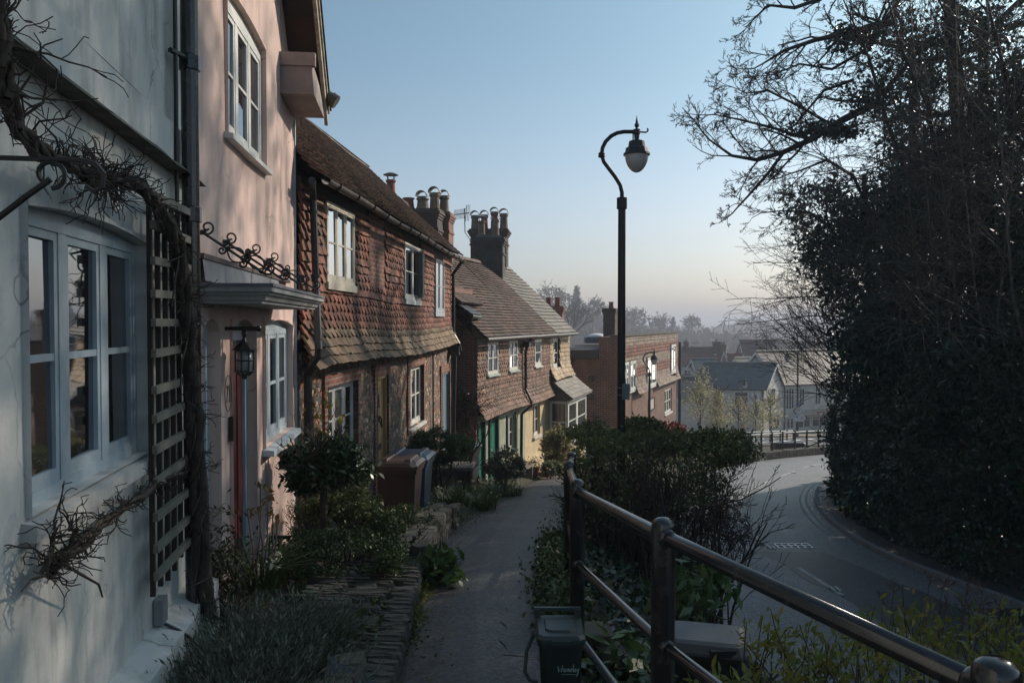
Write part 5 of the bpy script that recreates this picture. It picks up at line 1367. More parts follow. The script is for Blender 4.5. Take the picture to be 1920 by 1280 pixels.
# C: brown tiled building with shopfronts to its right
cC = QB(0, 5.65, 0); zeC = P(1490, 722, 84.5).z; z0C = gz(cC.x, 86) - .6
tC, QC = prism_house('brown_roofed_shops', 'row of pale shops under a broad sun glinting brown tiled roof', 'shop', (cC.x, cC.y), (.90, .44, 0), 14, (-.44, .90, 0), 7.5, zeC, z0C, 3.3, wallw, brownroof)
fC = lambda a, o, z: QC(a, -o, z)
wall_win(tC, fC, .4, 1.6, zeC - 2.6, zeC - .35, 3); wall_win(tC, fC, 2.3, 3.1, zeC - 2.3, zeC - .35, 2); wall_win(tC, fC, 4.6, 5.5, zeC - 2.3, zeC - .35, 2); wall_win(tC, fC, 7.5, 8.6, zeC - 2.3, zeC - .35, 2)
for a, b in ((.5, 1.6), (2.0, 4.0), (4.2, 6.4), (6.7, 9.3)): wall_win(tC, fC, a, b, z0C + 1.1, zeC - 3.5, 2, white_paint, pane_dull, .12, 'shop_window')
mb = MB(); mb.hexa([fC(1.7, 0, zeC - 3.2), fC(10, 0, zeC - 3.2), fC(10, .9, zeC - 3.35), fC(1.7, .9, zeC - 3.35), fC(1.7, 0, zeC - 2.75), fC(10, 0, zeC - 2.75), fC(10, .9, zeC - 3.22), fC(1.7, .9, zeC - 3.22)]); part('shop_canopy', mb, M('canopy_tan', (.34, .25, .19), .7), tC)
# D: small bright roof behind B
cD = P(1396, 694, 92); 
tD, QD = prism_house('bright_roofed_house', 'low house whose pale tiled roof glints bright in the sun', 'house', (cD.x, cD.y), (1, .1, 0), 3.3, (-.1, 1, 0), 4.5, cD.z - .05, gz(cD.x, 92) - 1, 1.25, wallw, paleroof, te=.25)
q = P(1437, 672, 93.5); chimney(tD, q.x, q.y, .3, .3, q.z - 1.6, q.z, 0, tbrick, [], .03)
# E: dark tall roof with the tower chimney
cE = P(1400, 686, 118)
tE, QE = prism_house('dark_roofed_house', 'dark steep roofed house with a broad brick chimney above the shops', 'house', (cE.x, cE.y), (1, .0, 0), 6.8, (0, 1, 0), 6, cE.z + .7, gz(cE.x, 118) - 1, 2.9, tbrick, M('dark_red_roof', (.075, .05, .045), .8, (.05, .04, .038), 2, 30, island=.3))
for (px, py, Y, w, d, zb_, pots) in ((1425, 641, 119.5, .9, .7, 3.5, [(-.2, 0, .35, .18, None, pot_buff), (.2, 0, .35, .18, None, pot_buff)]), (1460, 641, 117, 1.1, .8, 5, [])):
    q = P(px, py, Y); chimney(tE, q.x, q.y, w, d, q.z - zb_, q.z, 0, tbrick, pots, .07)
q = P(1380, 662, 99); tM = thing('brick_chimney_house', 'low house with a wide twin brick chimney stack behind the slate roof', 'house', (q.x, q.y, gz(q.x, 99)))
for (px, py, w) in ((1371, 662, .75), (1385, 661, .7)):
    q = P(px, py, 99); chimney(tM, q.x, q.y, w, .6, q.z - 5, q.z, 0, tbrick, [(0, 0, .8, .18, 'dome', pot_buff)] if px > 1380 else [], .05)
mb = MB(); q = P(1366, 690, 100); mb.box(q.x, q.x + 2.2, 99.5, 103, gz(q.x, 100) - 1, q.z - 1.2); part('wall', mb, tbrick, tM)
mb = MB(); mb.hexa([(q.x - .2, 99.2, q.z - 1.3), (q.x + 2.4, 99.2, q.z - 1.3), (q.x + 2.4, 103.2, q.z - 1.3), (q.x - .2, 103.2, q.z - 1.3), (q.x - .2, 101.1, q.z + .1), (q.x + 2.4, 101.1, q.z + .1), (q.x + 2.4, 101.3, q.z + .1), (q.x - .2, 101.3, q.z + .1)]); part('roof', mb, bluesl, tM)
# F: roofs behind C to the right
cF = P(1478, 668, 112)
tF, QF = prism_house('ridged_house', 'brown roofed house behind the shops with three square chimneys', 'house', (cF.x, cF.y), (1, .05, 0), 12, (-.05, 1, 0), 7, cF.z - .4, gz(cF.x, 112) - 1, 2.2, wallw, brownroof)
for (px, py, w) in ((1492, 642, .6), (1516, 639, 1.0), (1567, 634, 1.2)):
    q = P(px, py, 115); chimney(tF, q.x, q.y, w, .7, q.z - 3, q.z, 0, tbrick, [], .06)
cG = P(1445, 655, 140)
tG, QG = prism_house('distant_pale_roofed_house', 'distant house with a flat looking pale roof between chimneys', 'house', (cG.x, cG.y), (1, 0, 0), 14, (0, 1, 0), 8, cG.z - .3, gz(cG.x, 140) - 1, 1.4, wallw, paleroof)
for (px, py, w) in ((1448, 640, 1.2), (1492, 641, .7)):
    q = P(px, py, 143); chimney(tG, q.x, q.y, w, .7, q.z - 3, q.z, 0, tbrick, [], .06)
# H: low roofs at the left behind the flat roofed building
cH = P(1276, 738, 78)
tH, QH = prism_house('low_slate_house', 'low house with a dark slate roof beside the brick building', 'house', (cH.x, cH.y), (1, .15, 0), 2.6, (-.15, 1, 0), 5, cH.z - .6, gz(cH.x, 78) - 1, 1.9, wallg, slate_dark)
cI = P(1270, 716, 90)
tI, QI = prism_house('low_brown_house', 'low brown roofed building below the long red roof', 'house', (cI.x, cI.y), (1, .1, 0), 4.5, (-.1, 1, 0), 6, cI.z - .9, gz(cI.x, 90) - 1, 1.3, wallw, brownroof)
q = P(1340, 682, 90); tJ, QJ = prism_house('small_gabled_annex', 'small annex with a dark slate roof and a white window strip', 'house', (q.x - 1.9, q.y), (1, 0, 0), 2.3, (0, 1, 0), 4, q.z - .6, gz(q.x, 90) - 1, .9, wallw, bluesl)
wall_win(tJ, lambda a, o, z: QJ(a, -o, z), .3, 2.0, q.z - 1.4, q.z - .7, 4)
q = P(1340, 690, 93); chimney(tJ, P(1340, 672, 93).x, 93, .8, .6, q.z - 2, P(1340, 672, 93).z, 0, tbrick, [(0, 0, .3, .16, 'hat', pot_buff)], .05)

for t, (px, py, Y) in ((tA, (1303, 655, 110)), (tE, (1415, 660, 118)), (tF, (1530, 660, 112)), (tC, (1500, 690, 90))):
    q = P(px, py, Y); mb = MB(); mb.tube([q - Vector((0, 0, 1.2)), q + Vector((0, 0, 1.0))], .03, 4); mb.tube([q + Vector((-.5, 0, .9)), q + Vector((.5, 0, .9))], .025, 4)
    for i in range(5): mb.tube([q + Vector((-.45 + .22 * i, 0, .7)), q + Vector((-.45 + .22 * i, 0, 1.1))], .018, 3)
    part('aerial', mb, MATS['aerial_metal'], t)
mb = MB(); a, b = QB(-.3, -.32, zeB - .02), QB(7.1, -.32, zeB - .02); mb.tube([a, b], .08, 6); mb.tube([QB(.1, -.1, zeB - .1), QB(.1, -.1, z0B)], .06, 6); part('gutter', mb, black_iron, tB)
mb = MB(); a, b = QC(-.1, -.34, zeC - .02), QC(14, -.34, zeC - .02); mb.tube([a, b], .08, 6); mb.tube([QC(.2, -.1, zeC - .1), QC(.2, -.1, z0C)], .06, 6); part('gutter', mb, black_iron, tC)
# ------------------------------------------------------------------ street lamps (one pattern, copied)
lamp_glass = M('lamp_bowl', (.50, .50, .48), .2, (.42, .42, .41), 3, 30, bump=0, spec=.6)
def make_lamp(base, H):
    "H: height of the arm top above the base; the column below stretches"
    x, y, z = base; t = thing('street_lamp', 'x', 'street lamp', base, 'swan neck street lamps'); T = z + H
    X = Vector((1, 0, 0)); C0 = Vector((x, y, 0)); f = lambda dx, h: Vector((x + dx, y, T + h))
    mb = MB(); zt = T - 1.18
    mb.lathe(x, y, [(.11, z), (.11, z + 1.1), (.085, z + 1.2), (.07, z + 1.3), (.062, zt - .1), (.085, zt - .09), (.085, zt + .09), (.05, zt + .1)], 14)
    part('column', mb, black_iron, t, sm=False)
    arm = [f(0, -1.08), f(.0, -1.0), f(-.03, -.88), f(-.11, -.75), f(-.21, -.62), f(-.30, -.50), f(-.335, -.38), f(-.32, -.27), f(-.27, -.17), f(-.18, -.08), f(-.08, -.03), f(.03, -.01), f(.22, -.01)]
    mb = MB(); mb.tube(arm, .033, 8); lathe_axis(mb, f(-.335, -.43), (0, 0, 1), [(.05, 0), (.062, .02), (.05, .04), (.058, .06), (.045, .08)], 12)
    mb.tube([f(.24, -.01), f(.39, -.02), f(.42, .0), f(.425, .03), f(.405, .04)], .014, 6); mb.tube([f(.18, -.03), f(.18, -.15)], .011, 6)
    part('swan_neck_arm', mb, black_iron, t)
    lx = x + .24; LS = .70
    mb = MB(); SL = lambda pr: [(r * .76, T + (q - T) * LS) for r, q in pr]
    mb.lathe(lx, y, SL([(.015, T - .25), (.05, T - .24), (.06, T - .08), (.075, T - .06), (.075, T + .04), (.03, T + .05), (.025, T + .08), (.05, T + .11), (.05, T + .16), (.025, T + .19), (.03, T + .21), (.012, T + .30), (.004, T + .36)]), 12)
    h = part('finial', mb, black_iron, t)
    mb = MB(); mb.lathe(lx, y, SL([(.16, T - .235), (.17, T - .25), (.185, T - .38), (.235, T - .395), (.255, T - .51), (.285, T - .515), (.29, T - .56), (.26, T - .565), (.25, T - .54)]), 20)
    part('lantern_hood', mb, black_iron, t)
    mb = MB(); pr = [(.255, 0), (.25, -.08), (.23, -.17), (.195, -.26), (.15, -.33), (.095, -.385), (.045, -.41), (.005, -.418)]
    mb.lathe(lx, y, SL([(r, T - .55 + q) for r, q in pr]), 20, cap=False); part('glass_bowl', mb, lamp_glass, t, sm=True)
    return t
LY = 13.2; b = P(1169, 800, LY); zt = P(960, 246, LY).z; lb = gz(b.x, LY)
L0 = make_lamp((P(1166, 400, LY).x, LY, lb), zt - lb)
L0['label'] = 'tall black swan neck street lamp nearest the camera above the hedge'
mb = MB(); q = P(1172, 734, LY - .09); mb.box(q.x - .05, q.x + .07, q.y - .03, q.y, q.z - .13, q.z + .13)
for dz in (-.07, .05): lathe_axis(mb, (P(1166, 400, LY).x, LY, q.z + dz), (0, 0, 1), [(.075, 0), (.075, .02)], 12)
part('service_box', mb, M('grey_green_plastic', (.18, .25, .25), .5), L0)
for (px, pyt, Y, lab) in ((1218, 660, 42, 'second swan neck street lamp in front of the brick flat roofed building'), (1391, 713, 66, 'swan neck street lamp above the pedestrian warning sign'), ):
    q = P(px, pyt, Y); c = copy_tree(L0) if False else None
    nb_ = make_lamp((q.x, Y, gz(q.x, Y)), q.z - gz(q.x, Y)); nb_['label'] = lab; nb_.name = 'street_lamp'
# tall thin pole with a side lantern and direction signs
Yp = 72; q = P(1496, 660, Yp); zg = gz(q.x, Yp)
pole = thing('street_lamp', 'tall thin lamp pole with a side lantern and a stack of direction signs', 'street lamp', (q.x, Yp, zg), 'swan neck street lamps')
mb = MB(); mb.lathe(q.x, Yp, [(.13, zg), (.13, zg + 1.5), (.09, zg + 1.6), (.07, q.z)], 10); mb.tube([(q.x, Yp, q.z - .3), (q.x - .5, Yp, q.z - .15), (q.x - .9, Yp, q.z - .12)], .03, 6); part('column', mb, black_iron, pole)
mb = MB(); lx, T = q.x - .93, q.z - .1; mb.lathe(lx, Yp, [(.02, T + .25), (.05, T + .1), (.12, T), (.16, T - .2), (.28, T - .25), (.29, T - .4), (.2, T - .41)], 14); part('lantern_hood', mb, black_iron, pole)
mb = MB(); mb.lathe(lx, Yp, [(.26, T - .41), (.24, T - .55), (.15, T - .75), (.01, T - .82)], 14, cap=False); part('glass_bowl', mb, lamp_glass, pole)
signw = M('sign_face_white', (.66, .66, .64), .45, bump=0); signb = M('sign_face_blue', (.03, .13, .38), .45, bump=0); signk = M('sign_black', (.012, .012, .012), .5, bump=0); signr = M('sign_red', (.50, .02, .03), .45, bump=0)
def flag(cx, cz, w, h, right, face, parent, Y, tri=False):
    y = Y - .16
    def outl(ins):
        a, b_, p = w / 2 - ins, h / 2 - ins, h * .45
        pts = [(-a, -b_), (a - p, -b_), (a - ins * .3, 0), (a - p, b_), (-a, b_)]
        return [(x if right else -x, zz) for x, zz in pts]
    mb = MB(); mb.prism([(cx + x, y, cz + zz) for x, zz in outl(0)], (0, .03, 0)); f = part('direction_sign', mb, face, parent)
    mb = MB(); sg = 1 if right else -1; tip = w / 2; p = h * .45
    mb.prism([(cx + sg * (tip - p - .10), y - .006, cz - h / 2 + .02), (cx + sg * (tip - p + .02), y - .006, cz - h / 2 + .02), (cx + sg * (tip - .02), y - .006, cz), (cx + sg * (tip - p + .02), y - .006, cz + h / 2 - .02), (cx + sg * (tip - p - .10), y - .006, cz + h / 2 - .02), (cx + sg * (tip - .16), y - .006, cz)], (0, .004, 0))
    part('chevron', mb, signk, f)
    return f
def tri_mark(cx, cz, s, y, parent, flip=False):
    sg = -1 if flip else 1
    o = [(-s, -s * .58 * sg), (s, -s * .58 * sg), (0, s * 1.15 * sg)]
    mb = MB(); mb.prism([(cx + x, y, cz + z) for x, z in o], (0, .004, 0)); f = part('red_border', mb, signr, parent)
    mb = MB(); mb.prism([(cx + x * .62, y - .004, cz + z * .62) for x, z in o], (0, .003, 0)); part('sign_centre', mb, signw, f if False else parent)
tm = lambda x, y, z: Matrix.Translation((x, y, z)) @ Matrix.Rotation(math.pi / 2, 4, 'X')
c = P(1499, 757, Yp); f1 = flag(c.x, c.z, .46, .40, True, signb, pole, Yp); text_mesh('P', .38, tm(c.x - .06, Yp - .165, c.z), 'letter', signw, f1)
c = P(1497, 769.5, Yp); f2 = flag(c.x - .05, c.z, 1.08, .58, False, signw, pole, Yp); tri_mark(c.x - .15, c.z + .06, .16, Yp - .168, f2); text_mesh('A3', .17, tm(c.x + .22, Yp - .166, c.z - .18), 'lettering', signk, f2)
c = P(1500, 783.5, Yp); f3 = flag(c.x + .05, c.z, 1.22, .58, True, signw, pole, Yp); tri_mark(c.x + .12, c.z + .02, .16, Yp - .168, f3)
mb = MB(); mb.box(c.x - .46, c.x - .22, Yp - .167, Yp - .163, c.z + .08, c.z + .19); part('lettering', mb, signk, f3)
# humped-crossing warning sign on its own post (with the lamp above behind it)
Yw = 62; q = P(1395, 790, Yw); zg = gz(q.x, Yw)
ws_ = thing('warning_sign', 'red triangular pedestrian warning sign over a white plate with an arrow', 'road sign', (q.x, Yw, zg))
mb = MB(); mb.tube([(q.x, Yw, zg), (q.x, Yw, P(960, 740, Yw).z)], .045, 8); part('post', mb, black_iron, ws_)
c = P(1394, 758, Yw); s = .40; y = Yw - .07
def rtri(s, y, d, col, name, par):
    mb = MB(); o = [(-s, -s * .577), (s, -s * .577), (0, s * 1.155)]
    mb.prism([(c.x + x, y, c.z + z - .03) for x, z in o], (0, d, 0)); return part(name, mb, col, par)
pl_ = rtri(.42, y, .03, signr, 'triangle_plate', ws_); rtri(.28, y - .006, .005, signw, 'sign_centre', pl_)
mb = MB(); Fg = lambda x, z: Vector((c.x + x, y - .010, c.z + z - .04))
mb.lathe(c.x + .01, y - .010, [(.005, c.z + .145), (.032, c.z + .17), (.032, c.z + .185), (.005, c.z + .21)], 8)
for ln, r in (([Fg(.0, .17), Fg(-.01, .06), Fg(-.005, .0)], .030), ([Fg(0, .02), Fg(.05, -.06), Fg(.10, -.13)], .018), ([Fg(-.01, .02), Fg(-.04, -.06), Fg(-.10, -.12)], .018), ([Fg(.01, .15), Fg(.06, .10), Fg(.09, .06)], .013), ([Fg(-.01, .15), Fg(-.06, .08), Fg(-.07, .03)], .013)): mb.tube(ln, r, 5)
part('walking_figure', mb, signk, pl_)
c2 = P(1395, 774, Yw); mb = MB(); mb.box(c2.x - .38, c2.x + .38, y, y + .03, c2.z - .31, c2.z + .31); sp_ = part('text_plate', mb, signw, ws_)
mb = MB()
for a in ((-.38, .38, -.31, -.285), (-.38, .38, .285, .31), (-.38, -.355, -.285, .285), (.355, .38, -.285, .285)): mb.box(c2.x + a[0], c2.x + a[1], y - .006, y, c2.z + a[2], c2.z + a[3])
part('plate_border', mb, signk, sp_)
text_mesh('Humped', .19, tm(c2.x, y - .004, c2.z + .18), 'lettering', signk, sp_); text_mesh('crossing', .19, tm(c2.x, y - .004, c2.z + .01), 'lettering', signk, sp_)
mb = MB(); mb.prism([(c2.x - .14, y - .006, c2.z - .18), (c2.x - .03, y - .006, c2.z - .10), (c2.x - .03, y - .006, c2.z - .26)], (0, .004, 0)); mb.box(c2.x - .04, c2.x + .14, y - .006, y - .002, c2.z - .20, c2.z - .16); part('arrow', mb, signk, sp_)
# give-way sign seen by the right bank
Yg = 60; q = P(1538, 776, Yg); zg = gz(q.x, Yg)
gw = thing('give_way_sign', 'inverted triangular give way sign on a thin post by the ivy bank', 'road sign', (q.x, Yg, zg))
mb = MB(); mb.tube([(q.x, Yg, zg), (q.x, Yg, q.z + .2)], .045, 8); part('post', mb, black_iron, gw)
for s, yy_, col_, nm in ((.30, Yg - .08, signr, 'triangle_plate'), (.20, Yg - .088, signw, 'sign_centre')):
    mb = MB(); mb.prism([(q.x - s, yy_, q.z + s * .577), (q.x + s, yy_, q.z + s * .577), (q.x, yy_, q.z - s * 1.155)], (0, .01, 0)); part(nm, mb, col_, gw)

# ------------------------------------------------------------------ footpath railing
rail = thing('handrail', 'black tubular handrail with domed posts along the edge of the footpath', 'railing', (.5, 3.3, -2.1))
RP = [(1.12, .35, .115), (.633, 3.33, .05), (.41, 5.0, .048), (.49, 6.8, .047), (.66, 8.8, .047), (.93, 11.5, .047)]
tops = []
kx = P(1868, 1262, 1.72)
RP[0] = (kx.x, kx.y, .05)
ZT = []
for i, (x, y, r) in enumerate(RP):
    zt = (P(960, 985, 3.33).z if i == 1 else P(960, 908, 5.0).z if i == 2 else P(960, 871, 6.8).z if i == 3 else P(960, 853, 8.8).z if i == 4 else kx.z if i == 0 else -.55 - .115 * y)
    ZT.append(zt); mb = MB(); zb = min(gz(x, y), pathz(y)) - .3
    mb.lathe(x, y, [(r, zb), (r, zt - .012), (r * .97, zt + .006), (r * .82, zt + .022), (r * .5, zt + .032), (.002, zt + .036)], 24)
    mb.tube([(x - r * 0, y, zt - .015), (x, y, zt - .014)], .01, 3, False) if False else None
    part('post', mb, rail_paint, rail, sm=True)
for lv, rr in ((.045, .030), (.50, .024), (.95, .024)):
    mb = MB(); mt = rail_paint
    pts = [Vector((x, y, z - lv)) for (x, y, r), z in zip(RP, ZT)]
    if lv < .1: pts = [pts[0]] + pts[1:]
    ext = pts[0] + (pts[0] - pts[1]) * (.5)
    mb.tube([ext] + pts if lv > .1 else pts, rr, 20)
    part('rail', mb, M('worn_rail', (.03, .03, .032), .3, (.09, .10, .11), 6, 120, bump=.15, dist=.003, spec=.6, dirt=(.2, .22, .24), dirt_amt=.35, dirt_scale=(9, 9, 9)) if lv > .6 else mt, rail, sm=True)
    mb = MB()
    for i, ((x, y, r), z) in enumerate(zip(RP, ZT)):
        if lv < .1 and i == 0: continue
        a = pts[max(0, i - 1)] - pts[min(len(pts) - 1, i + 1)]; a.normalize()
        lathe_axis(mb, pts[i] - a * (r + .022), a, [(rr + .002, .008), (rr + .009, .014), (rr + .009, 2 * r + .030), (rr + .002, 2 * r + .036)], 18)
        part('rail_socket', mb, rail_paint, rail, sm=True); mb = MB()
# near end knuckle of the top rail
mb = MB(); a = Vector((RP[0][0] - RP[1][0], RP[0][1] - RP[1][1], ZT[0] - ZT[1])).normalized(); e = Vector((RP[0][0], RP[0][1], ZT[0] - .045))
lathe_axis(mb, e - a * .07, a, [(.032, 0), (.042, .008), (.047, .022), (.047, .10), (.04, .112)], 20); part('end_knuckle', mb, rail_paint, rail, sm=True)

# far pedestrian railings
def fence(name, label, pts, h, rails, sp, wall=0):
    t = thing(name, label, 'fence', (*pts[0], gz(*pts[0])))
    ds = 0; posts = []; last = None
    for a, b in zip(pts, pts[1:]):
        L = math.dist(a, b); k = max(1, round(L / sp))
        for i in range(k): posts.append((lerp(a[0], b[0], i / k), lerp(a[1], b[1], i / k)))
    posts.append(pts[-1])
    for (x, y) in posts:
        z = roadz(y) + wall; mb = MB(); mb.lathe(x, y, [(.055, z - .2), (.055, z + h), (.04, z + h + .05), (.002, z + h + .06)], 8); part('post', mb, black_iron, t)
    for fr_ in rails:
        mb = MB(); mb.tube([(x, y, roadz(y) + wall + h * fr_) for x, y in posts], .032, 6); part('rail', mb, galv, t)
    return t
galv = M('galvanised_rail', (.40, .39, .37), .35, (.3, .3, .3), 4, 50, metal=.4)
wl_ = [(9.6, 38.9), (11.0, 40.6), (12.6, 42.2), (15, 44.2), (17.9, 46.6), (21, 48.8)]
fence('pedestrian_railing', 'front run of the pedestrian railing on the low stone wall at the bend', wl_, 1.0, (.97, .5), 1.15, .38)
fence('pedestrian_railing', 'rear run of the pedestrian railing nearer the white shops', [(12.5, 50), (15.5, 51.5), (18, 53.5), (19.4, 55)], 1.0, (.97, .5), 1.2, .15)
mb = MB()
wr = random.Random(5)
ws2 = [along(wl_, -.25), along(wl_, .25)]
for i in range(len(wl_) - 1):
    L = math.dist(wl_[i], wl_[i + 1]); k = max(1, int(L / .33))
    for j in range(k):
        for r_ in range(3):
            t0, t1 = j / k, (j + .94) / k; p = [tuple(lerp(np.array(s[i]), np.array(s[i + 1]), t)) for s, t in ((ws2[0], t0), (ws2[1], t0), (ws2[1], t1), (ws2[0], t1))]
            zb = roadz(wl_[i][1] + .0) + (roadz(wl_[i + 1][1]) - roadz(wl_[i][1])) * t0 - .15; h0, h1 = r_ * .19, r_ * .19 + .175 + wr.uniform(-.01, .02)
            mb.hexa([(*q, zb + h0 + wr.uniform(0, .015)) for q in p] + [(*q, zb + h1 + wr.uniform(-.015, .015)) for q in p])
solo('stone_wall', mb, stone_m, 'low rough stone retaining wall under the railing at the road bend', 'wall')
# dark bench/planter blocks beyond the railing
mb = MB(); q = P(1478, 836, 49.0); mb.rbox(q.x - .9, q.x + .9, 48.6, 49.4, q.z - .35, q.z + .25, .04)
for dx in (-.8, .65): mb.box(q.x + dx, q.x + dx + .15, 48.8, 49.2, q.z - .9, q.z - .35)
solo('low_planter', mb, black_iron, 'low dark planter box on feet behind the railing at the bend', 'planter')

# ------------------------------------------------------------------ bins
def wheelie(x, y, z, rz, body, lid, label, name='wheelie_bin', w=.58, d=.72, h=1.07, tilt=0):
    t = thing(name, label, 'bin', (x, y, z)); M4 = Matrix.Translation((x, y, z)) @ Matrix.Rotation(rz, 4, 'Z')
    X = lambda a, b, c: M4 @ Vector((a, b, c))
    mb = MB()
    def loop(hw, hd, zz, b=.05, off=0): return [X(px_, py_ + off, zz) for px_, py_ in ((-hw + b, -hd), (hw - b, -hd), (hw, -hd + b), (hw, hd - b), (hw - b, hd), (-hw + b, hd), (-hw, hd - b), (-hw, -hd + b))]
    H = h * .9; rings = [loop(w * .37, d * .33, .05), loop(w * .40, d * .36, H * .3), loop(w * .46, d * .44, H - .06), loop(w * .5, d * .48, H - .055), loop(w * .5, d * .48, H)]
    v = [p for r in rings for p in r]; f = [tuple(range(7, -1, -1)), tuple(range(32, 40))]
    for k in range(4):
        for i in range(8): j = (i + 1) % 8; f.append((k * 8 + i, k * 8 + j, k * 8 + 8 + j, k * 8 + 8 + i))
    mb.add(v, f)
    for sx in (-.25, .25): mb.hexa([X(sx * w - .012, -d * .46, H - .16), X(sx * w + .012, -d * .46, H - .16), X(sx * w + .012, -d * .38, H - .16), X(sx * w - .012, -d * .38, H - .16), X(sx * w - .012, -d * .485, H - .03), X(sx * w + .012, -d * .485, H - .03), X(sx * w + .012, -d * .40, H - .03), X(sx * w - .012, -d * .40, H - .03)])
    part('body', mb, body, t)
    mb = MB(); r0 = loop(w * .53, d * .52, H + .004, .06); r1 = loop(w * .53, d * .52, H + .045, .06); r2 = loop(w * .47, d * .46, H + .085, .08); r3 = loop(w * .36, d * .34, H + .105, .1)
    v = r0 + r1 + r2 + r3; f = [tuple(range(7, -1, -1)), tuple(range(24, 32))]
    for k in range(3):
        for i in range(8): j = (i + 1) % 8; f.append((k * 8 + i, k * 8 + j, k * 8 + 8 + j, k * 8 + 8 + i))
    mb.add(v, f)
    for sx in (-.28, .28): mb.hexa([X(sx * w - .05, -d * .45, H + .08), X(sx * w + .05, -d * .45, H + .08), X(sx * w + .05, d * .42, H + .08), X(sx * w - .05, d * .42, H + .08), X(sx * w - .03, -d * .35, H + .125), X(sx * w + .03, -d * .35, H + .125), X(sx * w + .03, d * .36, H + .125), X(sx * w - .03, d * .36, H + .125)])
    ld = part('lid', mb, lid, t)
    mb = MB(); mb.tube([X(-w * .42, d * .5, H - .02), X(-w * .42, d * .60, H + .02), X(w * .42, d * .60, H + .02), X(w * .42, d * .5, H - .02)], .018, 6); part('handle', mb, body, t)
    for sx in (-1, 1):
        mb = MB(); lathe_axis(mb, X(sx * w * .38, d * .36, .11), M4.to_3x3() @ Vector((sx, 0, 0)), [(.10, 0), (.115, .01), (.115, .05), (.09, .06)], 14); part('wheel', mb, MATS['black_rubber'], t)
    return t
M('black_rubber', (.015, .015, .016), .8)
brown_p = M('brown_bin_plastic', (.060, .032, .023), .45, (.048, .026, .019), 4, 120, bump=.1, spec=.5, dirt=(.10, .08, .07), dirt_amt=.25)
blue_p = M('dark_blue_bin_plastic', (.020, .045, .085), .4, (.016, .036, .07), 4, 120, bump=.1, spec=.5)
black_p = M('black_bin_plastic', (.014, .016, .020), .4, (.02, .022, .026), 4, 120, bump=.1, spec=.5)
wb_ = P(752, 1000, 10.2)
wheelie(wb_.x - .01, 10.2, pathz(10.2) - .02, -.09, brown_p, brown_p, 'brown wheelie bin standing in front of the flint cottage door', w=.53, d=.62, h=1.02)
wheelie(wb_.x + .022, 10.95, pathz(10.9) + .0, -.09, blue_p, blue_p, 'dark blue wheelie bin tucked directly behind the brown one')
q = P(878, 842, 20.0); wheelie(q.x - .05, 20.2, pathz(20.2) + .1, -.3, black_p, M('blue_grey_lid', (.035, .055, .085), .35, spec=.6), 'dark wheelie bin with a shiny blue grey lid behind the clipped yew')
# food caddy with its name written in script
cdx, cdy = P(1049, 1270, 4.55).x, 4.55; cz_ = pathz(4.55)
cad_m = M('green_black_plastic', (.012, .022, .021), .42, (.016, .028, .027), 6, 120, bump=.1, spec=.5)
cd = thing('food_caddy', 'small dark green food waste caddy with white script, beside the railing post', 'bin', (cdx, cdy, cz_))
def cloop(hw, hd, zz, b=.03):
    hw *= .88
    return [Vector((cdx + a, cdy + c, cz_ + zz)) for a, c in ((-hw + b, -hd), (hw - b, -hd), (hw, -hd + b), (hw, hd - b), (hw - b, hd), (-hw + b, hd), (-hw, hd - b), (-hw, -hd + b))]
def rings(mb, rs):
    v = [p for r in rs for p in r]; n = len(rs); f = [tuple(range(7, -1, -1)), tuple(range((n - 1) * 8, n * 8))]
    for k in range(n - 1):
        for i in range(8): j = (i + 1) % 8; f.append((k * 8 + i, k * 8 + j, k * 8 + 8 + j, k * 8 + 8 + i))
    mb.add(v, f)
mb = MB(); rings(mb, [cloop(.105, .12, .0), cloop(.115, .13, .05), cloop(.120, .135, .055), cloop(.138, .16, .33), cloop(.148, .17, .335), cloop(.148, .17, .355)]); part('body', mb, cad_m, cd)
mb = MB(); rings(mb, [cloop(.155, .18, .357), cloop(.155, .18, .378), cloop(.14, .16, .395)]); rings(mb, [cloop(.10, .11, .392), cloop(.092, .10, .405)])
mb.box(cdx - .05, cdx + .05, cdy - .192, cdy - .17, cz_ + .355, cz_ + .378); 
for sx in (-.14, .10): mb.box(cdx + sx, cdx + sx + .035, cdy + .14, cdy + .19, cz_ + .38, cz_ + .435)
mb.box(cdx - .14, cdx + .135, cdy + .155, cdy + .18, cz_ + .42, cz_ + .44)
part('lid', mb, M('caddy_lid', (.03, .046, .045), .45, (.026, .04, .039), 6, 120, bump=.1, spec=.5), cd)
mb = MB(); mb.tube([(cdx - .15, cdy - .0, cz_ + .34), (cdx - .19, cdy - .06, cz_ + .27), (cdx - .20, cdy - .1, cz_ + .17), (cdx - .175, cdy - .15, cz_ + .145), (cdx - .13, cdy - .165, cz_ + .14)], .010, 6); part('handle', mb, cad_m, cd)
W_ = [[(0, .5), (.14, -.35), (.32, .25), (.5, -.35), (.72, .6)], [(1.05, .1), (.88, .12), (.78, -.15), (.88, -.35), (1.05, -.15), (1.08, .1), (1.08, -.2), (1.18, -.35)], [(1.2, .1), (1.36, -.35), (1.52, .15)],
      [(1.56, -.12), (1.80, -.05), (1.76, .12), (1.60, .05), (1.58, -.2), (1.70, -.36), (1.86, -.22)], [(1.96, .12), (1.98, -.35), (1.98, -.1), (2.08, .1), (2.2, .08)], [(2.36, .75), (2.28, .1), (2.32, -.35), (2.42, -.3)],
      [(2.46, -.12), (2.68, -.05), (2.64, .12), (2.5, .05), (2.48, -.2), (2.6, -.36), (2.74, -.22)], [(2.84, .12), (2.9, -.25), (3.06, -.1), (3.12, .14), (3.06, -.4), (2.9, -.85), (2.72, -.95)]]
mb = MB(); tl = math.atan2(.04, .28)
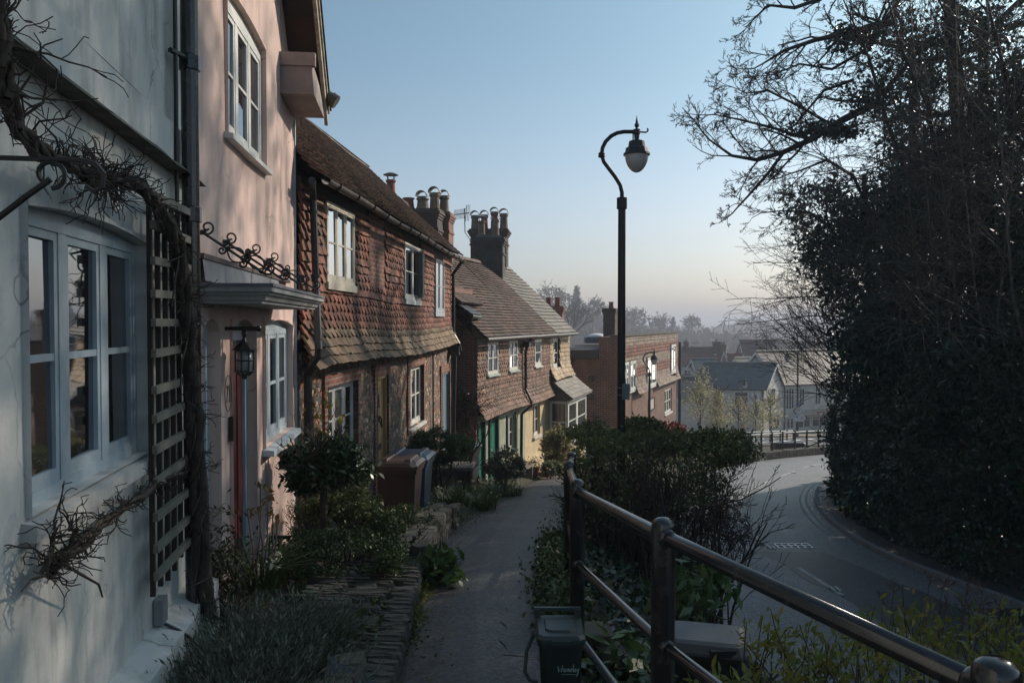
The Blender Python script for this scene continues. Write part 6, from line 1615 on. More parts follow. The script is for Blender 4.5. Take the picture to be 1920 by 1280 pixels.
for ln in W_:
    mb.tube([(cdx - .018 + x * .037, cdy - .1475 - (y * .034 + .0) * .107 - .0045, cz_ + .205 + y * .040) for x, y in ln], .0023, 4)
part('script_lettering', mb, M('pale_print', (.42, .55, .55), .6, bump=0), cd)
mb = MB(); mb.tube([(cdx + .0 , cdy - .1465, cz_ + .175), (cdx + .085, cdy - .1465, cz_ + .176)], .0009, 3); part('small_print', mb, MATS['pale_print'], cd)
# recycling box on the bank
bx = P(1322, 1210, 5.3); zb = bx.z - .42
rc = thing('waste_box', 'dark waste box with a flat grey lid down on the bank behind the railing', 'bin', (bx.x, 5.3, zb))
def bl(hw, hd, zz, b=.04): return [Vector((bx.x + a * math.cos(.25) + c * math.sin(.25), 5.3 - a * math.sin(.25) + c * math.cos(.25), zb + zz)) for a, c in ((-hw + b, -hd), (hw - b, -hd), (hw, -hd + b), (hw, hd - b), (hw - b, hd), (-hw + b, hd), (-hw, hd - b), (-hw, -hd + b))]
mb = MB(); rings(mb, [bl(.21, .16, 0), bl(.245, .19, .40), bl(.26, .205, .405), bl(.26, .205, .43)]); part('body', mb, black_p, rc)
mb = MB(); rings(mb, [bl(.27, .215, .432), bl(.27, .215, .45), bl(.25, .195, .50), bl(.22, .165, .515)])
part('lid', mb, M('grey_lid_plastic', (.11, .11, .115), .5, (.08, .08, .085), 4, 60, bump=.1), rc)
mb = MB(); mb.box(bx.x - .02, bx.x + .14, 5.05, 5.13, zb + .44, zb + .485); part('lid_clip', mb, black_p, rc)

# ------------------------------------------------------------------ things on the house fronts
# wall lantern of the pink house
lt = thing('wall_lantern', 'black caged wall lantern on an iron bracket beside the red door', 'lantern', H2.pY(6.17, .16, -.6))
mb = MB(); mb.tube([H2.pY(6.17, .03, -.02), H2.pY(6.17, .03, -.34)], .014, 6); mb.tube([H2.pY(6.17, .03, -.10), H2.pY(6.17, .30, -.10)], .016, 6); mb.sphere(H2.pY(6.17, .31, -.10), .024, 8); mb.tube([H2.pY(6.17, .03, -.34), H2.pY(6.17, .045, -.40), H2.pY(6.17, .03, -.42)], .01, 5)
part('bracket', mb, black_iron, lt)
lc = H2.pY(6.17, .20, 0); mb = MB()
mb.lathe(lc.x, lc.y, [(.012, -.10), (.022, -.14), (.012, -.17), (.02, -.20), (.055, -.225), (.105, -.262), (.09, -.268)], 8)
for k in range(8):
    a = math.pi / 4 * k; mb.tube([(lc.x + .072 * math.cos(a), lc.y + .072 * math.sin(a), -.262), (lc.x + .072 * math.cos(a), lc.y + .072 * math.sin(a), -.43), (lc.x + .03 * math.cos(a), lc.y + .03 * math.sin(a), -.465)], .006, 4)
for z in (-.345, -.43): mb.tube([(lc.x + .074 * math.cos(t * math.pi / 8), lc.y + .074 * math.sin(t * math.pi / 8), z) for t in range(17)], .006, 4)
mb.sphere((lc.x, lc.y, -.472), .022, 8); part('cage', mb, black_iron, lt)
mb = MB(); mb.lathe(lc.x, lc.y, [(.06, -.268), (.062, -.43), (.05, -.445)], 12); part('glass', mb, M('lantern_glass', (.20, .21, .22), .12, (.3, .31, .32), 8, 40, bump=.1, spec=.7), lt, sm=True)
lt.location += Vector((-.045, 0, .055))
# iron hanging bracket of the white house
hb = thing('hanging_bracket', 'black wrought iron basket bracket with a scroll on the white wall', 'bracket', H1.pY(2.42, .05, .2))
mb = MB(); f = lambda n, z: H1.pY(2.42, n, z)
mb.tube([f(-.02, .50), f(.36, .50), f(.40, .49), f(.425, .46), f(.42, .42), f(.395, .405), f(.37, .42)], .008, 6); mb.tube([f(.0, .22), f(.10, .30), f(.20, .385), f(.27, .44)], .010, 6)
mb.tube(spiral(f(.27, .455), H1.n, Vector((0, 0, 1)), .045, .03, -1.5, 4.5, 16), .008, 5); mb.tube([f(.0, .52), f(.0, -.1)], .012, 6); part('arm', mb, black_iron, hb)
mb = MB(); mb.tube([f(.0, .215), f(.05, .205), f(.075, .215), f(.085, .24), f(.08, .26)], .007, 6); part('hook', mb, black_iron, hb)
# downpipe between the two houses
dp = thing('drainpipe', 'shiny black cast iron drainpipe between the white and pink houses', 'drainpipe', H1.pY(5.42, .1, -2.3))
mb = MB(); Yd = 4.96
pts = [H1.pY(Yd, .10, z) for z in (4.2, 2.2, 1.0, 0, -1, -2.4)]; mb.tube(pts, .052, 12)
for z in (1.55, .62, -.1, -1.0): lathe_axis(mb, H1.pY(Yd, .10, z), (0, 0, 1), [(.052, 0), (.064, .005), (.064, .09), (.052, .1)], 12)
part('pipe', mb, rail_paint, dp, sm=False)
mb = MB(); mb.tube([H1.pY(Yd - .13, .05, 4.2), H1.pY(Yd - .13, .05, -.6)], .014, 6)
for z in (1.6, .66): mb.tube([H1.pY(Yd - .17, .03, z + .02), H1.pY(Yd, .11, z + .02)], .018, 6)
part('clip', mb, black_iron, dp)
# trellis
tr = thing('trellis', 'weathered wooden trellis panel fixed to the white house beside the vine', 'trellis', H1.pY(4.9, .05, -1.5))
t0, t1 = S1(4.17), S1(4.90); zt0, zt1 = -1.42, .68
mb = MB()
for i in range(6):
    s = lerp(t0, t1, i / 5); H1.box(mb, s - .011, s + .011, .06, .085, zt0 + rnd.uniform(-.03, .02), zt1 + rnd.uniform(-.02, .05))
part('upright', mb, dark_wood, tr)
mb = MB()
for i in range(13):
    z = lerp(zt0 + .08, zt1 - .02, i / 12) + rnd.uniform(-.015, .015); dz = rnd.uniform(-.02, .02)
    mb.hexa([H1.p(t0 - .04, .112, z - .02), H1.p(t0 - .04, .086, z - .02), H1.p(t1 + .02, .086, z - .02 + dz), H1.p(t1 + .02, .112, z - .02 + dz), H1.p(t0 - .04, .112, z + .022), H1.p(t0 - .04, .086, z + .022), H1.p(t1 + .02, .086, z + .022 + dz), H1.p(t1 + .02, .112, z + .022 + dz)])
part('slat', mb, wood_grey, tr)
# junction box and cable
mt_ = thing('junction_box', 'small grey cable box low on the white wall above the plinth', 'cable box', H1.pY(4.55, .1, -1.7))
mb = MB(); H1.box(mb, S1(4.40), S1(4.50), .01, .06, -1.68, -1.54); part('box', mb, M('box_grey', (.24, .25, .26), .6), mt_)
mb = MB(); mb.tube([H1.pY(4.45, .04, -1.68), H1.pY(4.48, .12, -1.74), H1.pY(4.54, .18, -1.82), H1.pY(4.54, .19, -2.1), H1.pY(4.54, .2, -2.5)], .010, 6); part('cable', mb, black_iron, mt_)
# bench, flower pot, brick steps beside the cream cottage
wood_b = M('bench_wood', (.22, .19, .14), .85, (.15, .13, .10), 3, 60, bump=.4)
bp = H4.pY(24.55, .55, 0); zb = pathz(24.6) + .03
bn = thing('garden_bench', 'plain weathered wooden bench beside the path under the green window', 'bench', (bp.x, bp.y, zb))
mb = MB()
for i in range(4): H4.box(mb, S4(23.7), S4(25.35), .33 + i * .125, .445 + i * .125, zb + .40, zb + .44)
part('seat', mb, wood_b, bn)
for s in (23.85, 25.1):
    mb = MB(); H4.box(mb, S4(s), S4(s) + .06, .36, .80, zb - .25, zb + .40); part('leg', mb, wood_b, bn)
q = H4.pY(26.2, .50, pathz(26.2) + .05); fpz = q.z
pt_ = thing('flower_pot', 'terracotta pot of small mauve flowers at the end of the bench', 'flower pot', (q.x, q.y, fpz - .05))
mb = MB(); mb.lathe(q.x, q.y, [(.13, fpz - .3), (.19, fpz + .26), (.21, fpz + .27), (.21, fpz + .34), (.18, fpz + .34), (.17, fpz + .28)], 14); part('pot', mb, pot_red, pt_)
pts = np.array([(q.x, q.y, fpz + .45)]) + rng.normal(size=(220, 3)) * (.12, .12, .10); foliage('leaves', pt_, pts, .06, lf_box); 
pts = np.array([(q.x, q.y, fpz + .58)]) + rng.normal(size=(60, 3)) * (.10, .10, .07); foliage('flowers', pt_, pts, .05, leaf('mauve_petal', (.35, .22, .38), (.5, .36, .5), .6, .3), aspect=.9)
st_ = thing('brick_steps', 'two low red brick steps at the foot of the cream cottage wall', 'steps', (*H4.pY(27.2, .5, 0).xy, pathz(27) - .1))
rb2 = M('step_brick', (.27, .12, .085), .85, (.2, .09, .07), 4, 50, bump=.4)
for i in range(2):
    mb = MB(); H4.box(mb, S4(26.5 + .5 * i), S4(27.9), .1, .95 - .1 * i, pathz(27.9) - .4, pathz(26.6) + .02 + .14 * i); part('step', mb, rb2, st_)
# stone garden table/slab under the yew
q = P(846, 872, 17.2); zz = gz(q.x, 17.2)
gt_ = thing('garden_table', 'low dark slab topped garden table behind the clipped yew', 'table', (q.x, 17.2, zz))
mb = MB(); mb.rbox(q.x - .5, q.x + .5, 16.8, 17.6, q.z - .05, q.z + .02, .02); part('table_top', mb, M('slab_grey', (.10, .10, .10), .7, (.14, .10, .07), 3, 30), gt_)
for a, b_ in ((-.42, 16.9), (.36, 16.9), (-.42, 17.45), (.36, 17.45)):
    mb = MB(); mb.box(q.x + a, q.x + a + .07, b_, b_ + .07, zz - .1, q.z - .05); part('leg', mb, dark_wood, gt_)
# wire basket with wooden grip
q = P(527, 1045, 7.0); zz = -2.36
bk = thing('wire_basket', 'black wire log basket with a wooden grip below the pink wall', 'basket', (q.x, 7.0, zz))
mb = MB()
for z in (0, .08, .16, .24): mb.tube([(q.x + a, 7.0 + b_, zz + .08 + z) for a, b_ in ((-.22, -.16), (.22, -.16), (.22, .16), (-.22, .16), (-.22, -.16))], .008, 4)
for a in (-.22, -.11, 0, .11, .22):
    for b_ in (-.16, .16): mb.tube([(q.x + a, 7.0 + b_, zz + .08), (q.x + a, 7.0 + b_, zz + .32)], .006, 4)
mb.box(q.x - .22, q.x + .22, 6.84, 7.16, zz + .06, zz + .075)
for a in (-.2, .2): mb.tube([(q.x + a, 6.85, zz + .06), (q.x + a, 6.85, zz - .2)], .01, 4)
part('basket_frame', mb, black_iron, bk)
mb = MB(); mb.tube([(q.x - .22, 7.0, zz + .32), (q.x - .085, 7.0, zz + .44), (q.x - .08, 7, zz + .475), (q.x + .08, 7, zz + .475), (q.x + .085, 7.0, zz + .44), (q.x + .22, 7.0, zz + .32)], .006, 4); part('bail', mb, black_iron, bk)
mb = MB(); mb.tube([(q.x - .085, 7, zz + .475), (q.x + .085, 7, zz + .475)], .018, 8); part('grip', mb, dark_wood, bk)

# ------------------------------------------------------------------ dry stone edging between garden and path
def stone(mb, c, lx, ly, lz, rz, r):
    pts = []; cc, ss = math.cos(rz), math.sin(rz)
    def rg(zz, sc):
        o = []
        for k in range(7):
            a = 2 * math.pi * k / 7; m = 1 / max(abs(math.cos(a)), abs(math.sin(a))) * .88
            x, y = math.cos(a) * m * lx / 2 * sc * r.uniform(.88, 1.05), math.sin(a) * m * ly / 2 * sc * r.uniform(.85, 1.08)
            o.append(Vector((c[0] + x * cc - y * ss, c[1] + x * ss + y * cc, c[2] + zz + r.uniform(-.008, .008))))
        return o
    rs = [rg(-lz / 2, .92), rg(lz * .15, 1.0), rg(lz / 2, .90)]
    v = [p for q in rs for p in q]; f = [tuple(range(6, -1, -1)), tuple(range(14, 21))]
    for k in (0, 7):
        for i in range(7): j = (i + 1) % 7; f.append((k + i, k + j, k + 7 + j, k + 7 + i))
    mb.add(v, f)
sr = random.Random(12); mb = MB()
y = 4.15   # thin courses
while y < 7.9:                     # wide edge-laid courses running back from the path
    xr = tab(PL, y) - .01; w_in = tab([(4, .75), (5.5, .80), (6.6, .75), (7.6, .35), (8, .3)], y); x = xr
    th_ = sr.uniform(.032, .062)
    while x > xr - w_in:
        lx = sr.uniform(.16, .44); tt = (xr - x) / w_in
        hgt = pathz(y) + tab([(4, .05), (5.2, .11), (6.5, .16), (8, .22)], y) + .05 * tt + sr.uniform(-.014, .014)
        stone(mb, (x - lx / 2, y + sr.uniform(-.012, .012), hgt - .04), lx * 1.0, th_ * 1.16, .14, sr.uniform(-.08, .08) - .1, sr); x -= lx
    y += th_
for y0 in np.arange(7.6, 11.3, .21):   # then a narrow low wall
    xr = tab(PL, y0) - .1
    for r_ in range(4):
        for dx in (0, -.2):
            stone(mb, (xr + dx + sr.uniform(-.02, .02), y0 + sr.uniform(-.03, .03), pathz(y0) + .04 + r_ * .085), sr.uniform(.17, .24), sr.uniform(.18, .26), .085, sr.uniform(-.2, .2), sr)
solo('dry_stone_edging', mb, stone_m, 'dry laid ragstone edging and low wall between the front gardens and the path', 'stone wall')
mb = MB()
for k in range(5):
    for r_ in range(3): stone(mb, (P(660, 1230, 4.1).x - .10 + sr.uniform(-.03, .03), 3.75 + k * .16, pathz(4.1) - .1 + r_ * .13), .26, .2, .13, sr.uniform(-.2, .2), sr)
solo('stone_pile', mb, stone_m, 'little pile of pale rough stones under the lavender bush', 'stones')
q = P(680, 1225, 4.35); mb = MB(); s_ = [Vector((q.x - .16, 4.25, q.z + .03)), Vector((q.x + .17, 4.2, q.z - .13)), Vector((q.x + .12, 4.05, q.z - .2)), Vector((q.x - .16, 4.0, q.z - .16))]
mb.prism(s_, (-.012, .01, -.05)); solo('slate_slab', mb, slate_dark, 'dark slate slab leaning against the stones at the path edge', 'slab')
mb = MB(); q = P(852, 1278, 4.75); mb.box(q.x - .12, q.x + .12, 4.62, 4.86, pathz(4.75) - .02, pathz(4.75) + .012)
for k in range(4): mb.box(q.x - .12, q.x + .12, 4.63 + k * .06, 4.65 + k * .06, pathz(4.75) + .0125, pathz(4.75) + .017)
solo('inspection_cover', mb, M('cover_steel', (.30, .31, .32), .5, (.22, .23, .24), 9, 80, metal=.3), 'small pale inspection cover set in the path at the bottom edge', 'cover')
# stone steps / flags by the railing foot
mb = MB()
for (px, py, Y, lx, ly) in ((1118, 1195, 5.2, .26, .4), (1150, 1232, 5.0, .24, .3)):
    q = P(px, py, Y); mb = MB(); stone(mb, (q.x, Y, max(q.z - .05, gz(q.x, Y) + .02)), lx, ly, .22, .2, sr); solo('bank_stone', mb, stone_m, 'rough stone block half buried in the bank, %s the handrail post' % ('just behind' if px < 1140 else 'to the right of'), 'stone')
# ------------------------------------------------------------------ vine on the white house
vr = random.Random(3)
vn = thing('climbing_vine', 'old bare knotted vine trained over the white house window', 'vine', H1.pY(5.2, .15, -2.2))
tw = Twigs(); V1 = lambda Y, n, z: H1.pY(Y, n, z)
def vpath(px, n=.16): return [H1.at(a, b, n) for a, b in px]
tpx = [(386, 1170), (380, 1080), (373, 980), (369, 880), (364, 780), (360, 700), (353, 620), (346, 540), (335, 470), (318, 420), (290, 378), (262, 348), (225, 338), (190, 338), (160, 330), (135, 312), (100, 297), (65, 277), (35, 240), (15, 190), (8, 130), (4, 60), (0, -30)]
trunk = vpath(tpx, .15)
rad = [.062, .058, .055, .052, .048, .045, .042, .04, .036, .034, .03, .026, .028, .030, .026, .024, .022, .022, .024, .024, .022, .022, .02]
def strand(path, rads, k, ph):
    pts = []
    for i in range(len(path) - 1):
        for j in range(3):
            t = j / 3; c = path[i].lerp(path[i + 1], t); dd = (path[i + 1] - path[i]).normalized(); o = H1.n.cross(dd); a = (i + t) * 1.5 + ph; rr = lerp(rads[i], rads[i + 1], t)
            pts.append((c + o * math.cos(a) * rr * .7 + H1.n * math.sin(a) * rr * .55 + Vector((vr.gauss(0, .006), vr.gauss(0, .006), vr.gauss(0, .006))), rr * vr.uniform(.45, .7)))
    for (p, r0), (q, r1) in zip(pts, pts[1:]): tw.seg(p, q, r0, r1)
for k in range(4): strand(trunk, rad, k, k * 1.7)
low = vpath([(362, 870), (330, 890), (300, 905), (262, 932), (225, 957), (190, 985), (150, 1020), (112, 1050), (86, 1075)], .10)
for k in range(3): strand(low, [.02, .02, .02, .022, .02, .02, .02, .022, .016], k, k * 2)
fork = vpath([(88, 1072), (92, 1025), (108, 985)], .11); fork2 = vpath([(120, 1045), (135, 1000), (128, 975)], .11)
strand(fork, [.016, .014, .009], 0, 0); strand(fork2, [.014, .012, .008], 0, 1)
part_tr = tw.build('trunk', bark_vine, vn, 6)
t2 = Twigs()
def spurs(path, n, L, up=.3, r0=.0042, dep=.45):
    for _ in range(n):
        i = vr.randrange(len(path) - 1); p = path[i].lerp(path[i + 1], vr.random())
        d = H1.n * vr.uniform(.0, .55) + H1.d * vr.uniform(-1, 1) + Vector((0, 0, vr.uniform(-1 + up, 1 + up)))
        t2.grow(p, d, L * vr.uniform(.3, 1.5), r0 * vr.uniform(.5, 1.3), 1 if vr.random() < dep else 0, vr, .7, 5, .42, .0, 3, .6, .4, .3, .0018)
spurs(trunk[11:17], 95, .14); spurs(trunk[12:15], 95, .15, .0); spurs(trunk[17:], 50, .24, .2); spurs(trunk[7:12], 70, .13); spurs(trunk[:8], 220, .14); spurs(low, 110, .10); spurs(low[6:], 26, .15); spurs(fork, 18, .15, .5); spurs(fork2, 14, .14, .5)
for _ in range(22):
    a = trunk[vr.randrange(0, 9)]; q = a + H1.d * vr.uniform(-.22, .12) + Vector((0, 0, vr.uniform(-.4, .4))); m = (a + q) / 2 + H1.n * vr.uniform(.0, .06) + H1.d * vr.uniform(-.05, .05); t2.line([a, a.lerp(m, .6) + H1.d * .02, m, q], .008, .004)
t2.line(vpath([(110, 1050), (150, 1075), (185, 1095), (192, 1118)], .12), .008, .004); t2.line(vpath([(86, 1078), (60, 1085), (40, 1108)], .1), .006, .003)
t2.build('twigs', twig_dark, vn, 4)
wire = MB(); wire.tube(vpath([(15, 165), (100, 235), (205, 312)], .03), .003, 3); part('wire', wire, black_iron, vn)

# ------------------------------------------------------------------ front garden planting
def plant(name, label, cat, base, group=None): return thing(name, label, cat, base, group)
def stems(t, base, n, h, sp, mat, r=.006, seed=1, depth=1, name='stems', kids=3, up=.1):
    r_ = random.Random(seed); w = Twigs()
    for i in range(n):
        d = Vector((r_.gauss(0, sp), r_.gauss(0, sp), 1)); b = Vector(base) + Vector((r_.gauss(0, .05), r_.gauss(0, .05), 0))
        w.grow(b, d, h * r_.uniform(.7, 1.1), r * r_.uniform(.7, 1.3), depth, r_, .6, 4, .1, up, kids, .55, .5, .35, .002)
    return w.build(name, mat, t, 4)
# lavender at the bottom left
lv = plant('lavender_bush', 'grey green lavender bush at the foot of the white house', 'bush', P(480, 1330, 4.2) * 1)
vs_, fs_, off = [], [], 0
pts = []; dirs = []
for (px, py, Y, rx, rz, n) in ((490, 1205, 4.8, .26, .25, 430), (565, 1185, 5.0, .20, .22, 300), (440, 1265, 4.3, .26, .25, 430), (530, 1265, 4.5, .24, .25, 400), (415, 1215, 4.7, .18, .27, 230), (390, 1310, 4.0, .24, .25, 340), (490, 1330, 3.9, .30, .26, 380)):
    c = P(px, py, Y)
    for _ in range(n):
        a = vr.uniform(0, 6.28); rr = math.sqrt(vr.random()); d = Vector((math.cos(a) * rr * .9, math.sin(a) * rr * .9, 1.0 + vr.uniform(-.3, .2))).normalized()
        L = rz * vr.uniform(.6, 1.85); b = Vector((c.x, c.y, c.z - rz * .8)) + Vector((math.cos(a) * rr * rx, math.sin(a) * rr * rx, 0))
        for k in range(12):
            t = .25 + .75 * k / 11; pts.append(b + d * L * t); dirs.append(d * 1.4)
V, F = leaves(np.array(pts), .042, .24, 0, 0, np.array(dirs)); npmesh('foliage', V, F, lf_lav, lv)
w = Twigs()
for i in range(0, len(pts), 12): w.seg(pts[i] - Vector(dirs[i]) * .08, pts[i + 11], .0022, .0012)
w.build('stems', M('lavender_stem', (.09, .085, .07), .9, bump=0), lv, 3)
# grassy blades helper
def blades(name, parent, base, n, h, spread, mat, w=.014, droop=.6, seed=1):
    r_ = random.Random(seed); vv, ff = [], []
    for _ in range(n):
        a = r_.uniform(0, 6.28); rr = spread * math.sqrt(r_.random()) * .5; b = Vector(base) + Vector((math.cos(a) * rr, math.sin(a) * rr, 0))
        a2 = a + r_.gauss(0, .6); L = h * r_.uniform(.6, 1.15); out = Vector((math.cos(a2), math.sin(a2), 0)); sd = Vector((-out.y, out.x, 0)); ww = w * r_.uniform(.7, 1.3); dr = droop * r_.uniform(.4, 1.3)
        o = len(vv); k = 5
        for i in range(k + 1):
            t = i / k; p = b + out * L * (dr * t * t * .8 + .12 * t) + Vector((0, 0, L * (t - dr * .55 * t * t))); hw = ww * (1 - t ** 2.2) / 2 + .0008
            vv += [p - sd * hw, p + sd * hw]
        for i in range(k): ff.append((o + 2 * i, o + 2 * i + 1, o + 2 * i + 3, o + 2 * i + 2))
    return npmesh(name, np.array([tuple(v) for v in vv]), np.array(ff), mat, parent)
for i, (px, py, Y, h, n, lab) in enumerate(((600, 1180, 4.9, .34, 170, 'tuft of long grass growing out of the lavender by the stones'), (560, 1262, 4.3, .36, 170, 'low tuft of long grass at the bottom edge beside the slate slab'))):
    b = P(px, py, Y); b = Vector((b.x, b.y, b.z - .16)); g_ = plant('grass_tuft', lab, 'grass', b); blades('grass_blades', g_, b, n, h, .3, lf_grass, .008, .7, 4 + i)
# spear-leaved clump with dead stalks by the red door
b = P(490, 1085, 6.0); b = Vector((b.x, b.y, b.z - .05)); cl_ = plant('hellebore_clump', 'strap leaved clump with brown seed stalks in front of the red door', 'plant', b)
blades('strap_leaves', cl_, b, 70, .42, .3, lf_grass, .03, .85, 9)
w = Twigs(); tips = []
for k in range(6):
    p = b + Vector((vr.uniform(-.08, .08), vr.uniform(-.08, .08), 0)); q = p + Vector((vr.uniform(-.06, .08), vr.uniform(-.05, .05), vr.uniform(.45, .78))); w.line([p, (p + q) / 2 + Vector((.02, 0, 0)), q], .010, .005); tips.append(q)
w.build('seed_stalks', bark_pale, cl_, 5); pts = np.array([np.array(t) + rng.normal(size=3) * .025 for t in tips for _ in range(7)]); foliage('dead_leaves', cl_, pts, .06, lf_auburn, droop=-.8)
pts = np.array([(b.x + .1, b.y - .05, b.z + .2)]) + rng.normal(size=(26, 3)) * (.05, .05, .05); foliage('flowers', cl_, pts, .045, leaf('cream_petal', (.5, .5, .36), (.6, .6, .5), .6, .3), aspect=.9)
# brown-leaved shrub at the vine foot
b = P(400, 1120, 5.6); h_ = plant('conical_shrub', 'small dull brownish conifer at the foot of the old vine', 'shrub', (b.x, b.y, -2.4)); foliage('foliage', h_, np.array([(b.x + .05, b.y, -1.85)]) + rng.normal(size=(1500, 3)) * (.10, .10, .20), .05, leaf('brown_conifer', (.07, .055, .02), (.03, .04, .015), .6, .1), aspect=.35, up=0, droop=.8)
stems(h_, (b.x + .05, b.y, -2.4), 5, .7, .15, twig_dark, .008, 3)
# bay standard
by = P(606, 1000, 8.0); bay = plant('bay_standard', 'round headed bay tree on a bare stem against the flint wall', 'tree', (by.x, 8.0, -2.75))
w = Twigs(); bt = P(606, 905, 8.0)
w.line([Vector((by.x, 8, -2.8)), Vector((by.x + .01, 8.01, -2.3)), bt, P(608, 870, 8)], .042, .034); br_ = random.Random(8)
for k in range(14): w.grow(P(606 + vr.uniform(-6, 6), 890, 8), Vector((br_.gauss(0, 1), br_.gauss(0, 1), .6)), .42, .014, 2, br_, .6, 3, .15, .1, 3, .6)
w.build('trunk', bark, bay, 6)
pts = np.concatenate([blob_pts(4200, P(612, 868, 8.0), (.42, .40, .26), .5, 46, .26), blob_pts(600, P(560, 890, 7.9), (.18, .2, .16), .4, 14, .35)])
foliage('crown', bay, pts, .075, lf_bay, aspect=.42, up=.4)
sp = stems(bay, (by.x - .12, 7.9, -2.7), 9, .75, .08, twig_dark, .007, 5, 0, 'suckers')
# dark mound under the bay and clipped box bushes
def bush(name, label, px, py, Y, r, n, size, mat, cat='shrub', clumps=30, shell=.55, cr=.26, aspect=.55, base=None, core=True, up=.35):
    c = P(px, py, Y); zb = base if base is not None else c.z - r[2] * 1.05
    t = plant(name, label, cat, (c.x, c.y, zb)); foliage('foliage', t, blob_pts(n, c, r, shell, clumps, cr), size, mat, aspect=aspect, up=up)
    stems(t, (c.x, c.y, zb - .05), 10, r[2] * 1.7, .35, twig_dark, .010, int(px), 2)
    return t
bush('clipped_box', 'small clipped box ball on a stem beside the bay trunk', 652, 915, 8.6, (.22, .22, .17), 1900, .032, lf_box, base=-2.9)
bush('box_hedge', 'dark low box hedge running below the bay tree', 640, 1045, 6.9, (.62, .42, .26), 6500, .034, lf_box, clumps=60, cr=.2)
bush('box_hedge', 'box bush with yellow green tips at the corner of the stone edging', 722, 1005, 7.7, (.26, .3, .24), 3200, .032, lf_box, clumps=40, cr=.22)
bush('box_hedge', 'sprawling box bush in front of the brown bin', 752, 985, 8.8, (.42, .36, .22), 3600, .032, lf_box, clumps=40, cr=.22)
bush('skimmia_bush', 'pale leaved low bush under the bay among dark stems', 655, 960, 8.2, (.34, .3, .22), 2000, .05, lf_hedge, clumps=30)
bush('fern_clump', 'feathery green clump at the base of the pink wall corner', 578, 975, 8.6, (.2, .24, .26), 1500, .05, lf_grass, clumps=24, aspect=.25)
# autumn-tinted climber on the corner pipe
cv = plant('climbing_rose', 'straggling climber with yellow and rust leaves on the corner drainpipe', 'climber', H3.pY(9.9, .2, -2.7)); w = Twigs(); tips = []
for k in range(9):
    p = H3.pY(9.75 + vr.uniform(-.1, .3), .12, -2.7); pts_ = [p]
    for i in range(9):
        p = p + Vector((vr.gauss(0, .05), vr.gauss(.0, .05), vr.uniform(.12, .26))); pts_.append(p)
        if i > 2: tips += [p + Vector((vr.gauss(0, .06), vr.gauss(0, .06), vr.gauss(0, .05))) for _ in range(4)]
    w.line(pts_, .008, .003)
w.build('stems', bark_pale, cv, 4); foliage('leaves', cv, np.array([tuple(t) for t in tips]), .085, leaf('rust_yellow_leaf', (.33, .13, .02), (.17, .22, .03), .5, .4), aspect=.6, droop=-.4)
# round clipped yew
yw = plant('clipped_yew', 'dome shaped clipped yew on several bare stems beside the bins', 'tree', (P(820, 940, 14.3).x, 14.3, gz(P(820, 940, 14.3).x, 14.3)))
pts = np.concatenate([blob_pts(15000, P(818, 836, 14.3), (.52, .5, .34), .55, 110, .16), blob_pts(3000, P(868, 838, 14.6), (.24, .3, .22), .6, 40, .2)])
foliage('crown', yw, pts, .05, leaf('yew_leaf', (.030, .060, .020), (.095, .14, .045), .5, .15), aspect=.32, up=.2)
stems(yw, (P(822, 940, 14.3).x, 14.3, gz(P(822, 940, 14.3).x, 14.3) - .05), 6, .95, .25, twig_dark, .028, 17, 2)
# daffodil leaves, strap leaves along the garden edge
for i, (px, py, Y, n, h, lab) in enumerate(((905, 935, 14.0, 200, .42, 'spray of green daffodil leaves spilling towards the path bend'), (868, 925, 15.0, 180, .42, 'daffodil leaves under the clipped yew'), (850, 950, 13.4, 170, .36, 'low tuft of leaves nearest the bins at the path edge'), (958, 918, 17.5, 130, .36, 'strap leaves at the garden tip beside the path'), (930, 905, 17.0, 140, .4, 'upright daffodil leaves below the rosemary bush'))):
    b = P(px, py, Y); b = Vector((b.x, b.y, gz(b.x, Y) + .02)); d_ = plant('daffodil_clump', lab, 'plant', b, 'clumps of strap leaves along the garden edge'); blades('strap_leaves', d_, b, n, h, .5, lf_grass, .018, .8, 30 + i)
    pts = np.array([(b.x, b.y, b.z + h * .75)]) + rng.normal(size=(10, 3)) * (.22, .2, .05); foliage('flowers', d_, pts, .045, leaf('white_petal', (.6, .6, .55), (.65, .55, .12), .6, .3), aspect=.9)
bush('rosemary_bush', 'grey green bush with pale tips in front of the green doors', 945, 875, 18.5, (.42, .5, .42), 3600, .07, leaf('grey_green_leaf', (.05, .07, .04), (.13, .14, .10), .5, .2), clumps=40)
w_ = plant('bare_shrub', 'bare twisted shrub leaning across the dark bin', 'shrub', P(880, 900, 17.5)); r_ = random.Random(44); w = Twigs()
w.line([P(868, 925, 17.5), P(878, 880, 17.4), P(888, 848, 17.4), P(906, 825, 17.4)], .035, .02)
for a in ((878, 880), (888, 848), (900, 832), (906, 825), (870, 900)): w.grow(P(*a, 17.4), Vector((r_.gauss(.3, .5), 0, .8)), .6, .014, 2, r_, .8, 4, .2, .0, 3, .6)
w.build('branches', bark, w_, 5)
bare2 = plant('bare_shrub', 'dark twiggy climber on the corner of the narrow brick house', 'shrub', P(872, 800, 22)); w = Twigs()
for k in range(16): w.grow(P(872 + vr.uniform(-6, 6), 800, 22.0), Vector((r_.gauss(0, .5), r_.gauss(0, .2), 1)), 1.0, .014, 2, r_, .7, 4, .2, .05, 4, .6)
w.build('branches', twig_dark, bare2, 4)
foliage('leaves', bare2, blob_pts(500, P(872, 760, 22.0), (.28, .3, .5), .3, 20, .4), .06, lf_dark)
bush('photinia_bush', 'sunlit cream tinged bush against the wall of the bay cottage', 1043, 838, 26.5, (.46, .6, .56), 3800, .11, leaf('cream_variegated_leaf', (.36, .30, .17), (.20, .20, .09), .5, .4), clumps=44)
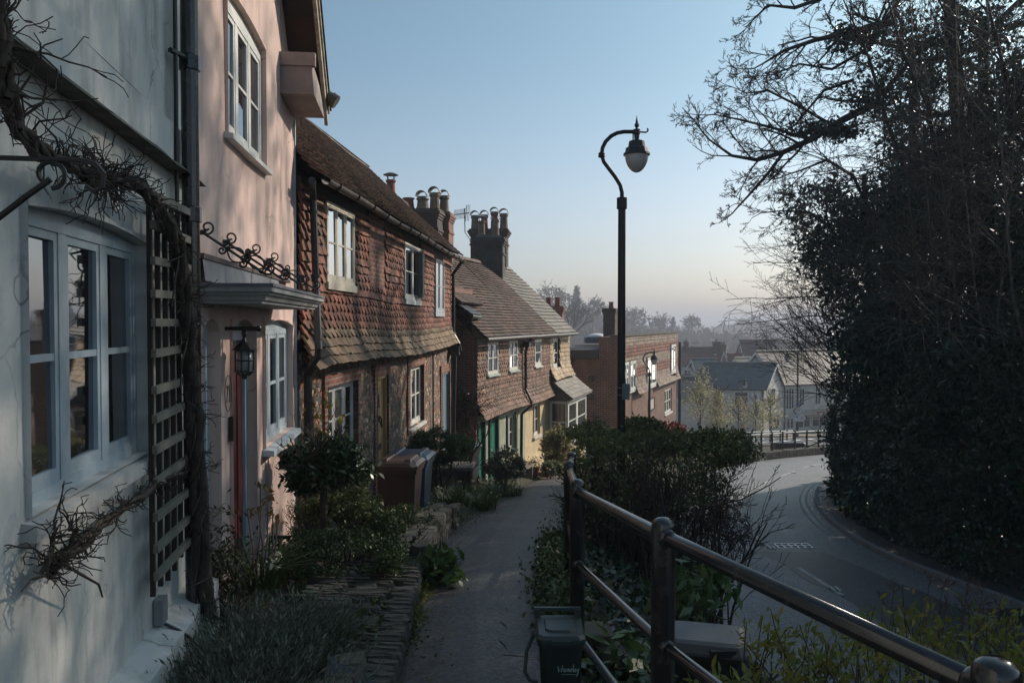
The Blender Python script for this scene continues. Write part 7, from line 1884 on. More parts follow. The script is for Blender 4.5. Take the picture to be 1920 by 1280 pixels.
bush('white_flower_bush', 'low bush of pale green and white flowers beside the brick steps', 1032, 877, 25.6, (.34, .4, .26), 1500, .09, leaf('pale_flower_leaf', (.30, .33, .2), (.14, .18, .07), .5, .3), clumps=24)
hs = P(826, 1070, 7.35); hs_t = plant('hosta_clump', 'broad leaved green clump hanging over the path edge', 'plant', (hs.x, hs.y, hs.z - .1))
pts = np.array([tuple(hs)]) + rng.normal(size=(230, 3)) * (.085, .13, .07) + (0, 0, .03); foliage('leaves', hs_t, pts, .135, leaf('broad_green_leaf', (.04, .085, .02), (.09, .15, .045), .4, .25), aspect=.45, up=.6)
stems(hs_t, (hs.x, hs.y, hs.z - .15), 8, .25, .4, lf_grass if False else twig_dark, .004, 5, 0)
for i, (px, py, Y, lab) in enumerate(((790, 1120, 6.8, 'yellowish creeping plant low on the stone edge by the hosta'), (782, 1160, 6.1, 'creeping plant in the middle of the stone edge'), (764, 1205, 5.5, 'creeping plant lowest on the stone edge'))):
    c = P(px, py, Y); t = plant('creeping_plant', lab, 'plant', (c.x, c.y, c.z - .08), 'creeping plants in the stone edging'); foliage('leaves', t, np.array([tuple(c)]) + rng.normal(size=(420, 3)) * (.05, .12, .045), .032, lf_yel if i < 2 else lf_box)

# ------------------------------------------------------------------ bank between path and road
hedge = plant('privet_hedge', 'leggy privet hedge with twiggy sides on the bank behind the railing', 'hedge', (2.2, 11, gz(2.2, 11)))
hr = random.Random(21); w = Twigs()
for k in range(120):
    px = hr.uniform(1090, 1330); Y = hr.uniform(9.4, 12.0); b = P(px, 1000, Y); b = Vector((lerp(1.0, 2.75, (px - 1090) / 240) , Y, 0)); b.z = gz(b.x, Y) - .05
    topx = P(px + hr.uniform(-40, 70) + (40 if px > 1250 else 0), 0, Y).x; H = Z(828, Y) - b.z
    w.grow(b, Vector(((topx - b.x) / max(.5, H), hr.gauss(0, .15), 1)), H * hr.uniform(.62, .86), .020 * hr.uniform(.6, 1.4), 3 if k % 2 else 2, hr, .55, 5, .09, .04, 4, .5, .4, .25, .003)
for k in range(16):            # drooping twigs on the road side
    p = P(hr.uniform(1270, 1330), hr.uniform(930, 1000), 10.6); w.grow(p, Vector((1.0, hr.gauss(0, .3), hr.uniform(-.5, .25))), .58, .012, 3, hr, .7, 5, .13, -.03, 4, .55, .45, .3, .0025)
w.grow(P(1310, 955, 10.5), Vector((1, -.1, .22)), 1.15, .014, 2, hr, .6, 6, .07, .05, 3, .4, .4, .5, .003)
w.build('stems', twig_dark, hedge, 4)
pts = []
for (px, py, Y, rx, ry, rz, n) in ((1110, 820, 11.5, .35, .8, .10, 2800), (1180, 832, 11.3, .5, .8, .14, 2800), (1270, 832, 11.2, .5, .8, .16, 3600), (1350, 828, 11.0, .42, .7, .17, 3400), (1370, 850, 10.6, .34, .4, .16, 1200), (1120, 870, 10.6, .3, .6, .35, 700), (1240, 890, 10.3, .6, .5, .25, 1100), (1330, 900, 10.4, .3, .5, .22, 700), (1285, 935, 10.0, .4, .4, .12, 500), (1085, 900, 9.4, .15, .5, .4, 700), (1150, 930, 9.6, .4, .4, .4, 900)):
    pts.append(blob_pts(n, P(px, py, Y), (rx, ry, rz), .3, 22, .4))
foliage('foliage', hedge, np.concatenate(pts), .055, lf_hedge, aspect=.5)
# hedge running on beyond it, sunlit shrubs behind
bush('laurel_hedge', 'sunlit hedge top beyond the railing leading to the lamp post', 1118, 812, 17, (.42, 2.0, .2), 3200, .07, lf_hedge, 'hedge', 50, base=-4.6)
bush('golden_shrub', 'rounded golden green shrub at the foot of the tall street lamp', 1206, 806, 22, (.62, 1.0, .36), 4200, .10, leaf('golden_leaf', (.16, .15, .03), (.06, .08, .02), .5, .3), clumps=50, base=-5.2)
bush('red_leaf_shrub', 'small red leaved shrub beyond the golden shrub', 1255, 806, 26, (.5, .6, .26), 900, .10, leaf('red_leaf', (.30, .03, .04), (.2, .06, .03), .5, .3), clumps=20, base=-5.8)
bush('rear_hedge', 'dark green hedge behind the golden shrub along the road', 1290, 832, 20, (1.3, 1.5, .16), 4000, .08, lf_hedge, 'hedge', 60, base=-5.0)
bush('laurel_hedge', 'hedge bank below the flat roofed brick building', 1240, 834, 30, (3.0, 3.5, .42), 7000, .13, lf_hedge, 'hedge', 80, base=-7.0)
# ivy and ground cover on the bank (stuff)
pts = []
for _ in range(26000):
    Y = hr.uniform(3.2, 16); x = hr.uniform(tab(PR, Y) + .02, tab(RL, Y) + .05)
    if noise.noise(Vector((x * 1.1, Y * 1.1, 5))) < -.22: continue
    pts.append((x, Y, gz(x, Y) + hr.uniform(.0, .12)))
V, F = leaves(np.array(pts), .065, .85, .75, 0)
o = npmesh('bank_ivy', V, F, lf_ivy); o['kind'] = 'stuff'; o['label'] = 'ivy and low leaves covering the bank below the railing'; o['category'] = 'ivy'
pts = []
for _ in range(5200):
    Y = hr.uniform(5.6, 9.2); x = tab(PR, Y) + hr.gauss(.0, .10); pts.append((x, Y, pathz(Y) + abs(hr.gauss(0, .14))))
V, F = leaves(np.array(pts), .045, .7, .5, .2)
o = npmesh('path_edge_ivy', V, F, lf_box); o['kind'] = 'stuff'; o['label'] = 'ivy and weeds fringing the right edge of the footpath'; o['category'] = 'ivy'
# weeds and litter of the garden soil
pts = []
for _ in range(9000):
    Y = hr.uniform(5, 22); x = hr.uniform(tab(PL, Y) - 1.3, tab(PL, Y) - .02)
    if noise.noise(Vector((x * 1.4, Y * .9, 15))) < -.05: continue
    pts.append((x, Y, gz(x, Y) + abs(hr.gauss(0, .04))))
V, F = leaves(np.array(pts), .05, .45, .3, .6)
o = npmesh('garden_weeds', V, F, lf_grass); o['kind'] = 'stuff'; o['label'] = 'low weeds and seedlings covering the front garden soil'; o['category'] = 'weeds'
pts = [];
for _ in range(1500):
    Y = hr.uniform(4.2, 26); s_ = hr.choice((0, 1)); x = (tab(PL, Y) + abs(hr.gauss(0, .12))) if s_ == 0 else (tab(PR, Y) - abs(hr.gauss(0, .12)))
    pts.append((x, Y, pathz(Y) + .012 + .05 * math.sin(math.pi * min(1, max(0, (x - tab(PL, Y)) / max(.2, tab(PR, Y) - tab(PL, Y)))))))
for _ in range(2200):
    Y = hr.uniform(10, 30); x = tab(RR, Y) + (hr.gauss(.25, .3)); pts.append((x, Y, roadz(Y) + (.12 if x > tab(RR, Y) else .02)))
V, F = leaves(np.array(pts), .035, .6, 1.2, 0)
o = npmesh('leaf_litter', V, F, lf_tan); o['kind'] = 'stuff'; o['label'] = 'scattered dead leaves along the path and kerb edges'; o['category'] = 'leaf litter'
# broad-leaved plants near the posts
for i, (px, py, Y, n, lab) in enumerate(((1330, 1090, 8.2, 170, 'glossy broad leaved plant on the bank above the road edge'), (1295, 1120, 6.6, 120, 'broad leaved plant behind the middle railing post'), (1170, 1240, 4.9, 90, 'fern like green plant at the foot of the railing'))):
    c = P(px, py, Y); t = plant('foxglove_plant', lab, 'plant', (c.x, c.y, c.z - .15)); foliage('leaves', t, np.array([tuple(c)]) + rng.normal(size=(n, 3)) * (.14, .16, .09), .17, MATS['broad_green_leaf'], aspect=.38, up=.5)
    stems(t, (c.x, c.y, c.z - .2), 8, .3, .4, twig_dark, .004, i, 0)
# spiraea in the foreground, bottom right
sp_ = plant('spiraea_shrub', 'yellow green spring leaved shrub below the near railing', 'shrub', P(1600, 1330, 3.6)); w = Twigs(); ends = []
r_ = random.Random(77)
stick = [(1440, 1240, 1120, 4.4), (1500, 1270, 1150, 4.2), (1560, 1280, 1170, 4.0), (1640, 1270, 1120, 4.3), (1700, 1260, 1090, 4.6), (1760, 1260, 1110, 4.6), (1830, 1250, 1105, 4.7), (1890, 1250, 1120, 4.6), (1620, 1290, 1190, 3.6), (1720, 1290, 1170, 3.8), (1400, 1290, 1230, 3.9), (1470, 1300, 1210, 3.7), (1800, 1290, 1180, 3.9), (1900, 1290, 1190, 3.9), (1350, 1300, 1250, 3.8)]
lp, ld = [], []
for (px, pb, pt, Y) in stick:
    for k in range(9):
        Y_ = Y + r_.uniform(-.35, .35); a = P(px + r_.uniform(-30, 30), pb + 60, Y_); b = P(px + r_.gauss(0, 40), pt + 75 * r_.random() ** .6, Y_)
        m = a.lerp(b, .5) + Vector((r_.gauss(0, .04), r_.gauss(0, .04), 0)); pl = [a, a.lerp(m, .5), m, m.lerp(b, .5), b]; w.line(pl, .006, .0025)
        for q in range(13):
            t = r_.uniform(.3, 1.0) ** .5; i = min(3, int(t * 4)); p = pl[i].lerp(pl[i + 1], min(1, t * 4 - i)); lp.append(p + Vector((r_.gauss(0, .03), r_.gauss(0, .03), r_.gauss(0, .02)))); ld.append((b - a).normalized() * .6)
w.build('stems', bark, sp_, 4); V, F = leaves(np.array([tuple(p) for p in lp]), .062, .30, .3, .1, np.array([tuple(d) for d in ld])); npmesh('leaves', V, F, lf_yel, sp_)
ds = plant('dead_flower_heads', 'dry brown flower heads standing above the yellow green shrub', 'plant', P(1780, 1150, 4.7)); w = Twigs(); pts = []
for k in range(16):
    px = r_.choice((1670, 1745, 1790, 1850, 1760, 1830)) + r_.uniform(-25, 25); b = P(px, 1105 + r_.uniform(-15, 60), 4.8); w.line([b - Vector((.03, 0, .3)), b], .003, .002)
    for j in range(5): w.grow(b, Vector((r_.gauss(0, .5), r_.gauss(0, .5), .7)), .07, .002, 1, r_, .7, 2, .1, 0, 3, .6, .5, .4, .0014)
w.build('stalks', M('dry_stalk', (.10, .06, .045), .9, bump=0), ds, 3)
# ------------------------------------------------------------------ the wooded bank on the right
tr_ = random.Random(9)
def bank_foot(Y): return tab(RR, Y) + .9
# ivy sheet over the bank (uncountable: one object)
def ivy_pts(n, extra, lo=0.0, hi=1.0):
    pts = []
    while len(pts) < n:
        Y = 6 + 30 * tr_.random() ** .9; h = tr_.random() ** .8 * 5.4; f = bank_foot(Y)
        if not lo <= noise.noise(Vector((Y * .5, h * .7, 21))) * .5 + .5 <= hi: continue
        bulge = 1.0 * noise.noise(Vector((Y * .35, h * .5, 3))) + .5 * noise.noise(Vector((Y * 1.1, h * 1.2, 7))) + .2 * noise.noise(Vector((Y * 2.6, h * 2.6, 17)))
        x = f - .25 + .34 * h - bulge * min(1, h + .3) + abs(tr_.gauss(0, .14)) - extra
        pts.append((x, Y, roadz(Y) + .08 + h))
    return np.array(pts)
V1_, F1_ = leaves(ivy_pts(62000, 0, 0, .62), .105, .6, .15, -.3); V2_, F2_ = leaves(ivy_pts(24000, .05, .45, 1), .17, .5, .2, -.4); V3_, F3_ = leaves(ivy_pts(3600, .14, .58, 1), .30, .32, .35, -.5)
V = np.concatenate([V1_, V2_, V3_]); F = np.concatenate([F1_, F2_ + len(V1_), F3_ + len(V1_) + len(V2_)])
o = npmesh('ivy_bank', V, F, lf_ivy); o['kind'] = 'stuff'; o['label'] = 'dark ivy and laurel leaves clothing the steep bank beside the road'; o['category'] = 'ivy'
def tree(name, label, base, crowns, size, mat, trunk_r=.18, seed=1, trunk=None, cat='tree', bark_m=None, aspect=.45, limbs=10, limb_L=2.5, depth=2, up=.25, droop=0):
    t = thing(name, label, cat, base); w = Twigs(); r_ = random.Random(seed)
    tp_ = [Vector(base) - Vector((0, 0, .3))] + [Vector(p) for p in (trunk or [])]
    w.line(tp_, trunk_r, trunk_r * .35)
    for k in range(limbs):
        i = r_.randrange(1, len(tp_)); p = tp_[i - 1].lerp(tp_[i], r_.random()); w.grow(p, Vector((r_.gauss(0, 1), r_.gauss(0, 1), r_.uniform(0, .6))), limb_L * r_.uniform(.6, 1.2), trunk_r * .3, depth, r_, .7, 4, .14, .05, 4, .6)
    w.build('trunk', bark_m or bark, t, 6)
    if crowns:
        pts = np.concatenate([blob_pts(n, c, r, sh, cl, cr) for c, r, n, cl, sh, cr in crowns]); foliage('crown', t, pts, size, mat, aspect=aspect, up=up, droop=droop)
    return t
# dark evergreens
tree('yew_tree', 'huge dark yew filling the upper right corner', (13.6, 18, -3.5), [((14.2, 18, 3.6), (2.9, 3.8, 5.4), 21000, 150, .5, .22), ((12.6, 15.5, 1.0), (2.2, 3, 3.2), 13000, 80, .5, .22), ((13.5, 14.2, 6), (2.4, 2.6, 4), 15000, 80, .5, .22), ((13.3, 14.2, 10.6), (2.8, 3.2, 3.6), 17000, 90, .4, .24), ((13.0, 18.6, 11.4), (1.9, 2.3, 2.5), 1600, 30, .3, .3)], .19, lf_dark, .4, 1, [(13.7, 18, 0), (13.8, 18, 5), (13.8, 18, 9)], aspect=.35, limbs=14, limb_L=3)  # last two crowns sit above the view, added to shade and dapple the houses
tree('holm_oak', 'dark evergreen oak standing behind the bare saplings', (14.2, 24, -4), [((14.2, 24.0, 2.4), (2.9, 3.4, 4.2), 19000, 130, .45, .2), ((12.8, 22, .2), (1.9, 2.6, 2.8), 11000, 70, .5, .22)], .19, lf_dark, .35, 2, [(14.2, 24, 1), (14.1, 24, 6), (14, 24, 9)], aspect=.4, limbs=14, limb_L=3)
tree('tall_cypress', 'broad dark cypress behind the bare saplings at the back of the bank', (17.2, 27.5, -5), [((17.2, 27.5, 3.4), (3.6, 3.0, 6.6), 19000, 150, .5, .2)], .23, lf_dark, .35, 12, [(17.2, 27.5, 2), (17.2, 27.5, 9)], aspect=.35, limbs=8)
tree('laurel_tree', 'glossy laurel tree with sky showing through its left edge', (12.6, 27.5, -5.2), [((11.9, 27.5, 2.0), (1.5, 1.8, 3.0), 7500, 60, .35, .26), ((12.1, 27.3, -1.8), (1.2, 1.8, 1.8), 4200, 40, .4, .26), ((10.5, 27.4, 3.4), (1.2, 1.0, 1.6), 2200, 26, .3, .34), ((13.4, 28.5, 3.6), (1.4, 1.8, 2.4), 3600, 40, .4, .28)], .21, lf_ivy, .22, 3, [(12.5, 27.5, -1), (12.2, 27.5, 2.5), (12, 27.4, 5)], aspect=.38, limbs=22, limb_L=2.2)
tree('ivy_clad_trunk', 'ivy smothered trunk rising above the laurel', (13.6, 26, -4.5), [((13.0, 26, 6.2), (1.0, 1.2, 2.6), 2600, 34, .3, .3), ((13.2, 26, 2.8), (1.2, 1.3, 2.6), 4500, 40, .4, .28)], .18, lf_ivy, .3, 4, [(13.4, 26, 0), (13.0, 26, 5), (12.9, 26, 9)], aspect=.6, limbs=14, limb_L=2.0)
bush('laurel_bush', 'large leaved laurel bush jutting over the kerb', 1640, 640, 24.5, (1.3, 1.6, 1.2), 2600, .30, leaf('laurel_leaf', (.018, .05, .03), (.03, .075, .045), .32, .1), 'shrub', 34, .5, .3, .32, -5)
bush('holly_bush', 'dense holly bush at the left edge of the bank above the bend', 1592, 840, 28.5, (.75, 1.4, 2.2), 8000, .13, lf_ivy, 'shrub', 70, .5, .24, .5, -6.0)
bush('holly_bush', 'rounded dark holly low on the bank in the lower right', 1790, 830, 17.5, (1.6, 2.0, 1.9), 9000, .12, lf_dark, 'shrub', 80, .55, .2, .5, -4.6)
# bare oak with limbs reaching out over the road
oak = thing('bare_oak', 'leafless oak whose twisted limbs reach out over the road', 'tree', (13.4, 22.5, -4)); w = Twigs(); r_ = random.Random(14)
w.line([Vector((13.4, 22.5, -4.3)), Vector((13.2, 22.5, 0)), Vector((12.6, 22.4, 4)), Vector((12.2, 22.4, 8)), Vector((12, 22.4, 12))], .34, .16)
OY = 22.0
def limb(px, r0, r1, kids, L, seed, depth=3, sub=1):
    rr = random.Random(seed); pts = [P(a, b, OY + d) for a, b, d in px]; w.line(pts, r0, r1)
    n = len(pts) - 1
    for k in range(kids):
        t = (k + rr.random()) / kids * n; i = min(n - 1, int(t)); p = pts[i].lerp(pts[i + 1], t - i); dd = (pts[i + 1] - pts[i]).normalized()
        sd = Vector((0, rr.gauss(0, .6), rr.choice((-1, 1, 1)) * rr.uniform(.4, 1))) ; w.grow(p, dd * .9 + sd, L * rr.uniform(.6, 1.2), lerp(r0, r1, t / n) * .5, depth, rr, .75, 4, .17, .03, 4, .56, .45, .2, .006)
    w.grow(pts[-1], pts[-1] - pts[-2], L * .9, r1, depth, rr, .6, 4, .15, .05, 4, .6, .4, .15, .006)
limb([(1650, 190, 0), (1580, 225, 0), (1520, 262, -.3), (1470, 285, -.4), (1420, 300, -.5), (1372, 292, -.5), (1330, 262, -.5)], .11, .025, 13, 1.25, 1)
limb([(1470, 285, -.4), (1440, 325, -.5), (1405, 365, -.5), (1380, 392, -.5)], .05, .02, 7, .65, 2)
limb([(1520, 262, -.3), (1450, 240, -.2), (1390, 225, 0), (1340, 215, 0)], .05, .018, 10, 1.0, 3)
limb([(1560, 235, 0), (1500, 200, .5), (1440, 170, .8), (1400, 175, 1)], .05, .018, 10, 1.0, 4)
limb([(1680, 40, 0), (1600, 60, 0), (1530, 75, -.3), (1470, 95, -.5), (1430, 120, -.5)], .10, .022, 12, 1.1, 5)
limb([(1640, -60, 0), (1560, -10, .2), (1490, 15, .2), (1440, 10, .3), (1415, 35, .3)], .08, .02, 11, 1.0, 6)
limb([(1620, 95, 0), (1560, 130, .4), (1500, 120, .6), (1450, 140, .6)], .05, .018, 9, .9, 7)
limb([(1600, 150, -.2), (1545, 170, -.4), (1490, 235, -.6), (1450, 260, -.6)], .045, .016, 9, .9, 8)
limb([(1620, 100, 1), (1700, -20, 1.5), (1760, -120, 2)], .1, .05, 10, 1.8, 9)
for k, q in enumerate(([(1700, 330, -1), (1660, 220, -1.5), (1630, 110, -1.5), (1590, 20, -1.5)], [(1760, 330, -1), (1740, 200, -2), (1690, 90, -2), (1660, -20, -2)], [(1640, 420, -.5), (1600, 330, -1), (1550, 300, -1), (1500, 320, -1)], [(1840, 300, -1), (1810, 170, -3), (1790, 60, -3), (1740, -40, -3)], [(1600, 500, 0), (1560, 430, 0), (1520, 400, 0), (1480, 395, 0)], [(1900, 250, -3), (1880, 120, -4), (1850, 0, -4), (1830, -80, -4)], [(1660, 170, 0), (1720, 100, 0), (1790, 60, 0), (1850, 50, 0)])): limb(q, .06, .022, 9, 1.25, 20 + k)
w.build('branches', twig_dark, oak, 4)
foliage('ivy_leaves', oak, np.concatenate([blob_pts(900, P(1545, 245, OY), (1.1, .4, .30), .2, 26, .45), blob_pts(700, P(1600, 70, OY), (.9, .4, .45), .2, 24, .45), blob_pts(700, P(1630, 180, OY), (.8, .4, .8), .2, 24, .4), blob_pts(1500, P(1700, 110, OY + 1), (1.3, .8, 1.3), .2, 34, .4), blob_pts(1700, P(1820, 70, OY), (1.5, .8, 1.4), .2, 36, .4), blob_pts(1000, P(1890, 180, OY), (1.0, .8, 1.4), .2, 26, .4)]), .13, lf_ivy, aspect=.6)
# upright bare saplings in front of the dark crowns
sap = None
for i, (pb, pt, Y, r) in enumerate((((1735, 660), (1672, -40), 20.5, .05), ((1760, 620), (1700, -60), 19.6, .045), ((1800, 600), (1722, 40), 18.8, .035), ((1830, 560), (1790, -80), 18.2, .04), ((1900, 560), (1846, -30), 16.6, .065), ((1690, 640), (1640, 60), 21.5, .03), ((1870, 600), (1905, 60), 17.0, .035), ((1780, 640), (1760, 100), 19.2, .03))):
    a, b = P(*pb, Y), P(*pt, Y); t = thing('bare_sapling', 'slender leafless sapling against the dark evergreen crowns', 'tree', (a.x, a.y, roadz(Y) + 1.0), 'bare saplings on the bank')
    w = Twigs(); rr = random.Random(50 + i); g0 = Vector((a.x + .9, Y, roadz(Y) + 2.2)); m = a.lerp(b, .5) + Vector((rr.gauss(0, .1), 0, 0)); r *= .7; w.line([g0, a, a.lerp(m, .5), m, m.lerp(b, .5), b], r, r * .3)
    for k in range(26):
        f = rr.random(); p = a.lerp(b, f); w.grow(p, Vector((rr.choice((-1, 1)) * rr.uniform(.4, 1), rr.gauss(0, .5), rr.uniform(.3, 1.1))), 1.3 * rr.uniform(.5, 1.2), r * .35, 2, rr, .55, 4, .11, .07, 3, .55, .45, .25, .004)
    w.build('branches', bark_pale, t, 4)
# arching bare shrub at the left edge of the bank
twig_brown = M('brown_twig', (.11, .095, .08), .9, (.07, .06, .052), 6, 40, bump=0)
for i, (px, py, Y, n, L, lab) in enumerate(((1575, 720, 26.5, 34, 2.6, 'arching leafless shrub fanning out left above the town roofs'), (1560, 640, 27.5, 26, 2.4, 'leafless shrub of fine twigs below the laurel tree'), (1640, 500, 20, 42, 2.6, 'tangle of bare brown twigs hanging across the dark laurel'), (1770, 560, 17.5, 40, 2.6, 'tangle of bare stems in front of the dark yew'), (1700, 330, 20, 34, 2.8, 'high mesh of fine twigs under the oak limbs'), (1720, 130, 21, 30, 2.6, 'fine twigs crowding the top of the bank under the frame edge'), (1850, 300, 18, 36, 2.8, 'mesh of fine twigs at the upper right edge'))):
    t = thing('bare_shrub', lab, 'shrub', P(px, py + 60, Y)); w = Twigs(); rr = random.Random(70 + i); a = P(px, py, Y)
    for k in range(n):
        d = Vector((-rr.uniform(.1, 1.2), rr.gauss(0, .5), rr.uniform(.15, 1.0))) if i < 2 else Vector((rr.gauss(-.5, .9), rr.gauss(-.2, .5), rr.uniform(-.3, .6)))
        w.grow(a + Vector((rr.gauss(0, .5), rr.gauss(0, .5), rr.gauss(0, .6))), d, L * rr.uniform(.6, 1.15), .018, 2, rr, .55, 5, .1, .02 if i < 2 else -.03, 4, .5, .4, .25, .005)
    w.build('branches', twig_dark if i < 2 else twig_brown, t, 3)
# trees out of the frame to the right that shade the path
tree('shade_tree', 'dense evergreen beyond the right edge of the view', (14.5, 10, -2.5), [((14.0, 9.5, 4), (3.4, 4.5, 4.5), 9000, 90, .5, .25)], .34, lf_dark, .4, 5, [(14.5, 10, 2), (14.5, 10, 8)], limbs=8) if True else None

# ------------------------------------------------------------------ pale young trees by the junction
for i, (px, pt, pb, Y, rx, n, lab) in enumerate(((1313, 690, 815, 58, 1.35, 1700, 'tallest pale young tree beside the brick building corner'), (1350, 728, 815, 57, 1.05, 1300, 'second pale young tree right of the tallest'), (1385, 740, 815, 60, .9, 620, 'thin pale young tree behind the warning sign'), (1417, 746, 812, 58, .9, 560, 'sparse pale young tree right of the warning sign'), (1444, 736, 812, 61, 1.05, 1000, 'pale young tree in front of the white gable'))):
    top, bot = P(px, pt, Y), P(px, pb, Y); t = thing('young_tree', lab, 'tree', bot, 'pale young trees at the junction'); H = top.z - bot.z
    w = Twigs(); rr = random.Random(90 + i); w.line([bot - Vector((0, 0, 1.2)), bot.lerp(top, .5), top], .06, .015)
    for k in range(26): w.grow(bot.lerp(top, rr.uniform(.15, .9)), Vector((rr.gauss(0, .7), rr.gauss(0, .7), 1)), H * .3, .02, 1, rr, .5, 3, .1, .1, 3, .5, .5, .3, .006)
    w.build('trunk', bark, t, 4)
    foliage('crown', t, np.concatenate([blob_pts(n, bot.lerp(top, .45), (rx, rx, H * .42), .25, 40, .3), blob_pts(n // 3, bot.lerp(top, .78), (rx * .55, rx * .5, H * .24), .25, 20, .35)]), .125, lf_spring, aspect=.6)

# ------------------------------------------------------------------ wooded hills (far: one mass, plus the trees that stand out)
wood_m = leaf('winter_wood', (.040, .036, .028), (.065, .055, .040), .9, 0, .1)
cone_m = leaf('conifer_wood', (.016, .024, .018), (.028, .036, .026), .9, 0, .1)
hr = random.Random(31)
def skyline(px): return tab([(960, 560), (1000, 566), (1060, 572), (1110, 578), (1150, 586), (1180, 594), (1230, 605), (1262, 610), (1290, 613), (1320, 618), (1360, 614), (1400, 619), (1440, 622), (1500, 634), (1600, 640), (1800, 640)], px)
pts = []
for k in range(1500):
    px = hr.uniform(960, 1620) if k < 1250 else hr.uniform(300, 2300); d = hr.random(); Y = lerp(330, 190, d)
    pt = skyline(px) + d * 70 + hr.uniform(-6, 14); c = P(px, pt, Y); r = hr.uniform(3.0, 6.5); n = 42
    q = rng.normal(size=(n, 3)); q /= np.linalg.norm(q, axis=1)[:, None]; q *= (.55 + .45 * rng.random(n))[:, None]; pts.append(q * (r, r, r * .9) + (c.x, c.y, c.z - r))
V, F = leaves(np.concatenate(pts), 2.3, .7, 0, 0)
o = npmesh('woodland', V, F, wood_m); o['kind'] = 'stuff'; o['label'] = 'leafless hazy woodland covering the hillside beyond the town'; o['category'] = 'woodland'
# hillside body under the trees
mb = MB(); k = 60; xs_ = [lerp(200, 2400, i / k) for i in range(k + 1)]
for a, b in zip(xs_, xs_[1:]):
    for (o0, Y0), (o1, Y1) in (((95, 200), (28, 300)), ((28, 300), (16, 380))):
        mb.quad(P(a, skyline(a) + o0 + 10, Y0), P(b, skyline(b) + o0 + 10, Y0), P(b, skyline(b) + o1 + 10, Y1), P(a, skyline(a) + o1 + 10, Y1))
    mb.quad(P(a, skyline(a) + 26, 380), P(b, skyline(b) + 26, 380), P(b, 660, 700), P(a, 660, 700)); mb.quad(P(a, 760, 170), P(b, 760, 170), P(b, skyline(b) + 105, 200), P(a, skyline(a) + 105, 200))
solo('hillside', mb, M('wood_floor', (.05, .045, .035), .95), kind='structure', base=False)
def far_tree(label, px, py, Y, rx, rz, n, size, mat=wood_m, cone=False, name='hill_tree'):
    c = P(px, py, Y); b = Vector((c.x, c.y, c.z - rz * 1.6)); t = thing(name, label, 'tree', b); w = Twigs(); rr = random.Random(int(px)); w.line([b - Vector((0, 0, 6)), c], rx * .08, rx * .04)
    for k in range(14 if not cone else 2): w.grow(b.lerp(c, rr.uniform(.4, 1)), Vector((rr.gauss(0, 1), rr.gauss(0, 1), 1.0)), rx * .9, rx * .03, 2, rr, .6, 3, .12, .05, 3, .6, .5, .3, .05)
    w.build('trunk', M('far_bark', (.04, .035, .03), .9, bump=0), t, 4)
    if cone:
        pts = []
        for k in range(n):
            f = rr.random() ** .7; a = rr.uniform(0, 6.28); r = rx * (.15 + .85 * f) * math.sqrt(rr.random()) * (1 + .25 * math.sin(f * 22)); pts.append((c.x + r * math.cos(a), c.y + r * math.sin(a), c.z + rz - f * rz * 2.4))
        pts = np.array(pts)
    else: pts = blob_pts(n, c, (rx, rx, rz), .5, 40, .3)
    foliage('crown', t, pts, size, mat, aspect=.5)
    return t
far_tree('broad round crowned bare tree on the hill above the cottages', 1034, 562, 255, 6.0, 3.4, 900, 1.0)
far_tree('tall dark pointed conifer on the hill', 1081, 568, 250, 2.5, 5.2, 1500, .9, cone_m, True, 'hill_conifer')
far_tree('round tree standing above the woodland skyline right of the lamp', 1298, 604, 300, 3.2, 2.4, 420, .9)
far_tree('small dark conifer on the skyline behind the flat roof', 1262, 603, 300, 1.3, 1.8, 260, .8, cone_m, True, 'hill_conifer')
far_tree('spreading bare tree on the hill left of the brick chimney', 1112, 578, 240, 4.0, 2.6, 500, .9)
far_tree('wide crowned tree on the skyline behind the lamp post', 1188, 594, 280, 4.5, 3.0, 600, .9)
far_tree('pair of merged crowns on the skyline above the brick building', 1238, 604, 290, 4.0, 2.0, 420, .9)
# dead branching tree in front of the wood
bt_ = thing('hill_tree', 'bare branching tree in front of the hazy wood behind the red chimney', 'tree', P(1074, 640, 150)); w = Twigs(); rr = random.Random(4)
w.line([P(1074, 660, 150), P(1074, 625, 150)], .35, .25)
for k in range(7): w.grow(P(1074, 628, 150), Vector((rr.gauss(0, .8), 0, 1)), 5, .2, 3, rr, .6, 4, .12, .05, 4, .6, .45, .25, .04)
w.build('branches', MATS['far_bark'], bt_, 4)
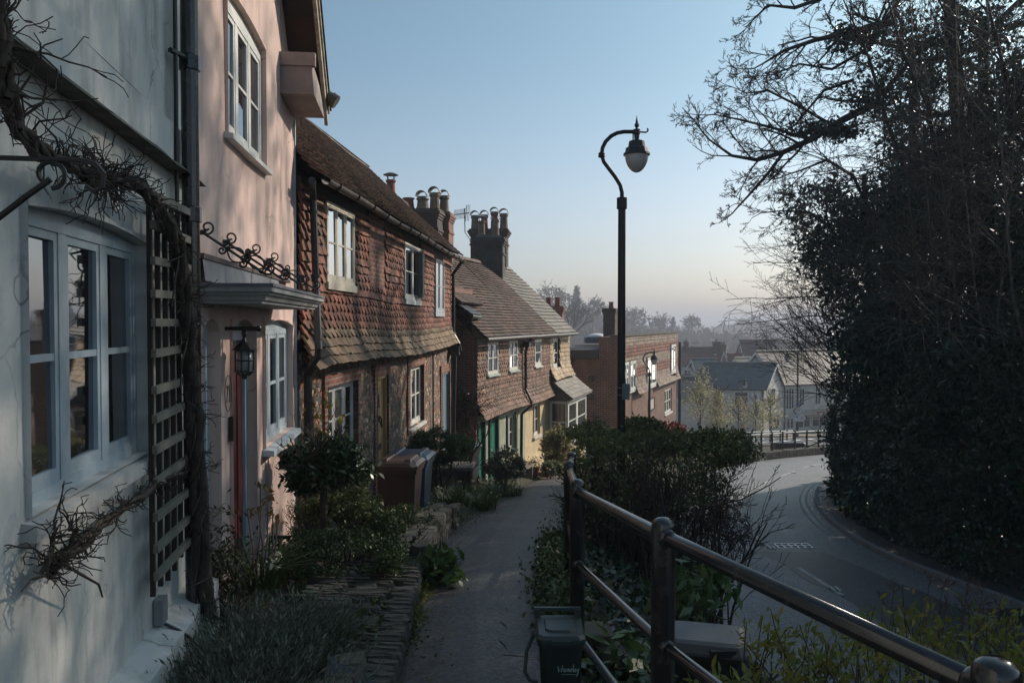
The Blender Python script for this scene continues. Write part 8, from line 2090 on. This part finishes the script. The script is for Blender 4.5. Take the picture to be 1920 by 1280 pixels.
# distant hills
for nm, Yh, amp, base, seed in (('far_hill', 1300, 9, 616, 3), ('farthest_hill', 2400, 5, 606, 8)):
    mb = MB(); k = 160; g = lambda px: base - amp * (noise.noise(Vector((px * .006, seed, 0))) + .35 * noise.noise(Vector((px * .03, seed, 4))) + .12 * noise.noise(Vector((px * .15, seed, 4)))) - (4 if nm == 'far_hill' and 1370 < px < 1470 else 0)
    xs_ = [lerp(-600, 2600, i / k) for i in range(k + 1)]
    for a, b in zip(xs_, xs_[1:]):
        mb.quad(P(a, 680, Yh - 250), P(b, 680, Yh - 250), P(b, g(b), Yh), P(a, g(a), Yh)); mb.quad(P(a, g(a), Yh), P(b, g(b), Yh), P(b, 660, Yh + 600), P(a, 660, Yh + 600))
    solo(nm, mb, M('far_hill_cover', (.05, .055, .045), .95), kind='structure', base=False)
pts = []
for k in range(900):
    px = hr.uniform(1200, 1640); Y = hr.uniform(560, 640); c = P(px, 622 - 18 * max(0, 1 - abs(px - 1412) / 45) - 10 * max(0, 1 - abs(px - 1500) / 60) + hr.uniform(-3, 22), Y); r = hr.uniform(5, 10)
    q = rng.normal(size=(24, 3)); q /= np.linalg.norm(q, axis=1)[:, None]; pts.append(q * (r, r, r * .7) + (c.x, c.y, c.z - r * .6))
V, F = leaves(np.concatenate(pts), 5.5, .7, 0, 0)
o = npmesh('distant_woodland', V, F, wood_m); o['kind'] = 'stuff'; o['label'] = 'pale hazy woodland on the far ridge behind the town chimneys'; o['category'] = 'woodland'

# ------------------------------------------------------------------ the air
HAZE = .0016
mb = MB(); mb.box(-3600, 3600, -60, 6200, -75, 17)
m = bpy.data.materials.new('haze'); m.use_nodes = True; nt = m.node_tree; nt.nodes.clear()
out = nt.nodes.new('ShaderNodeOutputMaterial'); v = nt.nodes.new('ShaderNodeVolumePrincipled')
v.inputs['Color'].default_value = (.82, .85, .95, 1); v.inputs['Density'].default_value = HAZE; v.inputs['Anisotropy'].default_value = .1
nt.links.new(v.outputs[0], out.inputs['Volume'])
hz = solo('haze', mb, m, kind='stuff', base=False)
